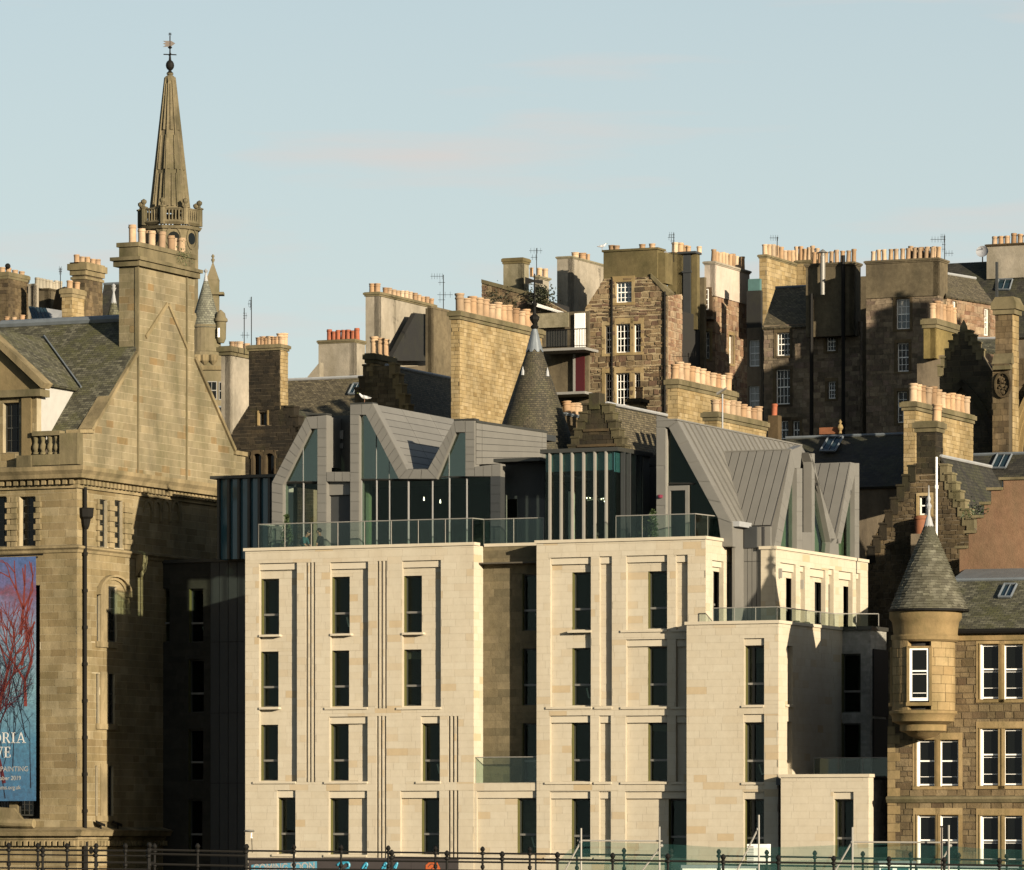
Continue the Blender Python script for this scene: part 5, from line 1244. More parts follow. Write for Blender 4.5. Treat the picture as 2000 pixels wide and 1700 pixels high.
# turret
tc_x, tc_y = gx(1803, -.85), -.85; rb = 62 * 200 / F
zt1, zt0 = G.hit(1803, 1238, tc_y - rb)[1], G.hit(1803, 1388, tc_y - rb)[1]
def arcwall(z0, z1, r, h, l, a0, a1, mat, holes=()):
    """curved ashlar: each stone a bent block (three facets)"""
    z = z0
    while z < z1 - .05:
        zt = min(z + h, z1); a = a0 - rnd.uniform(0, l / r * 57)
        while a < a1:
            da = rnd.uniform(.7, 1.2) * l / r * 57.3; p, q = max(a, a0), min(a + da, a1)
            ok = q - p > 2
            for (ha, hb, hc, hd) in holes:
                if q > ha and p < hb and zt > hc + .01 and z < hd - .01:
                    if p < ha - 2: q = ha
                    elif q > hb + 2: p = hb
                    else: ok = False
            if ok and q - p > 1.5:
                m = MB(); k = 4; rr = r + rnd.uniform(.012, .026)
                for i in range(k + 1):
                    t = R(p + .35 + (q - p - .7) * i / k)
                    for rad in (r - .3, rr):
                        for zz in (z + .007, zt - .007): m.v.append((tc_x + rad * math.cos(t), tc_y + rad * math.sin(t), zz))
                for i in range(k):
                    b = i * 4; c = b + 4
                    m.f += [(b + 2, c + 2, c + 3, b + 3), (b + 1, b + 3, c + 3, c + 1), (b, c, c + 2, b + 2)]
                m.f += [(0, 2, 3, 1), (k * 4, k * 4 + 1, k * 4 + 3, k * 4 + 2)]
                T.piece('stone', mat, G, (q - p) / 57 * r * h, rnd.random(), vf=(m.v, m.f))
            a += da
        z = zt
ang = lambda px: math.degrees(math.asin(max(-1, min(1, (px - 1803) / 62.0)))) - 90 + 20 - 0
wa0, wa1 = ang(1769), ang(1813); wz0, wz1 = G.hit(1790, 1372, tc_y - rb)[1], G.hit(1790, 1262, tc_y - rb)[1]
va0, va1 = ang(1741) - 14, ang(1741) + 10
arcwall(zt0, zt1, rb, .36, .6, -215, 35, 'house_dressed', [(wa0, wa1, wz0, wz1), (va0, va1, wz0, wz1)])
T.part('turret_core', MB().lathe([(rb - .28, zt0 - .2), (rb - .28, zt1)], tc_x, tc_y, 32), 'room_dark', G)
def curvwin(a0, a1):
    am = (a0 + a1) / 2; hw = rb * math.sin(R((a1 - a0) / 2)); d = rb * math.cos(R((a1 - a0) / 2))
    fr = Fr(G.M @ Matrix.Translation((tc_x, tc_y, 0)) @ Matrix.Rotation(R(am + 90), 4, 'Z') @ Matrix.Translation((0, -d, 0)))
    o = sash(T, fr, -hw + .07, hw - .06, wz0 + .06, wz1 - .06, -.03, 1, 2, mid=.56, fw=.1)
    m = MB().box(-hw - .04, -hw + .07, -.08, .1, wz0, wz1).box(hw - .06, hw + .04, -.08, .1, wz0, wz1).box(-hw, hw, -.08, .1, wz1 - .08, wz1).box(-hw - .06, hw + .06, -.14, .1, wz0 - .14, wz0)
    T.part('stone_frame', m, 'house_dressed', fr, o)
    T.part('blind_bar', MB().box(-hw + .2, hw - .18, -.025, 0, wz0 + .36, wz0 + .385), 'white_paint', fr, o)
curvwin(wa0, wa1); curvwin(va0, va1)
T.part('corbel', MB().lathe([(.05, zt0 - 1.15), (rb * .45, zt0 - 1.0), (rb * .55, zt0 - .88), (rb * .74, zt0 - .8), (rb * .74, zt0 - .55), (rb * .98, zt0 - .42), (rb * 1.0, zt0 - .2), (rb * 1.08, zt0 - .1), (rb * 1.08, zt0), (rb, zt0 + .04)], tc_x, tc_y, 32), 'house_dressed', G, sm=True)
ctx, cty = gx(1814, -.85), -.85; rc = 77 * 200 / F; zc0 = G.hit(1814, 1190, cty - rc)[1]; zc1 = G.hit(1822, 1008, cty)[1]
T.part('wallhead', MB().lathe([(rb, zt1 - .3), (rb + .09, zt1 - .22), (rb + .09, zt1 - .08), (rb + .02, zt1), (rb + .05, zt1 + .3), (rc * .86, zt1 + .52), (rc * .93, zc0 - .3), (rc * .93, zc0)], tc_x + .1, cty, 36), 'house_dressed', G, sm=True)
T.part('eaves_gutter', MB().lathe([(rc * .9, zc0 - .06), (rc + .04, zc0 - .04), (rc + .06, zc0 + .05), (rc, zc0 + .05)], ctx, cty, 36), 'iron', G)
T.part('cone_core', MB().lathe([(rc - .06, zc0), (.04, zc1)], ctx, cty, 36), 'slate_piece', G)
ncr = 33; Hc = zc1 - zc0; sll = math.hypot(rc, Hc)
for j in range(ncr):
    t0, t1 = j / ncr * .955, (j + 1.25) / ncr * .955
    r0, r1 = rc * (1 - t0), rc * (1 - min(t1, .985)); nn = max(6, int(2 * math.pi * r0 / .25))
    for i in range(nn):
        am = (i + .5 * (j % 2)) / nn * 360
        if not (-230 < ((am + 50) % 360) - 230 < 70): pass
        a0, a1 = R(am - 178 / nn), R(am + 178 / nn); dz = rnd.uniform(-.012, .012); lift = .035 + rnd.uniform(0, .02)
        za, zb_ = zc0 + Hc * t0 + dz, zc0 + Hc * min(t1, .985)
        v = [(ctx + (r0 + lift) * math.cos(a0), cty + (r0 + lift) * math.sin(a0), za), (ctx + (r0 + lift) * math.cos(a1), cty + (r0 + lift) * math.sin(a1), za), (ctx + (r1 + .004) * math.cos(a1), cty + (r1 + .004) * math.sin(a1), zb_), (ctx + (r1 + .004) * math.cos(a0), cty + (r1 + .004) * math.sin(a0), zb_)]
        n_ = Vector((math.cos((a0 + a1) / 2), math.sin((a0 + a1) / 2), rc / Hc)).normalized() * .02
        m = MB().hexa(v + [Vector(q) - n_ for q in v]); front = math.cos(R(am) - R(-80))
        T.piece('slate', 'slate_piece', G, .05 + (front * .02 if front > 0 else -.04) + rnd.random() * .001, rnd.random(), vf=(m.v, m.f))
f7 = G; added_stack = G.rect(1755, 1166, 1800, 1200, 3.0); ch = T.part('chimney', MB().box(added_stack[0], added_stack[1], 3.0, 3.9, ze - .2, added_stack[3]).box(added_stack[0] - .08, added_stack[1] + .08, 2.92, 3.98, added_stack[3], added_stack[3] + .12), 'house_dressed', G)  # unseen stack added behind the cone to close a gap in the cast shadow
m = MB().lathe([(.30, zc1 - .75), (.26, zc1 - .62), (.12, zc1 - .1), (.06, zc1 + .05)], ctx, cty, 12); T.part('lead_cap', m, 'lead_white', G)
zf = G.hit(1822, 948, cty)[1]
T.part('finial', MB().lathe([(.06, zc1), (.07, zc1 + .25), (.13, zc1 + .4), (.05, zc1 + .55), (.09, zc1 + .7), (.035, zc1 + .85), (.015, zf)], ctx, cty, 10), 'lead_white', G)
T.finish()
# red harled stepped gable behind
D2 = 216.0; O = Fr.at(1870, D2, -20)
T = Thing('red_harled_house', 'red ochre harled gable wall with crow steps behind the turret house', 'house', O)
st = [(1857, 1892, 1068), (1892, 1919, 1010), (1919, 1936, 985), (1936, 1960, 958), (1960, 2160, 952)]
st = [(1874, 1892, 1072), (1892, 1908, 1042), (1908, 1922, 1012), (1922, 1936, 986), (1936, 1960, 958), (1960, 2160, 938)]
zb = O.hit(1900, 1112)[1] - 6; zp = None
for (a, b, py) in st:
    x0, x1 = O.hit(a, py)[0], O.hit(b, py)[0]; z = O.hit(a, py)[1]
    m = MB().box(x0, x1, 0, .6, zb, z); T.part('wall', m, 'red_harl', O); T.part('step_cope', MB().box(x0 - .2, x1 + (.0 if a != 1960 else 0) - .02, -.1, .7, z + .002, z + .12), 'mossy_trim', O)
T.part('core', MB().box(O.hit(1900, 1100)[0], O.hit(2150, 1100)[0], .61, 8, 0, O.hit(1900, 1040)[1]), 'room_dark', O)
x, z = O.hit(1957, 955); T.part('can', MB().lathe([(.07, z), (.07, z + .35)], x, .3, 8), 'lead_white', O)
m = MB()
for i in range(220):
    x = rnd.gauss(O.hit(1908, 1000)[0], .3); z = O.hit(1908, 1010)[1] + abs(rnd.gauss(0, .28)); y = rnd.uniform(-.1, .6); a = rnd.uniform(0, 6.3); s_ = rnd.uniform(.05, .1)
    m.add([(x, y, z), (x + s_ * math.cos(a), y - s_ * .5, z + s_ * math.sin(a)), (x + s_ * math.cos(a + .8), y - .02, z + s_ * math.sin(a + .8))], [(0, 1, 2)])
T.part('weeds', m, 'leaf', O, kind='stuff')
T.part('lean_roof', MB().prismx([(-3.2, zb + 5.2), (0, zb + 6.0), (0, zb + 5.8), (-3.2, zb + 5.0)], O.hit(1885, 1100)[0], O.hit(2150, 1100)[0]), 'lead', O)
T.finish()
# white pipe beside the turret finial
fr = Fr.at(1829, 214, 0); T = Thing('vent_pipe', 'tall thin white vent pipe rising behind the slate cone', 'pipe', fr, fr.hit(1829, 1030)[1])
T.part('stem', MB().tube([(0, 0, fr.hit(1829, 1100)[1]), (0, 0, fr.hit(1829, 893)[1])], .05, 8), 'white_paint', fr); T.part('collar', MB().lathe([(.08, fr.hit(0, 955)[1]), (.08, fr.hit(0, 948)[1])], 0, 0, 8), 'white_paint', fr); T.finish()
# ---------------------------------------------------------------- the old town rising behind
GS, GM, BS, BM, RS, RM = 'gold_stone', 'gold_mortar', 'brown_stone', 'brown_mortar', 'rubble', 'rubble_mortar'
def house(name, label, px, D, cat='house', rot=ROT): return Thing(name, label, cat, Fr.at(px, D, rot), hill(0, D) - .5)
def pbox(T, fr, px0, py0, px1, py1, y0, y1, mat, name):
    a, b, c, d = fr.rect(px0, py0, px1, py1, y0); return T.part(name, MB().box(a, b, y0, y1, c, d), mat, fr)
ZB = 8.0   # masonry of the hidden storeys goes down to here
def slope_roof(T, fr, pts, y0, y1, mat, ridge=None, thick=.12):
    """pixel corners: eave left, eave right on plane y0; ridge right, ridge left on plane y1"""
    a, b = fr.pt(*pts[0], y0), fr.pt(*pts[1], y0); c, d = fr.pt(*pts[2], y1), fr.pt(*pts[3], y1)
    ze_, zr_ = (a.z + b.z) / 2, (c.z + d.z) / 2; a.z = b.z = ze_; c.z = d.z = zr_
    roof(T, fr, [a, b, c, d], mat, thick, ridge=ridge); return y0, ze_, (zr_ - ze_) / (y1 - y0)

# --- dark gothic house with a stepped gable and tall stack (left of the hotel roof)
T = house('gothic_house', 'stone house coloured black for soot and shade, with a stepped gable and paired arched windows', 547, 246)
c = chimney(T, 486, 547, 562, 246, 672, 800, 'black_stone', (.18, .22, .45), 'dark_mortar', 'mossy_trim', 7, 655, 'front', .2, prange=(507, 549), smat=GS)  # sunlit right face put into gold stone, dim front into black
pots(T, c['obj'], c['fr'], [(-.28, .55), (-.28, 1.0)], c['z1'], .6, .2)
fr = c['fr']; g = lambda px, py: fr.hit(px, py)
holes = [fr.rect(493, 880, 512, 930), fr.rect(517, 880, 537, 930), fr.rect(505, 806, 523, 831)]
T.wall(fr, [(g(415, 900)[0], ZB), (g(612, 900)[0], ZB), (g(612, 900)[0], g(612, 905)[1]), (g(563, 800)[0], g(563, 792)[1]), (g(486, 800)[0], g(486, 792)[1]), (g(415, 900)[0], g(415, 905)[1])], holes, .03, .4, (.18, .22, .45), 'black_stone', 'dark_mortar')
for r in holes[:2]:
    sash(T, fr, *r, .22, 1, 1, 'metal_dark', mid=0)
    m = MB(); x0, x1, z0, z1 = r; m.box(x0 - .06, x0 + .07, -.05, .25, z0, z1 - .05).box(x1 - .03, x1 + .05, -.05, .25, z0, z1)
    for i in range(10):
        t0, t1 = math.pi * i / 10, math.pi * (i + 1) / 10; xm, rr = (x0 + x1) / 2, (x1 - x0) / 2
        m.prism(ccw([(xm + rr * math.cos(t0), z1 - .4 + .9 * rr * math.sin(t0)), (xm + (rr + .1) * math.cos(t0), z1 - .4 + 1.0 * (rr + .12) * math.sin(t0)), (xm + (rr + .1) * math.cos(t1), z1 - .4 + 1.0 * (rr + .12) * math.sin(t1)), (xm + rr * math.cos(t1), z1 - .4 + .9 * rr * math.sin(t1))]), -.06, .1)
        m.prism(ccw([(xm + rr * math.cos(t0), z1 - .4 + .9 * rr * math.sin(t0)), (xm + rr * math.cos(t1), z1 - .4 + .9 * rr * math.sin(t1)), (xm + rr * math.cos(t1), z1 + .02), (xm + rr * math.cos(t0), z1 + .02)]), .0, .2)
    T.part('arch', m, 'brown_stone', fr)
r = holes[2]; sash(T, fr, *r, .2, 1, 2, 'metal_dark', mid=0); T.part('jambs', MB().box(r[0] - .06, r[0] + .02, -.05, .1, r[2], r[3] + .1).box(r[1] - .02, r[1] + .06, -.05, .1, r[2], r[3] + .1), GS, fr)
steps = []
for i, (px, py) in enumerate(((566, 796), (575, 815), (584, 834), (593, 853), (602, 872))): x, z = g(px, py); steps.append((x - .2, x + .22, z, .9))
crowsteps(T, fr, steps, 0, .6, 'black_stone')
zr0 = g(520, 795)[1]
roof(T, fr, [(g(612, 900)[0], .4, g(612, 905)[1]), (g(612, 900)[0], 9, g(612, 905)[1]), (g(540, 790)[0], 9, zr0), (g(540, 790)[0], .4, zr0)], 'slate')
roof(T, fr, [(g(415, 900)[0], 9, g(415, 905)[1]), (g(415, 900)[0], .4, g(415, 905)[1]), (g(500, 790)[0], .4, zr0), (g(500, 790)[0], 9, zr0)], 'slate')
T.finish(200)
# --- sandstone stack behind it
T = house('stack_house', 'house with a tall smooth lit chimney between the black gable and the baroque tower', 449, 268)
c = chimney(T, 432, 449, 492, 268, 676, 860, 'harl_pale', None, 'harl_pale', 'mossy_trim', 4, 662, 'side', .23, cope_h=.5, cope_out=.2, prange=(455, 494))
fr = c['fr']; slope_roof(T, fr, [(425, 900), (520, 900), (500, 790), (425, 800)], -1, 6, 'slate')
T.finish()
# --- long slate roof with grey stack
T = house('slate_roof_house', 'long brown slate roof with a pale lead ridge and red pots', 640, 262)
fr = Fr.at(640, 262)
y0, ze_, sl_ = slope_roof(T, fr, [(548, 880), (725, 870), (728, 742), (563, 736)], 0, 4.2, 'slate_brown', 'lead_white')
roof(T, fr, [(fr.hit(728, 742, 4.2)[0], 8.4, ze_), (fr.hit(563, 740, 4.2)[0], 8.4, ze_), (fr.hit(563, 740, 4.2)[0], 4.2, ze_ + sl_ * 4.2), (fr.hit(728, 742, 4.2)[0], 4.2, ze_ + sl_ * 4.2)], 'slate_brown')
rooflight(T, fr, [(681, 772), (699, 772), (709, 752), (691, 752)], y0, ze_, sl_)
chimney(T, 622, 692, 713, 270, 662, 760, 'harl_pale', None, 'harl_pale', 'mossy_trim', 7, 640, 'front', .16, 'plain', 'pot_red', prange=(643, 698), cope_h=.2, cope_out=.08)
f2 = Fr.at(622, 270); T.part('skew_wall', MB().prism(ccw([f2.hit(600, 737), f2.hit(624, 737), f2.hit(624, 708)]), 0, .5), 'harl_pale', f2)
T.part('walls', MB().box(fr.hit(550, 900)[0], fr.hit(722, 900)[0], .3, 8, ZB, ze_ + .1), 'dark_mortar', fr)
T.finish()
# --- stepped gable with three pots
T = house('crowstep_house', 'narrow stepped gable with three clay pots beside a brown slate roof', 748, 250)
c = chimney(T, 716, 729, 768, 250, 690, 735, GS, (.25, .35, .6), GM, 'mossy_trim', 3, 655, 'side', .22, prange=(731, 754), cope_h=.5, cope_out=.16)
fr = c['fr']; g = lambda px, py: fr.hit(px, py); x0, x1 = g(700, 700)[0], g(795, 700)[0]
T.wall(fr, [(x0, ZB), (x1, ZB), (x1, g(795, 815)[1]), (g(762, 715)[0], g(762, 715)[1]), (g(716, 715)[0], g(716, 715)[1]), (x0, g(700, 760)[1])], [fr.rect(724, 792, 738, 822)], .02, .4, (.2, .28, .55), 'house_stone', 'brown_mortar')
sash(T, fr, *fr.rect(724, 792, 738, 822), .2, 1, 1, 'metal_olive', mid=0)
crowsteps(T, fr, [(g(p, 700)[0] - .14, g(p, 700)[0] + .2, g(p, q)[1], .7) for p, q in ((765, 712), (772, 732), (778, 752), (785, 772), (791, 792), (797, 812))], -.02, .6, GS)
crowsteps(T, fr, [(g(p, 700)[0] - .2, g(p, 700)[0] + .14, g(p, q)[1], .7) for p, q in ((716, 715), (708, 738), (700, 760))], -.02, .6, 'brown_stone')
ra = Vector((g(745, 705)[0], .5, g(745, 712)[1])); ze2 = g(800, 850)[1]
yb2 = fr.hitx(882, 730, ra.x)[0]
roof(T, fr, [(g(815, 840)[0], .5, ze2), (g(815, 840)[0], yb2, ze2), (ra.x, yb2, ra.z), (ra.x, .5, ra.z)], 'slate_brown', ridge='lead_white')
T.part('walls', MB().box(x0, g(812, 840)[0], .5, yb2, ZB, ze2), 'dark_mortar', fr)
T.finish(150)
# --- pale harled tenement gable with a row of pots, dark roof beside it
T = house('harled_tenement', 'pale grey harled slab chimney topped by a long row of pots', 740, 292, 'tenement')
c = chimney(T, 714, 740, 849, 292, 570, 720, 'harl_pale', None, 'harl_pale', 'mossy_trim', 12, 553, 'side', .17, 'roll', cope_h=.25, cope_out=.12, prange=(752, 842))
pots(T, c['obj'], c['fr'], [(-.55, .25), (-.25, .3)], c['z1'], .55, .19)
fr = c['fr']; x = -.9
pr = lambda px, py: fr.ptx(px, py, .9)
T.part('roof', MB().add([pr(762, 705), pr(845, 705), pr(845, 615), pr(812, 612)] + [p - Vector((.3, 0, 0)) for p in (pr(762, 705), pr(845, 705), pr(845, 615), pr(812, 612))], MB.BF), 'slate', fr)
d = block(T, 836, 842, 888, 280, 602, 760, 'harl_dark', 'harl_dark', None, dress=None)
T.part('walls', MB().box(-1.5, 3, 1.0, 9, ZB, fr.hit(740, 715)[1]), 'dark_mortar', fr)
T.finish()
# --- the broad golden chimney
T = house('golden_chimney_house', 'broad golden ashlar chimney wall carrying thirteen clay pots', 897, 243)
c = chimney(T, 881, 897, 1058, 243, 607, 860, GS, (.19, .26, .52), GM, 'mossy_trim', 13, 573, 'side', .24, cope_h=.42, cope_out=.16, prange=(899, 1040))
T.finish()
# --- slate cone tower
fr = Fr.at(1044, 236, 0); zc0, zc1 = fr.hit(1044, 885)[1], fr.hit(1044, 655)[1]; r0 = 83 * 236 / F
T = Thing('slate_cone_tower', 'tall dark slate cone roof with a scalloped lead cap and weathervane', 'tower', fr, ZB)
T.part('roof', MB().lathe([(r0, zc0), (.12, zc1)], 0, 0, 40, uvr=r0), 'slate_tile', fr, sm=True)
T.part('drum', MB().lathe([(r0 - .3, ZB), (r0 - .3, zc0 + .05)], 0, 0, 32), 'black_stone', fr)
m = MB(); zl0, zl1 = fr.hit(0, 683)[1], fr.hit(0, 642)[1]
rr = lambda z: r0 * (zc1 - z) / (zc1 - zc0) + .14
k = 24
for i in range(k):
    a0, a1 = 2 * math.pi * i / k, 2 * math.pi * (i + 1) / k; d0 = .16 * abs(math.sin(a0 * 4)); d1 = .16 * abs(math.sin(a1 * 4))
    zz = [(zl0 - d0, rr(zl0 - d0)), (zl0 - d1, rr(zl0 - d1))]
    v = [(zz[0][1] * math.cos(a0), zz[0][1] * math.sin(a0), zz[0][0]), (zz[1][1] * math.cos(a1), zz[1][1] * math.sin(a1), zz[1][0]), (.12 * math.cos(a1), .12 * math.sin(a1), zl1), (.12 * math.cos(a0), .12 * math.sin(a0), zl1)]
    m.add(v, [(0, 1, 2, 3)])
T.part('lead_cap', m, 'lead', fr)
zf = fr.hit(0, 535)[1]; h = zf - zl1
T.part('finial', MB().lathe([(.12, zl1 - .05), (.2, zl1 + .08), (.09, zl1 + .2), (.22, zl1 + .42), (.24, zl1 + .55), (.08, zl1 + .7), (.06, zl1 + 1.0), (.14, zl1 + 1.15), (.05, zl1 + 1.3), (.03, zf)], 0, 0, 10), 'iron', fr)
m = MB()
for a in (.4, 1.97): m.tube([(-.42 * math.cos(a), -.42 * math.sin(a), zl1 + 1.55), (.42 * math.cos(a), .42 * math.sin(a), zl1 + 1.55)], .022, 5)
m.prism([(-.45, zl1 + 2.1), (-.05, zl1 + 2.2), (.4, zl1 + 2.1), (.4, zl1 + 2.3), (-.05, zl1 + 2.32), (-.45, zl1 + 2.45)], -.015, .015)
T.part('weathervane', m, 'iron', fr)
for px, py in ((1021, 727), (1069, 729)):
    z = fr.hit(0, py)[1]; x = (px - 1044) / F * 236; yy = -math.sqrt(max(.01, rr(z) ** 2 - x * x)); T.part('lucarne', MB().lathe([(.09, z - .2), (.07, z), (.01, z + .22)], x, yy, 8), 'lead_white', fr)
T.finish()
# --- mossy stepped gable with slate roof
T = house('mossy_crowstep_house', 'blackened mossy stepped gable beside a sunlit brown slate slope', 1170, 233)
fr = Fr.at(1170, 233); g = lambda px, py: fr.hit(px, py)
T.wall(fr, [(g(1108, 900)[0], ZB), (g(1212, 900)[0], ZB), (g(1212, 890)[0], g(1212, 882)[1]), (g(1184, 800)[0], g(1184, 800)[1]), (g(1150, 800)[0], g(1150, 800)[1]), (g(1108, 890)[0], g(1108, 882)[1])], [], 0, .5, (.25, .3, .6), 'black_stone', 'brown_mortar')
T.part('gable_block', MB().box(g(1152, 790)[0], g(1172, 790)[0], -.12, .6, g(1165, 800)[1], g(1165, 768)[1]), 'black_mossy', fr)
for (pa, pb, py) in ((1146, 1184, 792), (1140, 1190, 808), (1136, 1196, 824), (1130, 1202, 840), (1124, 1208, 856), (1118, 1214, 872)):
    for p, s in ((pa, -1), (pb, 1)): x, z = g(p, py); crowsteps(T, fr, [(x - .2, x + .2, z, .42)], -.06, .6, 'black_mossy')
m = MB()
for a, b, c_, d_ in ((1140, 838, 1190, 843), (1128, 868, 1205, 873)): q = fr.rect(a, b, c_, d_); m.box(q[0], q[1], -.1, .1, q[2], q[3])
T.part('string_course', m, 'brown_stone', fr)
xr0, zr0 = g(1176, 786); yb3 = fr.hitx(1305, 800, xr0)[0]; xe0, ze0 = g(1222, 905)
roof(T, fr, [(xe0, .5, ze0), (xe0, yb3, ze0), (xr0, yb3, zr0), (xr0, .5, zr0)], 'slate_brown', ridge='lead_white')
roof(T, fr, [(g(1105, 880)[0], yb3, g(1105, 890)[1]), (g(1105, 880)[0], .5, g(1105, 890)[1]), (xr0, .5, zr0), (xr0, yb3, zr0)], 'slate')
chimney(T, 1228, 1249, 1262, 244, 778, 800, GS, (.25, .3, .6), GM, 'brown_stone', 1, 750, 'side', .2, cope_h=.3, prange=(1248, 1249))
c = chimney(T, 1096, 1104, 1150, 248, 806, 860, 'brown_stone', (.25, .3, .6), 'brown_mortar', 'lead', 5, 781, 'side', .23, cope_h=.15, prange=(1108, 1142))
T.part('walls', MB().box(g(1110, 890)[0], xe0 - .2, .5, yb3, ZB, ze0), 'dark_mortar', fr)
T.finish(150)
# --- two stacks over the right zinc roof
T = house('eleven_pot_house', 'squat golden chimney with eleven pots above the zinc roof', 1322, 240)
chimney(T, 1304, 1323, 1436, 240, 740, 870, GS, (.20, .28, .55), GM, 'mossy_trim', 11, 706, 'side', .225, cope_h=.45, cope_out=.15, prange=(1318, 1421))
T.finish(150)
T = house('nine_pot_house', 'low golden chimney with nine pots standing just behind the zinc roof', 1400, 230)
c = chimney(T, 1376, 1400, 1496, 230, 804, 870, GS, (.20, .28, .55), GM, 'mossy_trim', 9, 775, 'side', .22, cope_h=.42, cope_out=.15, prange=(1397, 1481))
f2 = Fr.at(1500, 236); T.part('lean_stack', MB().box(0, .5, 0, .5, ZB, f2.hit(1500, 812)[1]), 'brown_stone', f2); pots(T, c['obj'], f2, [(.2, .25)], f2.hit(1500, 812)[1], .6, .16, 'plain', 'pot_red')
f3 = Fr.at(1411, 224); T.part('flood_pole', MB().tube([(0, 0, ZB), (0, 0, f3.hit(1411, 770)[1])], .04, 6), 'lead_white', f3)
x, z = f3.hit(1411, 767); T.part('flood_lamp', MB().hexa([(-.25, -.1, z - .1), (.15, -.1, z + .15), (.15, .1, z + .15), (-.25, .1, z - .1), (-.25, -.1, z), (.2, -.1, z + .22), (.2, .1, z + .22), (-.25, .1, z)]), 'metal_pale', f3)
T.finish(150)
# --- ivy wall, blank stacks and balcony tenement
T = house('balcony_tenement', 'tenement with dark railed balconies, red door and pale roof eaves', 1118, 294, 'tenement')
c = chimney(T, 1088, 1118, 1182, 294, 500, 640, 'harl_pale', None, 'harl_pale', 'harl_grey', 0, None, cope_h=.15, cope_out=.08)
pots(T, c['obj'], c['fr'], [(-.5, 1.6), (-.4, 2.4)], c['z1'], .42, .24); pots(T, c['obj'], c['fr'], [(-.5, 3.0), (-.4, 3.3)], c['z1'], .5, .14, 'thin')
c = chimney(T, 983, 1020, 1033, 300, 503, 640, 'harl_grey', None, 'harl_grey', 'harl_olive', 0, None, cope_h=.35, cope_out=.1)
c = chimney(T, 1046, 1052, 1072, 302, 538, 640, 'harl_pale', None, 'harl_pale', 'harl_grey', 2, 520, 'side', .2, 'plain', cope_h=.2)
pots(T, c['obj'], c['fr'], [(-.6, .3), (-.9, .3)], c['z1'], .5, .14, 'thin')
f = Fr.at(1000, 290); q = [f.hit(*p) for p in ((941, 640), (1110, 640), (1110, 612), (1060, 585), (941, 553))]
T.wall(f, q, [], 0, .5, (.26, .3, .6), RS, RM, jit=.5, proud=.03)
q2 = [f.hit(*p) for p in ((941, 553), (1060, 586), (1062, 578), (941, 546))]; T.part('cope', MB().prism(ccw(q2), -.08, .6), 'mossy_trim', f)
q2 = [f.hit(*p, -.5) for p in ((1040, 590), (1108, 612), (1108, 616), (1040, 597))]; T.part('barge_board', MB().prism(ccw(q2), -.5, -.4), 'white_paint', f)
a = [f.pt(1030, 590, -.5), f.pt(1112, 614, -.5), f.pt(1112, 600, 3), f.pt(1035, 575, 3)]; T.part('roof', MB().hexa([p for p in a] + [p - Vector((0, 0, .1)) for p in a]), 'slate_brown', f)
m = MB()
for i in range(700):
    px = rnd.gauss(1058, 12); py = rnd.gauss(578, 10); p = f.pt(px, py, -.15 - rnd.random() * .35); a_ = rnd.uniform(0, 6.3); s_ = rnd.uniform(.06, .14); b_ = rnd.uniform(-.1, .1)
    m.add([p, p + Vector((s_ * math.cos(a_), b_, s_ * math.sin(a_))), p + Vector((s_ * math.cos(a_ + .9), -b_, s_ * math.sin(a_ + .9)))], [(0, 1, 2)])
T.part('ivy', m, 'ivy', f, kind='stuff')
m = MB()
for i in range(260):
    px = rnd.uniform(950, 1010); py = 553 + (px - 941) * .28 + rnd.gauss(25, 14); p = f.pt(px, py, -.06 - rnd.random() * .1); a_ = rnd.uniform(0, 6.3); s_ = rnd.uniform(.06, .12)
    m.add([p, p + Vector((s_ * math.cos(a_), -.03, s_ * math.sin(a_))), p + Vector((s_ * math.cos(a_ + .9), .02, s_ * math.sin(a_ + .9)))], [(0, 1, 2)])
T.part('ivy', m, 'ivy', f, kind='stuff')
b = Fr.at(1066, 284)
T.part('back_wall', MB().box(b.hit(1040, 700, 2)[0], b.hit(1150, 700, 2)[0], 2, 2.2, ZB, b.hit(1100, 610, 2)[1]), 'harl_dark', b)
for py in (680, 766): pbox(T, b, 1046, py, 1142, py + 5, 0, 2, 'slab_grey', 'balcony_slab')
zr_, zt_ = b.hit(1100, 680)[1], b.hit(1100, 644)[1]; xa, xb = b.hit(1062, 660)[0], b.hit(1146, 660)[0]
T.part('railing', MB().tube([(xa, .05, zt_), (xb, .05, zt_)], .03, 5).tube([(xa, .05, zr_ + .1), (xb, .05, zr_ + .1)], .02, 5), 'iron', b)
for i in range(18): x = xa + (xb - xa) * i / 17; T.part('baluster', MB().tube([(x, .05, zr_), (x, .05, zt_)], .014, 4), 'iron', b)
pbox(T, b, 1066, 645, 1108, 679, .12, .14, 'metal_dark', 'screen')
pbox(T, b, 1122, 612, 1142, 680, 1.8, 1.9, 'white_paint', 'door'); pbox(T, b, 1124, 697, 1141, 765, 1.8, 1.9, 'red_door', 'door'); pbox(T, b, 1119, 692, 1123, 765, 1.75, 1.9, 'slab_grey', 'door_jamb')
pbox(T, b, 1050, 612, 1110, 640, 1.7, 1.8, 'harl_grey', 'panel')
T.finish(200)
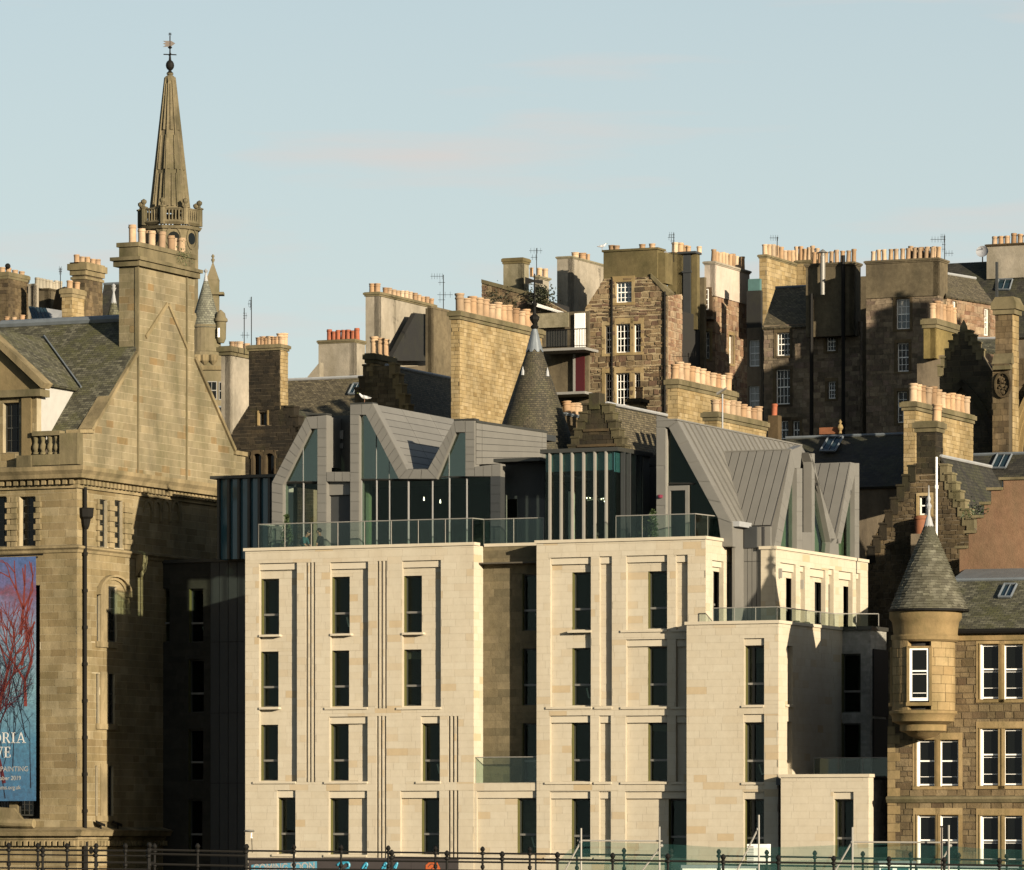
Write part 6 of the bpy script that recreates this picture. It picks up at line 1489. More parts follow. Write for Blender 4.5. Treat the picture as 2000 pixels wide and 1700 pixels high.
# --- rubble tower house
T = house('rubble_tower_house', 'tall rubble tower house with clipped gable and sunlit triple windows', 1305, 288, 'tenement')
fr = Fr.at(1305, 288); g = lambda px, py: fr.hit(px, py)
wins = [(1203, 551, 1234, 591, 4, 4, 'pane_sky'), (1182, 636, 1195, 691, 2, 4), (1203, 633, 1231, 689, 4, 4), (1238, 633, 1252, 688, 2, 4), (1182, 729, 1194, 790, 2, 4), (1203, 729, 1230, 792, 4, 4), (1239, 729, 1251, 786, 2, 4)]
hs = [fr.rect(*q[:4]) for q in wins]
gz = lambda px, py: (g(px, py)[0], g(px, py)[1])
T.wall(fr, [(g(1143, 800)[0], ZB), (g(1304, 800)[0], ZB), gz(1304, 578), gz(1272, 541), gz(1180, 545), gz(1143, 603)], hs, 0, .5, (.22, .2, .62), RS, RM, jit=.7, proud=.04, gap=.05, uneven=.03)
for q, r in zip(wins, hs):
    sash(T, fr, *r, .16, q[4], q[5], glass=q[6] if len(q) > 6 else 'pane_dark', bar=.035); surround(T, fr, *r, 'gold_stone', .2, 0, True, .34)
T.part('skew', MB().prism(ccw([gz(1304, 578), gz(1272, 543), (g(1272, 543)[0], g(1272, 543)[1] + .25), (g(1306, 578)[0] + .1, g(1306, 578)[1] + .2)]), -.1, .7), 'mossy_trim', fr)
x0, x1 = g(1178, 540)[0], g(1283, 540)[0]; zt, z0 = g(1230, 486)[1], g(1230, 546)[1]
T.part('chimney', MB().box(x0, x1, .05, 1.1, z0, zt - .12).box(x0 - .08, x1 + .08, -.03, 1.2, zt - .12, zt), 'harl_olive', fr)
ch = T.part('chimney', MB().box(x1 - .02, x1 + .45, .2, 1.3, z0 - .3, zt - .3), 'harl_olive', fr)
pots(T, ch, fr, [(x0 + .3, .6), (x0 + .6, .6), (x1 - 1.15, .6), (x1 - .55, .6)], zt, .32, .2)
fs = fr.sub(0, 0, 90); Ls = fs.hit(1332, 600)[0]; T.wall(fs, [(0, ZB), (Ls, ZB), (Ls, fs.hit(1320, 572)[1]), (0, fs.hit(1305, 578)[1])], [], 0, .4, (.28, .3, .6), 'pink_rubble', 'pink_mortar', jit=.5, proud=.03, gap=.04)
T.part('core', MB().box(g(1145, 600)[0], -.4, .51, 7, ZB, g(1145, 605)[1]), 'room_dark', fr)
m = MB().tube([(g(1300, 600)[0], -.12, ZB + 10), (g(1300, 600)[0], -.12, g(1300, 570)[1])], .06, 6); T.part('downpipe', m, 'iron', fr)
m = MB().tube([(g(1196.5, 600)[0], -.1, ZB + 10), (g(1196.5, 600)[0], -.1, g(1196, 545)[1])], .05, 6); T.part('downpipe', m, 'iron', fr)
T.finish(300)
# --- olive stack, metal flue
T = house('flue_tenement', 'narrow tenement with an olive chimney and a tall square metal flue', 1330, 292, 'tenement')
c = chimney(T, 1304, 1331, 1346, 296, 492, 600, 'harl_olive', None, 'harl_olive', 'harl_olive', 3, 470, 'side', .22, 'plain', cope_h=.15, cope_out=.08, prange=(1318, 1338))
pots(T, c['obj'], c['fr'], [(-.2, 1.6), (.5, 1.6)], c['z1'], .55, .17, 'plain')
f = Fr.at(1348, 293); zf0, zf1 = f.hit(1348, 690)[1], f.hit(1348, 497)[1]; x0, x1 = f.hit(1338, 600)[0], f.hit(1352, 600)[0]
T.part('metal_flue', MB().box(x0, x1, -.3, .25, zf0, zf1 - .02).box(x0 - .06, x1 + .06, -.36, .3, f.hit(1345, 534)[1], f.hit(1345, 530)[1]).box(x0 - .3, x1 + .4, -.5, .5, zf1, zf1 + .12), 'zinc_dark', f)
T.part('metal_flue', MB().box(x1 + .02, x1 + .38, -.2, .25, f.hit(1345, 645)[1], zf1 - .05), 'harl_olive', f)
T.part('wall', MB().box(f.hit(1322, 600)[0], f.hit(1366, 600)[0], .8, 1.1, ZB, f.hit(1345, 540)[1]), 'harl_dark', f)
x, z = f.hit(1296, 506); 
T.finish()
fr = Fr.at(1296, 296, 0); x, z = fr.hit(1296, 505)
def dish(px, py, D, r, label, yaw=20):
    fr = Fr.at(px, D, yaw); z = fr.hit(px, py)[1]; T = Thing('satellite_dish', label, 'dish', fr, z - .4)
    M = Fr(fr.M @ Matrix.Translation((0, 0, z)) @ Matrix.Rotation(R(70), 4, 'X'))
    T.part('bowl', MB().lathe([(.01, 0), (r * .5, .04), (r * .85, .12), (r, .18), (r * .97, .16), (r * .5, .02)], 0, 0, 16), 'feather_grey', M, sm=True); T.part('arm', MB().tube([(0, r * .6, 0), (0, r * .2, .5)], .02, 5), 'iron', M); T.part('bracket', MB().tube([(0, 0, z - .6), (0, 0, z)], .04, 5), 'iron', fr); T.finish()
dish(1296, 505, 294, .42, 'grey satellite dish beside the olive chimney')
dish(1919, 494, 300, .38, 'pale satellite dish beside the buff chimney of the slate mansard', -15)
# --- pink tenement with white harled head
T = house('pink_tenement', 'pink rubble tenement with a pale harled chimney head full of pots', 1396, 294, 'tenement')
c = chimney(T, 1376, 1396, 1464, 294, 510, 578, 'harl_white', None, 'harl_white', 'harl_pale', 10, 484, 'side', .18, 'thin', cope_h=.2, cope_out=.1, prange=(1393, 1450))
b = block(T, 1362, 1396, 1462, 294.3, 577, 720, 'pink_rubble', 'pink_mortar', (.27, .3, .6), fw=[(1368, 566, 1383, 606, 2, 4), (1377, 648, 1387, 701, 2, 4)][1:], sw=[(1423, 655, 1432, 711, 2, 4), (1423, 752, 1432, 800, 2, 4)], zb=ZB, jit=.5, top=False, proud=.035)
fr = b['fr']; q = fr.rect(1368, 565, 1384, 606, -.3); sash(T, fr, q[0], q[1], q[2], q[3], -.3, 3, 4); T.part('dormer', MB().box(q[0] - .12, q[1] + .2, -.28, .5, q[2] - .5, q[3] + .1), 'rubble', fr)
T.part('balcony', MB().box(q[0] - .25, q[1] + .3, -.6, .2, fr.hit(1375, 626)[1], fr.hit(1375, 621)[1]), 'dark_mortar', fr)
T.finish(200)
# --- dark tenement with lean roof, big stack, flue
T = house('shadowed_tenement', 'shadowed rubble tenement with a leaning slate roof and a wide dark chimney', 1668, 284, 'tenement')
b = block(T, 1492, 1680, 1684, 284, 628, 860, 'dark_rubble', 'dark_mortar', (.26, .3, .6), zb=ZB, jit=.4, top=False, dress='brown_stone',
          fw=[(1517, 650, 1543, 695, 4, 4), (1515, 722, 1543, 790, 4, 4), (1614, 648, 1632, 686, 3, 4), (1617, 745, 1632, 779, 3, 4), (1518, 822, 1540, 858, 3, 2), (1548, 822, 1562, 858, 2, 2)])
fr = b['fr']; slope_roof(T, fr, [(1488, 643), (1580, 637), (1580, 560), (1515, 562)], -.15, 2.6, 'slate_brown', 'lead')
c = chimney(T, 1574, 1668, 1681, 283.4, 511, 655, 'harl_dark', None, 'harl_dark', 'harl_dark', 8, 486, 'front', .17, 'thin', cope_h=.2, cope_out=.1, prange=(1590, 1668))
m = MB(); f = c['fr']
for px in (1585, 1647): x = f.hit(px, 700, -.2)[0]; T.part('downpipe', MB().tube([(x, -.2, ZB), (x, -.2, f.hit(px, 500 if px > 1600 else 575)[1])], .11, 6), 'iron', f)
x = f.hit(1607, 700, -.45)[0]; T.part('steel_flue', MB().lathe([(.15, f.hit(1607, 578)[1]), (.15, f.hit(1607, 502)[1]), (.12, f.hit(1607, 500)[1]), (.12, f.hit(1607, 497)[1]), (.3, f.hit(1607, 496)[1]), (.02, f.hit(1607, 489)[1])], x, -.45, 10), 'zinc', f)
c = chimney(T, 1483, 1497, 1560, 296, 497, 640, GS, (.26, .32, .7), 'harl_pale', 'mossy_trim', 9, 473, 'side', .2, 'thin', cope_h=.22, cope_out=.1, prange=(1494, 1556))
c = chimney(T, 1555, 1596, 1600, 300, 507, 620, GS, (.26, .32, .7), GM, 'mossy_trim', 6, 481, 'front', .17, 'thin', cope_h=.22, cope_out=.1, prange=(1556, 1596))
# gap with bay windows on its left
g2 = Fr.at(1484, 288); b2 = block(T, 1459, 1486, 1486, 288, 640, 860, 'dark_rubble', 'dark_mortar', None, zb=ZB, dress=None, top=False, fw=[(1462, 664, 1483, 716, 2, 4, 'pane_blind'), (1462, 754, 1483, 812, 2, 4, 'pane_blind')])
f9 = Fr.at(1690, 290); pbox(T, f9, 1660, 540, 1712, 870, 0, 3, 'harl_dark', 'rear_wall')
pbox(T, g2, 1461, 545, 1484, 568, 5, 5.3, 'copper_green', 'roof_panel'); pbox(T, g2, 1458, 568, 1486, 650, 4.6, 4.9, 'slate', 'roof')
T.finish(200)
# --- tenement with sixteen pots
T = house('sixteen_pot_tenement', 'dark harled and rubble tenement crowned by a crowded row of tall pots', 1832, 279, 'tenement')
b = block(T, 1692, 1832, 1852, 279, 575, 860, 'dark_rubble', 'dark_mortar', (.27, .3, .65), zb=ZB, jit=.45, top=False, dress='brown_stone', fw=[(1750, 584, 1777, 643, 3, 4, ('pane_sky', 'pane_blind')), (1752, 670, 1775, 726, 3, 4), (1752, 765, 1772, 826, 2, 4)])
c = chimney(T, 1691, 1832, 1851, 278.9, 503, 577, 'harl_dark', None, 'harl_dark', 'harl_dark', 12, 478, 'front', .17, 'thin', cope_h=.2, cope_out=.1, prange=(1705, 1832))
pots(T, c['obj'], c['fr'], [(-.7 - .35 * i, 1.3) for i in range(5)], c['z1'], .9, .18, 'thin')
f = Fr.at(1846, 282, -10); e0, e1 = f.pt(1846, 578), f.pt(1940, 600); 
fr2 = b['fr']; fs2 = Fr.at(1850, 280, 52)
e = [fs2.pt(1848, 572, -.2), fs2.pt(1941, 600, -.2), fs2.pt(1905, 548, 2.2), fs2.pt(1838, 530, 2.2)]; zE = (e[0].z + e[1].z) / 2; e[0].z = e[1].z = zE; e[2].z = e[3].z = (e[2].z + e[3].z) / 2
roof(T, fs2, e, 'slate_brown', ridge='lead_white')
ww = [(1860, 588, 1869, 620, 2, 3), (1922, 603, 1933, 656, 2, 3)]; hs = [fs2.rect(*q[:4]) for q in ww]
for q, r in zip(ww, hs): sash(T, fs2, *r, .15, q[4], q[5], glass='pane_blind')
T.wall(fs2, [(fs2.hit(1848, 600)[0], ZB), (fs2.hit(1946, 600)[0], ZB), (fs2.hit(1946, 600)[0], zE), (fs2.hit(1848, 600)[0], zE)], hs, 0, .4, (.27, .3, .65), 'pink_rubble', 'pink_mortar', jit=.4, proud=.03)
T.finish(200)
# --- far right roof with big stack
T = house('far_roof_house', 'dark slate mansard with skylight and a buff chimney behind the church buttress', 1990, 302)
f = Fr.at(1900, 302); y0, ze_, sl_ = slope_roof(T, f, [(1835, 660), (2120, 660), (2120, 505), (1846, 512)], 0, 5, 'slate')
rooflight(T, f, [(1945, 568), (1972, 568), (1978, 548), (1951, 548)], y0, ze_, sl_)
c = chimney(T, 1927, 2040, 2060, 304, 472, 540, 'harl_ochre', None, 'harl_pale', 'brown_stone', 8, 450, 'front', .2, 'plain', cope_h=.15, cope_out=.1, prange=(1943, 2030))
pbox(T, f, 1944, 512, 1948, 600, 1.0, 1.2, 'zinc_dark', 'lead_hip'); T.part('walls', MB().box(f.hit(1840, 700)[0], f.hit(2110, 700)[0], .2, 8, ZB, ze_), 'dark_mortar', f)
T.finish()
# --- low slate roofs behind hotel right
T = house('skylight_house', 'low dark slate roof with a propped skylight and pale ridge behind the hotel', 1660, 240)
f = Fr.at(1660, 240); y0, ze_, sl_ = slope_roof(T, f, [(1520, 960), (1790, 945), (1785, 848), (1535, 856)], 0, 4.0, 'slate', 'lead')
rooflight(T, f, [(1603, 888), (1632, 888), (1648, 860), (1620, 860)], y0, ze_, sl_, .2)
pbox(T, f, 1600, 835, 1640, 848, 4.3, 4.6, 'terracotta', 'ridge_tile')
x, z = f.hit(1641, 846, 4.2); T.part('finial', MB().lathe([(.1, z - .1), (.06, z + .1), (.16, z + .25), (.12, z + .38), (.05, z + .45), (.09, z + .55), (.01, z + .66)], x, 4.2, 10), GS, f)
T.part('walls', MB().box(f.hit(1525, 960)[0], f.hit(1785, 960)[0], .2, 7, ZB, ze_), 'dark_mortar', f)
T.finish()
# --- twelve-pot chimney and the stepped gable below it
T = house('twelve_pot_house', 'golden chimney with twelve pots in front of the gothic church', 1786, 234)
chimney(T, 1765, 1787, 1900, 234, 784, 960, GS, (.20, .28, .55), GM, 'mossy_trim', 12, 746, 'side', .22, cope_h=.42, cope_out=.16, prange=(1783, 1886))
T.finish(200)
T = house('ivy_crowstep_house', 'rubble stepped gable with a mossy single-pot chimney behind the turret', 1827, 225)
c = chimney(T, 1790, 1827, 1841, 225, 822, 925, 'black_stone', (.25, .3, .6), 'dark_mortar', 'mossy_trim', 1, 783, 'side', .24, cope_h=.5, cope_out=.16, prange=(1828, 1829))
fr = c['fr']; g = lambda px, py: fr.hit(px, py); r = fr.rect(1795, 969, 1818, 1006)
T.wall(fr, [(g(1690, 1000)[0], ZB), (g(1905, 1000)[0], ZB), gz2 if False else (g(1905, 1000)[0], g(1905, 1035)[1]), (g(1842, 910)[0], g(1842, 905)[1]), (g(1785, 910)[0], g(1785, 905)[1]), (g(1690, 1000)[0], g(1690, 1080)[1])], [r], .03, .4, (.19, .2, .42), 'brown_stone', 'dark_mortar', jit=.5, proud=.035, gap=.03)
sash(T, fr, *r, .16, 2, 2); surround(T, fr, *r, 'gold_stone', .12)
crowsteps(T, fr, [(g(p, 900)[0] - .16, g(p, 900)[0] + .2, g(p, q)[1], .7) for p, q in ((1843, 910), (1852, 927), (1860, 944), (1868, 961), (1877, 979), (1886, 997), (1895, 1015))], -.05, .55, 'mossy_trim')
crowsteps(T, fr, [(g(p, 900)[0] - .2, g(p, 900)[0] + .16, g(p, q)[1], .7) for p, q in ((1782, 912), (1771, 930), (1760, 950), (1748, 975), (1737, 1000), (1726, 1025), (1714, 1050), (1703, 1070))], -.05, .55, 'black_stone')
# slate roof running back to the right of the gable
xr0, zr0 = g(1830, 890); yb4 = fr.hitx(1935, 905, xr0)[0]; xe0, ze0 = g(1912, 1040)
roof(T, fr, [(xe0, .5, ze0), (xe0, yb4, ze0), (xr0, yb4, zr0), (xr0, .5, zr0)], 'slate', ridge='lead_white')
roof(T, fr, [(g(1690, 1090)[0], yb4, g(1690, 1080)[1]), (g(1690, 1090)[0], .5, g(1690, 1080)[1]), (xr0, .5, zr0), (xr0, yb4, zr0)], 'slate_brown', ridge=None)
x = g(1806, 1030)[0]; ch = T.part('chimney', MB().box(x - .35, x + .45, -.9, -.1, ZB, g(1806, 1045)[1]), 'dark_mortar', fr)
pots(T, ch, fr, [(x + .02, -.5)], g(1806, 1045)[1], .95, .33, 'plain', 'terracotta')
T.part('walls', MB().box(g(1695, 1000)[0], xe0 - .1, .5, yb4, ZB, ze0 - .6), 'dark_mortar', fr)
T.finish(200)
# --- small slate slope right of it with skylights
T = house('right_slate_house', 'slate roof with a blue skylight between the crow steps and the church', 1960, 240)
f = Fr.at(1960, 240); y0, ze_, sl_ = slope_roof(T, f, [(1850, 1010), (2120, 1000), (2120, 885), (1850, 888)], 0, 3.4, 'slate', 'lead')
rooflight(T, f, [(1936, 917), (1964, 917), (1977, 890), (1949, 890)], y0, ze_, sl_)
T.part('walls', MB().box(f.hit(1855, 1000)[0], f.hit(2110, 1000)[0], .2, 6, ZB, ze_), 'dark_mortar', f); T.finish()
# --- gothic church front with pointed arches, buttress and stepped gable
T = house('gothic_church', 'dark gothic church front with pointed arches, carved roundel and tall buttress', 1940, 252, 'church')
fr = Fr.at(1940, 252); g = lambda px, py: fr.hit(px, py)
T.wall(fr, [(g(1835, 800)[0], ZB), (g(1945, 800)[0], ZB), (g(1945, 735)[0], g(1945, 735)[1]), (g(1886, 640)[0], g(1886, 648)[1]), (g(1872, 640)[0], g(1872, 648)[1]), (g(1835, 800)[0], g(1835, 725)[1])], [], 0, .5, (.28, .35, .75), 'church_stone', 'dark_mortar')
T.wall(fr, [(g(1945.2, 800)[0], ZB), (g(2120, 800)[0], ZB), (g(2120, 700)[0], g(2120, 700)[1]), (g(1945.2, 700)[0], g(1945, 700)[1])], [], 0, .5, (.28, .35, .75), 'brown_stone', 'dark_mortar')
for p, q in ((1890, 648), (1897, 656), (1905, 670), (1912, 684)): x, z = g(p, q); crowsteps(T, fr, [(x - .14, x + .17, z, .5)], -.06, .5, 'mossy_trim')
for p, q in ((1868, 656), (1860, 668), (1852, 684), (1844, 700), (1838, 716)): x, z = g(p, q); crowsteps(T, fr, [(x - .17, x + .14, z, .5)], -.06, .5, 'mossy_trim')
x, z = g(1879, 640); T.part('finial', MB().lathe([(.22, z - .2), (.2, z + .05), (.02, z + .42)], x, .25, 6), 'mossy_trim', fr)
def pointed(px, pya, half, pyb, mat, w_, d, name, cut=None):
    """pointed arch ring: apex pixel (px,pya), half span in px, springing row pyb"""
    k = 252 / F; x, za = g(px, pya); zs = g(px, pyb)[1]; hw = half * k; hh = za - zs; Rr = (hw * hw + hh * hh) / (2 * hw); m = MB()
    tmax = math.asin(min(1, hh / Rr))
    for s in (-1, 1):
        n = 12
        for i in range(n):
            t0, t1 = tmax * i / n, tmax * (i + 1) / n
            pp = lambda t, rr: (x + s * (rr * math.cos(t) - (Rr - hw)), zs + rr * math.sin(t))
            m.prism(ccw([pp(t0, Rr - w_), pp(t0, Rr), pp(t1, Rr), pp(t1, Rr - w_)]), d, .1)
        m.box(*sorted((x + s * (hw - w_), x + s * hw)), d, .1, ZB, zs)
    return T.part(name, m, mat, fr)
pointed(1880, 742, 75, 900, 'church_stone', .3, -.22, 'arch'); pointed(1880, 752, 66, 900, 'church_stone', .12, -.1, 'arch_order')
pointed(2030, 740, 56, 890, GS, .22, -.45, 'arch'); pointed(2030, 752, 48, 890, GS, .2, -.3, 'arch_order'); pointed(2030, 764, 40, 890, GS, .18, -.15, 'arch_order')
# buttress
bx0, bx1 = g(1941, 700)[0], g(1978, 700)[0]
b = block(T, 1944, 1977, 1989, 249.5, 604, 900, 'brown_stone', 'brown_mortar', (.3, .4, .8), zb=ZB, top=False, dress=None, smat=GS)  # buttress side in gold stone: its sunlight is put into the colour
f = b['fr']; z1 = b['z1']; x0, L = b['x0'], b['L']
T.part('buttress_head', MB().box(x0 - .1, .15, -.12, L + .1, z1 - .25, z1).box(x0 - .18, .25, -.2, L + .15, z1, z1 + .3).prism([(x0 - .18, z1 + .3), (.25, z1 + .3), (.1, z1 + .62), (x0 + .05, z1 + .62)], -.18, L), 'mossy_trim', f)
m = MB()
for i in range(3): a = x0 + .08 + (-x0 - .1) * i / 3; m.box(a, a + .2, -.14, 0, z1 + .02, z1 + .25)
T.part('gablets', m, 'mossy_trim', f)
T.part('offset', MB().prismx([(-.45, f.hit(1960, 712)[1]), (0, f.hit(1960, 690)[1]), (.1, f.hit(1960, 712)[1])], x0 - .06, .06), 'mossy_trim', f)
T.wall(f.sub(0, -.45, 0), [(x0, ZB), (-.02, ZB), (-.02, f.hit(1960, 712)[1]), (x0, f.hit(1960, 712)[1])], [], 0, .44, (.3, .35, .6), 'brown_stone', 'brown_mortar', name='buttress_base')
x, z = f.hit(1960, 752, -.45); m = MB()
for i in range(18):
    t0, t1 = 2 * math.pi * i / 18, 2 * math.pi * (i + 1) / 18
    m.prism(ccw([(x + .36 * math.cos(t0), z + .56 * math.sin(t0)), (x + .44 * math.cos(t0), z + .66 * math.sin(t0)), (x + .44 * math.cos(t1), z + .66 * math.sin(t1)), (x + .36 * math.cos(t1), z + .56 * math.sin(t1))]), -.62, -.44)
for i in range(26): a = rnd.uniform(0, 6.3); rr = rnd.uniform(0, .34); m.ball((x + rr * math.cos(a), -.5, z + 1.5 * rr * math.sin(a)), rnd.uniform(.05, .11), 6)
T.part('carved_roundel', m, 'brown_stone', f)
T.part('canopy', MB().box(x - .5, x + .45, -.7, -.4, z + .75, z + .95), 'mossy_trim', f)
# nave roof glimpsed beside the gable
a = [fr.pt(1918, 685, .6), fr.pt(1945, 690, .6), fr.pt(1945, 662, 2.2), fr.pt(1903, 662, 2.2)]; roof(T, fr, a, 'slate_moss', ridge='lead_white')
T.part('walls', MB().box(g(1850, 800)[0], g(2110, 800)[0], .5, 8, ZB, g(1900, 720)[1]), 'dark_mortar', fr)
T.finish(200)
T = house('ochre_stack_house', 'smooth ochre chimney with tightly packed pots beside the church steps', 1828, 262)
c = chimney(T, 1804, 1827, 1872, 262, 622, 700, 'harl_ochre', None, 'harl_ochre', 'mossy_trim', 7, 586, 'side', .21, cope_h=.5, cope_out=.14, prange=(1822, 1862))
T.part('walls', MB().box(-1.2, .6, .5, 6, ZB, c['z0'] + .2), 'dark_mortar', c['fr']); T.finish()
# ---------------------------------------------------------------- far left: roofs behind the museum, steeple, baroque tower
T = house('left_tenement', 'soot-brown chimney house with a black ball cowl behind the museum roof', 16, 292)
c = chimney(T, -30, 16, 56, 292, 531, 680, 'brown_stone', (.2, .28, .55), 'gold_mortar', 'mossy_trim', 4, 518, 'side', .2, 'plain', cope_h=.4, cope_out=.08, prange=(4, 42))
x, y = -.6, 1.0; T.part('cowl', MB().ball((x, y, c['z1'] + .46), .17, 8), 'iron', c['fr'])
b = block(T, 55, 70, 72, 292.5, 558, 680, 'harl_pale', 'harl_pale', None, dress=None)
ch = T.part('chimney', MB().box(-.3, .5, -.3, .3, c['z0'], Fr.at(30, 283).hit(30, 636)[1]), 'brown_stone', Fr.at(30, 283)); f = Fr.at(30, 283); pots(T, ch, f, [(f.hit(p, 630)[0], 0) for p in (13, 28, 43)], f.hit(30, 636)[1], .55, .17)
T.finish(120)
T = house('grey_pot_house', 'dark stack with a row of grey pots behind the museum ridge', 90, 298)
c = chimney(T, 69, 95, 120, 298, 563, 680, 'harl_dark', None, 'harl_dark', 'harl_dark', 8, 543, 'side', .17, 'plain', 'pot_grey', cope_h=.12, prange=(72, 117))
f = Fr.at(100, 296); p = [f.pt(94, 640), f.pt(126, 640), f.pt(126, 560), f.pt(110, 566)]; T.part('roof', MB().hexa([(q.x, 0, q.z) for q in p] + [(q.x, 2, q.z) for q in p]), 'brown_stone', f)
T.finish()
T = house('glass_lantern_house', 'sloping glazed roof panel with a pale leaded edge behind the museum ridge', 80, 288)
f = Fr.at(80, 288); P = [f.pt(66, 632), f.pt(104, 632), f.pt(90, 602, 1.2), f.pt(55, 598, 1.2)]; n = Vector((0, -.5, .8))
for i in range(5):
    t0, t1 = i / 5 + .02, (i + 1) / 5 - .02; q = [P[0].lerp(P[1], t0), P[0].lerp(P[1], t1), P[3].lerp(P[2], t1), P[3].lerp(P[2], t0)]; T.part('pane', MB().hexa(q + [v - n * .05 for v in q]), 'pane_sky', f)
T.part('deck', MB().hexa([v - n * .06 for v in P] + [v - n * .3 for v in P]), 'lead', f)
P2 = [P[1], f.pt(124, 632), f.pt(121, 607, 1.2), P[2]]; T.part('deck', MB().hexa(P2 + [v - n * .2 for v in P2]), 'lead_white', f)
T.part('walls', MB().box(f.hit(58, 640)[0], f.hit(124, 640)[0], .5, 4, 12, f.hit(80, 634)[1]), 'dark_mortar', f); T.finish()
T = house('banded_chimney_house', 'tall banded stone chimney with a heavy cornice and five pots', 166, 290)
c = chimney(T, 141, 166, 200, 290, 512, 700, 'brown_stone', (.22, .3, .6), 'gold_mortar', 'museum_trim', 5, 497, 'side', .19, 'plain', cope_h=.75, cope_out=.22, prange=(150, 191))
z = c['z1']; T.part('necking', MB().box(c['x0'] - .08, .08, -.08, c['L'] + .08, z - 1.0, z - .85), 'museum_trim', c['fr'])
c = chimney(T, 121, 140, 164, 284, 563, 700, 'gold_stone', (.22, .3, .6), 'gold_mortar', 'museum_trim', 2, 546, 'side', .2, 'plain', cope_h=.5, cope_out=.12, prange=(136, 150))
f = Fr.at(215, 293); slope_roof(T, f, [(190, 640), (250, 640), (245, 553), (203, 556)], 0, 3, 'slate', 'lead'); T.finish(120)
def cone_turret(name, label, px, D, pb, pt, half, mat='slate_moss', finial=None, fmat='lead_white'):
    f = Fr.at(px, D, 0); T = Thing(name, label, 'turret', f, hill(0, D)); r = half * D / F; z0, z1 = f.hit(px, pb)[1], f.hit(px, pt)[1]
    T.part('roof', MB().lathe([(r, z0), (r * .82, z0 + (z1 - z0) * .2), (r * .42, z0 + (z1 - z0) * .62), (.05, z1)], 0, 0, 24, uvr=r), mat, f, sm=True); T.part('drum', MB().lathe([(r * .92, 12), (r * .92, z0 + .1)], 0, 0, 24), 'brown_stone', f)
    if finial: zf = f.hit(px, finial)[1]; T.part('finial', MB().lathe([(.2, z1 - .6), (.09, z1), (.05, z1 + .2), (.16, (z1 + zf) / 2 + .1), (.05, zf - .3), (.13, zf - .12), (.01, zf)], 0, 0, 10), fmat, f)
    return T, f, r, z0, z1
cone_turret('slate_turret', 'small slate cone with a white ball finial tight against the museum chimney', 222, 285, 640, 578, 19, finial=554)[0].finish()
# --- steeple
f = Fr.at(332, 420, 12); T = Thing('church_steeple', 'tall octagonal stone steeple with balustrade and golden weathervane', 'steeple', f, 14)
k = 420 / F; zz = lambda py: f.hit(332, py)[1]
def octa(r, z): return [(r * math.cos(R(22.5 + 45 * i)), r * math.sin(R(22.5 + 45 * i)), z) for i in range(8)]
rA, rB = 38 * k, 9.5 * k; z0, z1 = zz(412), zz(152)
m = MB(); m.add(octa(rA, z0) + octa(rB, z1), [(i, (i + 1) % 8, 8 + (i + 1) % 8, 8 + i) for i in range(8)]); T.part('spire', m, 'steeple', f)
m = MB()
for i in range(8):
    a = R(22.5 + 45 * i); d = Vector((math.cos(a), math.sin(a), 0)); m.tube([d * rA * 1.0 + Vector((0, 0, z0)), d * rB + Vector((0, 0, z1))], .16, 5, .10)
T.part('arrises', m, 'steeple', f)
# sunk panels on each face: two tiers of ribs
for t0, t1 in ((.02, .27), (.30, .56), (.60, .95)):
    for i in range(8):
        a = R(45 * (i + 1)); 
        for s in ((-.45, 0, .45) if t0 < .1 else (-.4, .4) if t0 < .5 else (0,)):
            ap = math.cos(R(22.5)); rr = lambda t: (rA + (rB - rA) * t)
            p = [Vector((rr(t) * ap * math.cos(a) - s * rr(t) * .62 * math.sin(a), rr(t) * ap * math.sin(a) + s * rr(t) * .62 * math.cos(a), z0 + (z1 - z0) * t)) for t in (t0, t1)]
            m = MB().tube(p, .17, 5, .10); T.part('rib', m, 'steeple', f)
# courses of stone show as rings
for j in range(17):
    t = (j + .5) / 18; r = rA + (rB - rA) * t; m = MB(); z = z0 + (z1 - z0) * t; m.add(octa(r + .012, z - .02) + octa(r + .012 - .003, z + .02), [(i, (i + 1) % 8, 8 + (i + 1) % 8, 8 + i) for i in range(8)]); T.part('bed_joint', m, 'dark_mortar', f)
T.part('cap', MB().lathe([(rB * 1.12, z1 - .3), (rB * 1.2, z1 - .05), (rB * .9, z1 + .1), (rB * .5, z1 + .2), (rB * .75, z1 + .3), (rB * .3, z1 + .55)], 0, 0, 12), 'steeple', f)
T.part('orb', MB().ball((0, 0, zz(128)), .36, 12, 1.25).lathe([(.3, zz(143)), (.15, zz(140)), (.1, zz(136))], 0, 0, 10).lathe([(.12, zz(119)), (.08, zz(110)), (.05, zz(95))], 0, 0, 8), 'iron', f)
m = MB().lathe([(.05, zz(95)), (.05, zz(70))], 0, 0, 6)
for a in (0, 1.57): m.tube([(-.55 * math.cos(a), -.55 * math.sin(a), zz(107)), (.55 * math.cos(a), .55 * math.sin(a), zz(107))], .05, 5)
m.lathe([(.02, zz(97)), (.2, zz(93)), (.02, zz(89))], 0, 0, 8)
T.part('compass_points', m, 'iron', f)
zv = zz(86); T.part('vane', MB().prism([(-.6, zv - .28), (-.35, zv - .1), (-.6, zv), (-.35, zv + .1), (-.6, zv + .22), (.1, zv + .25), (.45, zv + .05), (.1, zv - .22)], -.03, .03), 'copper_brown', f)
m = MB()
for i in range(4): a = i * math.pi / 4; m.tube([(-.15 * math.cos(a), 0, zz(67) - .15 * math.sin(a)), (.15 * math.cos(a), 0, zz(67) + .15 * math.sin(a))], .02, 4)
T.part('star', m, 'iron', f)
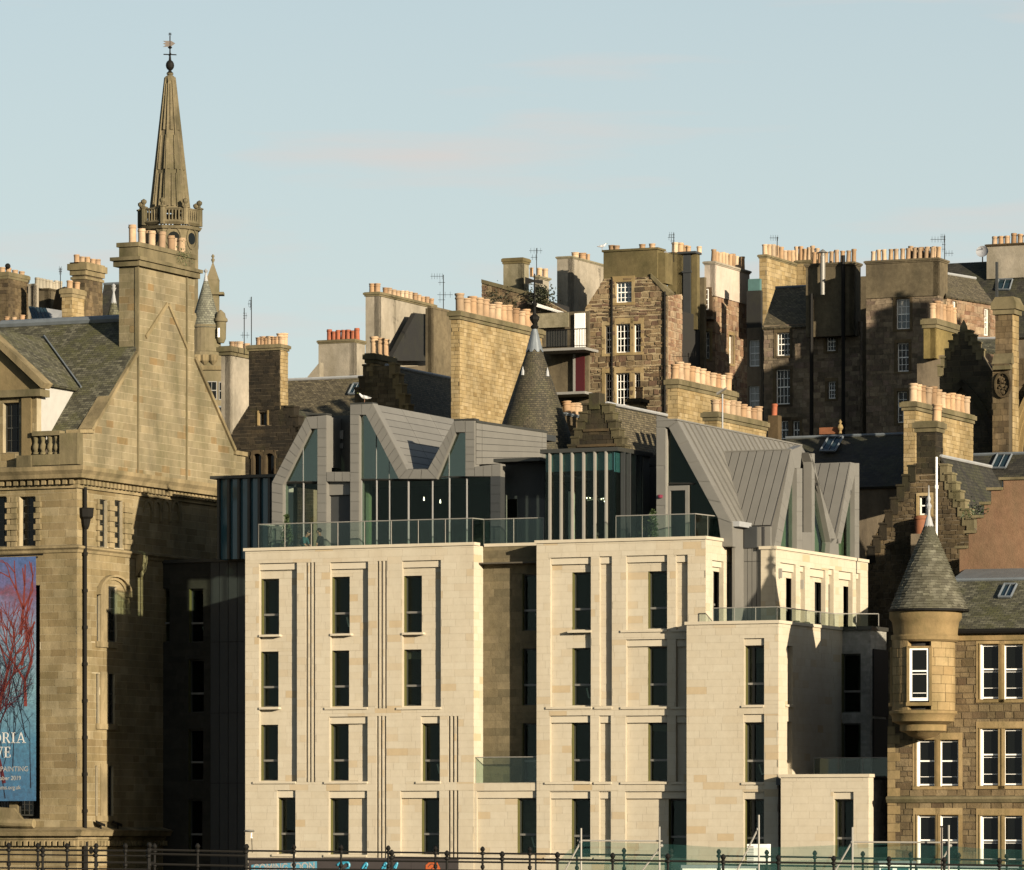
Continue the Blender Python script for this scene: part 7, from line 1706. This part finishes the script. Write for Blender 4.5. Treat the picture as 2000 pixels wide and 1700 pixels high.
# balustraded stage
rS = 59 * k; zb0, zb1 = zz(447), zz(436); 
m = MB(); m.add(octa(rS * 1.04, zb0 - .25) + octa(rS * 1.1, zb0), [(i, (i + 1) % 8, 8 + (i + 1) % 8, 8 + i) for i in range(8)] + [tuple(range(8, 16))]); T.part('cornice', m, 'steeple', f)
m = MB(); m.add(octa(rS * .96, 14) + octa(rS * .96, zb0 - .2), [(i, (i + 1) % 8, 8 + (i + 1) % 8, 8 + i) for i in range(8)]); T.part('belfry', m, 'steeple', f)
zr0, zr1 = zz(440), zz(412)
for i in range(8):
    a0, a1 = R(22.5 + 45 * i), R(22.5 + 45 * (i + 1)); p, q = Vector((rS * math.cos(a0), rS * math.sin(a0), 0)), Vector((rS * math.cos(a1), rS * math.sin(a1), 0))
    up = Vector((0, 0, 1)); T.part('parapet_rail', MB().tube([p + up * (zr1 - .1), q + up * (zr1 - .1)], .12, 4), 'steeple', f); T.part('parapet_base', MB().tube([p + up * zr0, q + up * zr0], .2, 4), 'steeple', f)
    for j in range(1, 7): c_ = p.lerp(q, j / 7); T.part('baluster', MB().lathe([(.1, zr0), (.07, zr0 + .5), (.1, zr1 - .15)], c_.x, c_.y, 6), 'steeple', f)
    T.part('pier', MB().lathe([(.27, zr0 - .2), (.27, zr1), (.36, zr1 + .02), (.36, zr1 + .12), (.12, zr1 + .2), (.1, zr1 + .32), (.24, zr1 + .5), (.24, zr1 + .68), (.02, zr1 + .82)], p.x, p.y, 8), 'steeple', f)
for i in range(8):
    a = R(45 * i); d = Vector((math.cos(a), math.sin(a), 0)); c_ = d * rS * .9; M = Fr(f.M @ Matrix.Translation((c_.x, c_.y, zz(470))) @ Matrix.Rotation(a + R(90), 4, 'Z')); m = MB()
    ring(m, 0, 0, .75, .95, .18, .14, 0, 360, -.05, 16); T.part('oculus', m, 'steeple', M); T.part('oculus_pane', MB().lathe([(.01, -.02), (.5, 0)], 0, 0, 12), 'pane_dark', Fr(M.M @ Matrix.Rotation(R(90), 4, 'X')))
T.finish()
# --- baroque tower with cone, pinnacle and bartizan
T, f, r, z0, z1 = cone_turret('baroque_tower', 'ornate sandstone tower with green slate cone, dormers and a square pinnacle', 402, 322, 642, 540, 31, 'slate_sage', finial=525)
zz = lambda py: f.hit(402, py)[1]; k = 322 / F; r = 30 * k
T.part('drum', MB().lathe([(r * .98, zz(642)), (r * 1.05, zz(640)), (r * .98, zz(636)), (r * .98, zz(700)), (r * 1.2, zz(700)), (r * 1.22, zz(690)), (r * .98, zz(688))][::1], 0, 0, 24), 'museum_gable', f)
T.part('base', MB().box(-r * 1.1, r * 1.15, -r * 1.0, r * 1.6, 16, zz(700)), 'museum_gable', f)
T.part('cornice', MB().box(-r * 1.15, r * 1.22, -r * 1.15, r * 1.6, zz(726), zz(718)), 'museum_trim', f)
x0, x1 = 24 * k, 38 * k
T.part('bartizan', MB().lathe([(.22, zz(672)), (.34, zz(664)), (.36, zz(632)), (.46, zz(630)), (.44, zz(625)), (.34, zz(622)), (.28, zz(614)), (.02, zz(607))], 30 * k, -.55, 12), 'museum_gable', f, sm=True)
T.part('bartizan_window', MB().box(25 * k, 29 * k, -1.0, -.85, zz(662), zz(644)), 'white_paint', f)
T.part('dormer', MB().lathe([(.35, zz(645)), (.35, zz(622)), (.2, zz(614)), (.02, zz(611))], -24 * k, -.4, 10), 'museum_gable', f)
px = 11.5 * k; m = MB().box(px - .38, px + .42, .6, 1.4, 20, zz(545)).box(px - .5, px + .75, .4, 1.5, zz(574), zz(569))
m.add([(px - .4, .58, zz(545)), (px + .44, .58, zz(545)), (px + .44, 1.42, zz(545)), (px - .4, 1.42, zz(545)), (px + .02, 1.0, zz(507))], [(0, 1, 4), (1, 2, 4), (2, 3, 4), (3, 0, 4)]).lathe([(.05, zz(510)), (.13, zz(504)), (.05, zz(501)), (.12, zz(497)), (.01, zz(493))], px + .02, 1.0, 8)
T.part('pinnacle', m, 'museum_gable', f)
q = f.rect(403, 745, 424, 781, -r * 1.0); sash(T, f, q[0], q[1], q[2], q[3], -r * 1.0 - .05, 2, 2, 'slab_grey', glass='pane_dark'); q = f.rect(427, 746, 436, 782, -r); sash(T, f, q[0], q[1], q[2], q[3], -r - .05, 1, 2, 'slab_grey', glass='pane_dark')
for s in (-16, 0, 16): T.part('corbel', MB().lathe([(.1, zz(716)), (.3, zz(708)), (.36, zz(698)), (.3, zz(696))], s * k, -r * .95, 10), 'museum_trim', f)
T.part('flat_roof', MB().box(0, r * 1.7, -r * 1.5, -r, zz(800), zz(797)), 'lead', f)
T.finish()
# ---------------------------------------------------------------- aerials
aerial(477, 268, 602, 672, [(612, -.06, .06, 1), (617, -.06, .16, 2), (622, -.06, .06, 1), (655, -.2, .28, 2)], 'thin aerial mast strapped to the smooth lit chimney').finish()
aerial(491, 275, 580, 668, [(587, -.15, .02, 1), (594, -.2, .02, 2), (600, -.12, .02, 1)], 'tall reddish aerial mast rising behind the black chimney').finish()
aerial(866, 290, 537, 605, [(540, -.75, .02, 5), (552, -.3, .1, 2), (576, -.35, .55, 3), (586, -.3, .1, 2)], 'many-armed aerial standing between the grey slab and the golden chimney').finish()
aerial(1048, 302, 485, 520, [(490, -.45, .35, 4), (503, -.35, .05, 2)], 'small aerial above the ivy-covered wall').finish()
aerial(1316, 292, 455, 492, [(459, -.3, .05, 3), (464, -.35, .05, 3), (471, -.2, .05, 2)], 'stubby aerial on the olive chimney').finish()
aerial(1518, 296, 463, 480, [(465, -.45, .1, 4)], 'little aerial over the nine-pot gold stack').finish()
aerial(1845, 282, 460, 505, [(463, -.25, .05, 3), (468, -.8, .05, 5), (478, -.15, .05, 2), (487, -.15, .05, 2), (495, .0, .5, 3)], 'cluttered aerial behind the sixteen pots').finish()
aerial(118, 290, 523, 562, [(526, -.12, .12, 2), (531, -.1, .1, 2)], 'thin aerial over the grey pots').finish()
aerial(1345, 286, 690, 712, [(692, -.1, .5, 4), (696, -1.0, .05, 6)], 'horizontal aerial above the eleven pots', -20).finish()
# ---------------------------------------------------------------- tall tenement beyond the right edge, whose shadow lies on the upper old town
f = Fr(Matrix.Translation((38.5, 253.0, 0)) @ Matrix.Rotation(R(-30), 4, 'Z')); T = Thing('corner_tenement', 'very tall dark stone tenement with three chimneys beyond the gothic church', 'tenement', f)
ZT_ = 41.0; wn_ = [(x, x + 1.0, z, z + 1.9) for x in (-4.2, -1.6, 1.0, 3.2) for z in (24, 28, 32, 36, 40)]
T.wall(f, [(-5.6, 0), (5, 0), (5, ZT_), (-5.6, ZT_)], wn_, 0, .4, None, 'dark_rubble', 'dark_mortar')
for q in wn_: sash(T, f, *q, .2, 2, 4)
T.part('core', MB().box(-5.58, 4.98, .45, 10, 0, ZT_ - .1), 'dark_mortar', f)
roof(T, f, [(-5.9, -.3, ZT_), (5.3, -.3, ZT_), (5.3, 5, ZT_ + 1.2), (-5.9, 5, ZT_ + 1.2)], 'slate'); 
for x in (-4.6, .4, 3.6): ch = T.part('chimney', MB().box(x - .6, x + .9, 4, 5.2, ZT_, ZT_ + 2.0), 'harl_grey', f); pots(T, ch, f, [(x - .2, 4.6), (x + .4, 4.6)], ZT_ + 2.0, .7)
T.finish()
# ---------------------------------------------------------------- street edge: hoarding, railings, netting, scaffold
hd = Fr.at(485, 205, -18); T = Thing('hoarding', 'dark shopfront hoarding with a blue notice and painted script below the hotel', 'hoarding', hd)
x1 = hd.hit(895, 1685)[0]; zt = hd.hit(690, 1679)[1]
for i in range(9): a, b = x1 * i / 9, x1 * (i + 1) / 9; T.part('board', MB().box(a + .006, b - .006, 0, .06, 0, zt), 'hoarding', hd)
T.part('top_rail', MB().box(-.02, x1 + .02, -.03, .09, zt, zt + .07), 'hoarding', hd)
q = hd.rect(491, 1684, 619, 1716, -.01); sg = T.part('notice', MB().hexa([(q[0], -.02, q[2]), (q[1], -.02, q[2]), (q[1], -.02, q[3] + .03), (q[0], -.02, q[3] - .12), (q[0], -.004, q[2]), (q[1], -.004, q[2]), (q[1], -.004, q[3] + .03), (q[0], -.004, q[3] - .12)]), 'sign_blue', hd)
o = text(T, 'COMING SOON', hd, 495, 1703, 615, 'sign_white', -.024, bold=.03, squash=1.15, parent=sg); 
o.matrix_basis = o.matrix_basis @ Matrix.Rotation(R(-2), 4, 'Y')
def script(pts, w_, mat):
    m = MB(); P = [hd.hit(px, py, -.01) for px, py in pts]; Q = []
    for i in range(len(P) - 1):
        p0, p1, p2, p3 = P[max(i - 1, 0)], P[i], P[i + 1], P[min(i + 2, len(P) - 1)]
        for t in (0, .2, .4, .6, .8): Q.append(tuple(.5 * (2 * b + (c - a) * t + (2 * a - 5 * b + 4 * c - d) * t * t + (3 * b - a - 3 * c + d) * t ** 3) for a, b, c, d in zip(p0, p1, p2, p3)))
    m.tube([(a, -.012, b) for a, b in Q + [P[-1]]], w_, 5); T.part('painted_script', m, mat, hd)
script([(657, 1722), (663, 1700), (669, 1688), (676, 1684), (682, 1688), (680, 1696), (671, 1700), (681, 1704), (684, 1712), (672, 1720)], .055, 'script_blue'); script([(659, 1690), (664, 1686), (672, 1683)], .05, 'script_blue')
script([(700, 1718), (706, 1700), (714, 1687), (717, 1690), (710, 1704), (703, 1718), (714, 1712)], .05, 'script_blue'); script([(742, 1718), (746, 1700), (752, 1687), (755, 1690), (748, 1706), (752, 1716)], .05, 'script_blue'); script([(765, 1708), (770, 1695), (776, 1686), (772, 1698), (764, 1716)], .05, 'script_blue')
x, z = hd.hit(845, 1697, -.01); m = MB(); m.lathe([(.01, 0), (.33, .0), (.33, .012), (.01, .012)], 0, 0, 7); em = T.part('emblem', m, 'emblem_orange', Fr(hd.M @ Matrix.Translation((x, -.012, z)) @ Matrix.Rotation(R(90), 4, 'X')))
script([(836, 1694), (842, 1688), (850, 1690), (853, 1698), (846, 1702), (843, 1697), (847, 1695)], .025, 'hoarding')
T.finish()
# iron railings of the bridge, post by post
def rail_post(fr, x, z0, z1, mat='iron'):
    return MB().lathe([(.036, z0), (.036, z1 - .5), (.065, z1 - .47), (.065, z1 - .40), (.036, z1 - .37), (.036, z1 - .06), (.075, z1 - .03), (.075, z1 + .03), (.036, z1 + .05), (.06, z1 + .08), (.08, z1 + .13), (.05, z1 + .19), (.02, z1 + .22)], x, 0, 8)
def railing(label, D, pa, pb, ya, yb, pitch, rails, x0=None, thin=False, group=None, sag=()):
    """a railing from photo column pa (rail row ya) to pb (row yb) at distance D"""
    fr = Fr.at(pa, D, 0); T = Thing('railing', label, 'railing', fr, BZ); xb = (pb - pa) / F * D; za, zb_ = fr.hit(pa, ya)[1], fr.hit(pb, yb)[1]
    n = int(round((pb - pa) / pitch))
    for dz in rails: T.part('rail', MB().tube([(0, 0, za - dz), (xb, 0, zb_ - dz)], .034 if not thin else .025, 6), 'iron', fr)
    for i in range(n + 1):
        x = xb * i / n; z = za + (zb_ - za) * i / n; T.part('post', rail_post(fr, x, BZ - .1, z), 'iron', fr, sm=True)
    T.finish()
railing('black iron railing with knobbed posts in front of the pale hotel', 158, 482, 1311, 1662, 1671, 92, (0, .28, .56))
railing('black iron railing seen dimly through the green netting', 158, 1404, 2060, 1672, 1682, 94, (0, .28, .56))
railing('iron railing with widely spaced knobbed posts running before the green netting', 142, 765, 2060, 1675, 1692, 104, (0, .35))
railing('black iron railing in front of the museum base', 150, -40, 302, 1660, 1662, 57, (0, .36, .68))
railing('worn iron barrier with pale rails near the museum corner', 140, -20, 290, 1669, 1672, 90, (0, .38), thin=True)
railing('dark iron barrier crossing the shaded alley', 146, 292, 480, 1660, 1664, 94, (0, .12, .42))
# netting on scaffold poles
fr = Fr.at(1100, 150, -3); T = Thing('debris_netting', 'translucent green debris netting stretched along the street edge', 'netting', fr, BZ)
def net(px, py, y=0): return fr.pt(px, py, y)
m = MB(); row = []
pts = [(1085, 1690), (1110, 1662), (1140, 1644), (1180, 1645), (1288, 1648), (1400, 1655), (1480, 1656), (1560, 1654), (1660, 1650), (1700, 1648), (1800, 1648), (1850, 1652), (1920, 1658), (2060, 1662)]
for i, (px, py) in enumerate(pts):
    a, b = net(px, py, .05 * math.sin(i * 1.7)), net(px - 6, 1735, .2 + .1 * math.sin(i * 2.3)); row.append((a, b))
for j, (a, b) in enumerate(row):
    for t in (0, .35, .7, 1): p = a.lerp(b, t); m.v.append((p.x, p.y + .06 * math.sin(j * 3 + t * 5), p.z))
for j in range(len(row) - 1):
    for i in range(3): m.f.append((j * 4 + i, j * 4 + 4 + i, j * 4 + 5 + i, j * 4 + 1 + i))
T.part('sheet', m, 'netting', fr, sm=True); 
m2 = MB(); m2.v = [(x, y + .8, z - .42) for x, y, z in m.v]; m2.f = m.f[9:]; T.part('inner_sheet', m2, 'netting', fr, sm=True)
T.finish()
def scaffold(label, D, px, ptop, brace, D2=None):
    fr = Fr.at(px, D, 0); z1 = fr.hit(px, ptop)[1]; T = Thing('scaffold_pole', label, 'scaffold pole', fr, BZ)
    T.part('standard', MB().tube([(0, 0, BZ - .2), (0, 0, z1)], .03, 6), 'metal_pale', fr)
    (a, b), (c, d) = brace; p, q = fr.pt(a, b, .05), fr.pt(c, d, .05); T.part('brace', MB().tube([p, q], .028, 6), 'metal_pale', fr); T.part('coupler', MB().ball((q.x, .03, q.z), .055, 6), 'metal_pale', fr); T.finish()
scaffold('galvanised scaffold pole holding the drooping end of the netting', 149, 1135, 1618, ((1104, 1700), (1134, 1645)))
scaffold('galvanised scaffold pole beside the widest ground window', 149, 1288, 1615, ((1255, 1700), (1292, 1652)))
scaffold('scaffold pole with a red-striped brace beside the air conditioner', 149, 1482, 1592, ((1440, 1700), (1480, 1620)))
scaffold('scaffold pole in front of the lowest hotel block', 149, 1665, 1616, ((1632, 1700), (1664, 1645)))
scaffold('short scaffold pole before the turret house windows', 149, 1853, 1612, ((1835, 1690), (1856, 1652)))
fr = Fr.at(1135, 149.2, 0)
for lab, pa, pb, py0, py1 in (('horizontal scaffold tube spanning the first netting bay', 1128, 1294, 1642, 1643), ('horizontal scaffold tube in front of the turret house', 1663, 1870, 1645, 1646)):
    T = Thing('scaffold_tube', lab, 'scaffold tube', Fr.at(pa, 149.1, 0), BZ); f = Fr.at(pa, 149.1, 0); T.part('tube', MB().tube([f.pt(pa, py0), f.pt(pb, py1)], .028, 6), 'metal_pale', f); T.finish()
for lab, px, D in (('brown scaffold upright close to the turret house netting', 1839, 148.5),):
    f = Fr.at(px, D, 0); T = Thing('scaffold_upright', lab, 'scaffold pole', f, BZ); T.part('standard', MB().tube([(0, 0, BZ), f.pt(px, 1614)], .03, 6), 'copper_brown', f); T.part('handle', MB().tube([f.pt(px - 3, 1615), f.pt(px + 8, 1615)], .03, 6), 'iron', f); T.finish()
# air-conditioning unit
f = Fr.at(1460, 196, -20); T = Thing('air_conditioner', 'white box air conditioning unit with a slatted front below the corner block', 'air conditioner', f, ZC - 2.0)
a, b, c, d = f.rect(1459, 1649, 1498, 1690); T.part('casing', MB().box(a, b, 0, .5, c, d), 'white_paint', f)
for i in range(12): z = c + .06 + (d - c - .1) * i / 12; T.part('slat', MB().box(a + .04, a + .28, -.02, .0, z, z + .03), 'metal_pale', f)
T.part('stand', MB().box(a, b, 0, .5, 0, c), 'metal_dark', f); T.finish()
# low market canopies / stalls behind the netting
for i, (pa, pb, py, mat, lab) in enumerate(((1330, 1480, 1690, 'feather_grey', 'pale grey site cabin roof half hidden by netting'), (1715, 1790, 1682, 'lead', 'blue grey tarpaulin ridge behind the netting'), (1790, 1990, 1690, 'feather_grey', 'long pale site cabin standing before the turret house'))):
    f = Fr.at(pa, 170, 0); T = Thing('site_cabin', lab, 'cabin', f); xa, z = f.hit(pa, py); xb = f.hit(pb, py)[0]; T.part('roof', MB().box(xa, xb, 0, 2.4, z - .1, z), mat, f); T.part('walls', MB().box(xa + .05, xb - .05, .05, 2.3, 0, z - .1), 'white_paint', f)
    for j in range(int((xb - xa) / .55)): T.part('window', MB().box(xa + .12 + j * .55, xa + .5 + j * .55, .02, .06, z - 1.2, z - .25), 'pane_teal', f)
    T.finish()
# CCTV lamp on the hotel corner
f = Fr.at(487, 214.5, 0); T = Thing('wall_lamp', 'flat street lamp head on a bracket at the left hotel corner', 'lamp', f, f.hit(487, 1665)[1]); x, z = f.hit(488, 1623)
T.part('head', MB().lathe([(.02, z + .05), (.2, z + .04), (.25, z - .02), (.2, z - .05), (.02, z - .06)], 0, -.2, 12), 'zinc', f, sm=True); T.part('stem', MB().tube([(.1, -.1, z - .04), (.08, -.05, z - .3), (.12, .1, z - .3)], .03, 5), 'white_paint', f); T.part('conduit', MB().tube([(.1, .05, z - .3), (.12, .05, z - .95)], .015, 4), 'iron', f); T.finish()
# dark floodlights on the museum base cornice
for px, lab in ((195, 'small floodlight on the lit end of the museum base cornice'), (228, 'small floodlight on the shaded end of the museum base cornice')):
    x = MS.hit(px, 1612, -.25)[0]; f = Fr(MS.M @ Matrix.Translation((x, -.3, 0))); T = Thing('floodlight', lab, 'floodlight', f, zbt); T.part('head', MB().hexa([(-.3, -.1, zbt + .25), (.25, -.1, zbt + .15), (.3, .1, zbt + .22), (-.3, .1, zbt + .35), (-.3, -.1, zbt + .36), (.25, -.1, zbt + .28), (.3, .1, zbt + .34), (-.3, .1, zbt + .46)]), 'iron', f); T.part('foot', MB().tube([(0, 0, zbt - .02), (0, 0, zbt + .25)], .05, 6), 'iron', f); T.finish()
# ---------------------------------------------------------------- life on the terrace
def shrub(px, pyb, pyt, y, label, n=900, wpx=13):
    f = Fr(H.M @ Matrix.Translation((hx(px, y), y, 0))); zb0 = ZF; z1 = H.hit(px, pyt, y)[1]; T = Thing('potted_shrub', label, 'plant', f, zb0)
    T.part('planter', MB().lathe([(.24, zb0 - .05), (.3, zb0 + .45), (.33, zb0 + .47), (.33, zb0 + .52), (.26, zb0 + .52), (.01, zb0 + .48)], 0, 0, 12), 'zinc_dark', f)
    T.part('stem', MB().tube([(0, 0, zb0 + .45), (.02, 0, z1 - .5)], .03, 5), 'hair', f); m = MB(); h = z1 - zb0 - .5; w_ = wpx / 46.0
    for i in range(n):
        t = rnd.random(); rr = w_ * 1.1 * (math.sin(math.pi * min(1, .12 + t * .88)) ** .7) * (1.05 - .5 * t) * math.sqrt(rnd.random()) * rnd.uniform(.8, 1.2); a = rnd.uniform(0, 6.283)
        c = Vector((rr * math.cos(a), rr * math.sin(a), zb0 + .5 + t * h)); d = Vector((rnd.gauss(0, 1), rnd.gauss(0, 1), rnd.gauss(.3, 1))).normalized(); e = d.cross(Vector((rnd.gauss(0, 1), rnd.gauss(0, 1), rnd.gauss(0, 1)))).normalized(); s_ = rnd.uniform(.05, .085)
        m.add([c, c + d * s_ + e * s_ * .35, c + d * s_ * 2, c + d * s_ - e * s_ * .35], [(0, 1, 2, 3)])
    T.part('foliage', m, 'leaf', f, kind='stuff'); T.finish()
shrub(560, 1072, 1006, 1.0, 'bushy green potted shrub by the first zinc gable'); shrub(1275, 1062, 998, 1.1, 'tall green potted shrub beside the glass pavilion', 800, 11)
shrub(1257, 1062, 1010, 1.3, 'darker thin potted shrub against the pavilion corner post', 350, 6)
def body(T, fr, verts, edges, mat, name, root=0, sub=2):
    """one continuous skin grown over a skeleton: verts (x,y,z,r)"""
    me = bpy.data.meshes.new(name); me.from_pydata([v[:3] for v in verts], edges, []); o = bpy.data.objects.new('tmp', me); col.objects.link(o)
    md = o.modifiers.new('s', 'SKIN'); 
    for i, v in enumerate(verts):
        r_ = v[3]; me.skin_vertices[0].data[i].radius = (r_, r_) if not isinstance(r_, tuple) else r_
        me.skin_vertices[0].data[i].use_root = (i == root)
    s2 = o.modifiers.new('d', 'SUBSURF'); s2.levels = sub; s2.render_levels = sub
    bpy.context.view_layer.update(); nm = bpy.data.meshes.new_from_object(o.evaluated_get(bpy.context.evaluated_depsgraph_get())); bpy.data.objects.remove(o)
    nm.materials.clear(); nm.materials.append(MATS[mat])
    for p in nm.polygons: p.use_smooth = True
    return link(name, nm, fr.M, T.root)
def person(px, y, label, lean, top, legs, hairc='hair', face=1, reach=True, zb0=None, sc=1.0, seat=False):
    """standing figure bending forward to the right (lean in radians), hands low on a table"""
    f = Fr(H.M @ Matrix.Translation((hx(px, y), y, 0)) @ Matrix.Scale(sc, 4)); f = Fr(H.M @ Matrix.Translation((hx(px, y), y, 0))); z = ZF if zb0 is None else zb0
    T = Thing('person', label, 'person', f, z); sx, cxn = math.sin(lean) * face, math.cos(lean); hip = .9 if not seat else .48
    def up(d, fwd=0, side=0): return (sx * d + fwd * face, side, z + hip + cxn * d)
    hd_, nk = up(.62, .03), up(.48)
    legz = [(-.02, .10, z + hip - .02, .10), (.02, .10, z + hip * .52, .075), (-.03, .10, z + .08, .05), (.1 * face, .10, z + .04, .045), (-.02, -.10, z + hip - .02, .10), (.0, -.10, z + hip * .52, .075), (-.06, -.10, z + .08, .05), (.07 * face, -.10, z + .04, .045)]
    if seat: legz = [(0, .10, z + hip, .10), (.42 * face, .11, z + hip - .0, .08), (.42 * face, .11, z + .08, .05), (.55 * face, .11, z + .05, .045), (0, -.10, z + hip, .10), (.42 * face, -.11, z + hip, .08), (.42 * face, -.11, z + .08, .05), (.55 * face, -.11, z + .05, .045)]
    V = [(0, 0, z + hip, .125)] + legz; E = [(0, 1), (1, 2), (2, 3), (3, 4), (0, 5), (5, 6), (6, 7), (7, 8)]; body(T, f, V, E, legs, 'trousers')
    sh = .42; arm = []
    V = [(*up(.0), .14), (*up(.2), .135), (*up(.4), .15), (*up(.47), .075), (*up(sh, 0, .17), .065), (*up(sh, 0, -.17), .065)]
    el = [(up(sh)[0] + .06 * face, s * .24, up(sh)[2] - .25) for s in (1, -1)]; V += [(*el[0], .05), (*el[1], .05)]
    E = [(0, 1), (1, 2), (2, 3), (2, 4), (2, 5), (4, 6), (5, 7)]; body(T, f, V, E, top, 'shirt')
    # skin: head, neck, forearms, hands with fingers
    hx_, hz2 = hd_[0] + .04 * face, hd_[2] + .04
    wr = [(e[0] + (.22 if reach else .06) * face, e[1] * .75, e[2] - .18) for e in el]
    V = [(*up(.45), .05), (nk[0] + .02 * face, 0, nk[2] + .03, .05), (hx_ - .01 * face, 0, hz2, .098), (hx_ + .03 * face, 0, hz2 + .09, .088), (hx_ + .06 * face, 0, hz2 - .04, .06)]
    E = [(0, 1), (1, 2), (2, 3), (2, 4)]; hb = body(T, f, V, E, 'skin', 'head')
    T.part('nose', MB().lathe([(.025, hz2 - .03), (.018, hz2 + .02), (.004, hz2 + .05)], hx_ + .115 * face, 0, 6), 'skin', f); T.part('ear', MB().ball((hx_, -.1, hz2 + .01), .03, 6), 'skin', f); T.part('eye', MB().ball((hx_ + .1 * face, -.04, hz2 + .04), .012, 6), 'hair', f); T.part('mouth', MB().tube([(hx_ + .105 * face, -.03, hz2 - .055), (hx_ + .105 * face, .03, hz2 - .055)], .008, 5), 'cloth_red', f)
    for e, w_ in zip(el, wr):
        s = 1 if e[1] > 0 else -1; d = (Vector(w_) - Vector(e)).normalized(); a = Vector(w_); pl = a + d * .09; V = [(*e, .045), (*((Vector(e) + a) / 2), .042), (*a, .03), (*pl, .036)]; E = [(0, 1), (1, 2), (2, 3)]
        body(T, f, V, E, 'skin', 'forearm')
        for k_, (off, l) in enumerate(((-.03, .075), (-.01, .085), (.01, .08), (.03, .065))):
            b0 = pl + Vector((0, off, 0)) - d * .01; b1 = b0 + d * l * .55; b2 = b1 + d * l * .4 + Vector((0, 0, -.025)); T.part('finger', MB().tube([b0, b1, b2], .010, 5, .007), 'skin', f)
        b0 = a + d * .03 + Vector((0, -s * .03, 0)); T.part('thumb', MB().tube([b0, b0 + d * .03 + Vector((0, -s * .03, 0)), b0 + d * .065 + Vector((0, -s * .035, -.01))], .011, 5, .008), 'skin', f)
    m = MB().lathe([(.02, hz2 + .175), (.075, hz2 + .15), (.105, hz2 + .09), (.108, hz2 + .04), (.09, hz2 + .0), (.05, hz2 - .04)], hx_ - .025 * face, 0, 12); T.part('hair', m, hairc, f, sm=True)
    T.finish(); return f
person(588, .75, 'person in a teal T-shirt bending over a terrace table', .5, 'shirt_teal', 'cloth_khaki')
person(628, 1.05, 'person in dark clothes standing on the terrace facing the bending one', .10, 'cloth_dark', 'cloth_dark', face=-1, reach=False)
person(1168, 2.2, 'person in a dark green top seated inside the glass pavilion', .05, 'shirt_teal', 'cloth_dark', face=-1, seat=True)
def table(px, y, label, chairs=True):
    f = Fr(H.M @ Matrix.Translation((hx(px, y), y, 0))); z = ZF; T = Thing('terrace_table', label, 'table', f, z)
    T.part('table_top', MB().box(-.35, .35, -.35, .35, z + .70, z + .73), 'metal_dark', f)
    for sx in (-.3, .3):
        for sy in (-.3, .3): T.part('leg', MB().tube([(sx, sy, z - .05), (sx, sy, z + .7)], .018, 5), 'metal_dark', f)
    T.finish()
def chair(px, y, label, mat, yaw=0):
    f = Fr(H.M @ Matrix.Translation((hx(px, y), y, 0)) @ Matrix.Rotation(R(yaw), 4, 'Z')); z = ZF; T = Thing('terrace_chair', label, 'chair', f, z)
    T.part('seat', MB().box(-.22, .22, -.22, .22, z + .43, z + .46), mat, f); T.part('backrest', MB().hexa([(-.22, .2, z + .5), (.22, .2, z + .5), (.2, .26, z + .88), (-.2, .26, z + .88), (-.22, .22, z + .5), (.22, .22, z + .5), (.2, .28, z + .88), (-.2, .28, z + .88)]), mat, f)
    for sx in (-.2, .2):
        for sy in (-.2, .2): T.part('leg', MB().tube([(sx, sy, z - .05), (sx, sy, z + (.5 if sy > 0 else .44))], .014, 5), 'metal_dark', f)
    T.finish()
table(608, .95, 'dark terrace table between the two standing people'); table(710, 1.0, 'dark terrace table in front of the second zinc post'); table(790, 1.0, 'dark terrace table below the V-shaped valley'); table(866, 1.0, 'dark terrace table before the right-hand triangular glazing'); table(1330, 1.0, 'dark terrace table outside the zinc gable door')
chair(753, .95, 'lime backed terrace chair left of the valley table', 'chair_lime', 30); chair(823, .95, 'lime backed terrace chair right of the valley table', 'chair_lime', -20); chair(735, 1.2, 'black terrace chair next to the second zinc post table', 'metal_dark', 60); chair(845, 1.2, 'black terrace chair facing the triangular glazing table', 'metal_dark', -60); chair(893, 1.1, 'black terrace chair by the bend in the glass balustrade', 'metal_dark', 90); chair(1305, 1.0, 'black terrace chair beside the zinc gable door', 'metal_dark', -40); chair(1352, 1.0, 'black terrace chair at the corner of the glass balustrade', 'metal_dark', 40); chair(1240, 1.0, 'black terrace chair outside the pavilion fins', 'metal_dark', 10)
# gulls
def gull(px, py, D, label, face=1):
    f = Fr.at(px, D, 10); z = f.hit(px, py)[1]; T = Thing('gull', label, 'gull', f, z); F_ = face
    body(T, f, [(0, 0, z + .24, .085), (.12 * F_, 0, z + .27, .075), (.2 * F_, 0, z + .36, .04), (.24 * F_, 0, z + .42, .042), (-.14 * F_, 0, z + .22, .06), (-.28 * F_, 0, z + .2, .02)], [(0, 1), (1, 2), (2, 3), (0, 4), (4, 5)], 'feather_white', 'body')
    T.part('wing', MB().hexa([(.08 * F_, -.09, z + .22), (-.3 * F_, -.05, z + .2), (-.3 * F_, -.04, z + .23), (.08 * F_, -.08, z + .32), (.08 * F_, .09, z + .22), (-.3 * F_, .05, z + .2), (-.3 * F_, .04, z + .23), (.08 * F_, .08, z + .32)]), 'feather_grey', f)
    T.part('beak', MB().tube([(.27 * F_, 0, z + .42), (.34 * F_, 0, z + .41)], .014, 5, .006), 'chair_lime', f)
    for s in (-.03, .03): T.part('leg', MB().tube([(0, s, z + .2), (0, s, z - .02)], .008, 4), 'skin', f)
    T.finish()
x_, y_ = x7, yP + .3
gull(712, 787, 216.8, 'white gull perched on the higher left zinc gable', -1); gull(1176, 489, 293, 'gull standing on the pale blank chimney', 1)
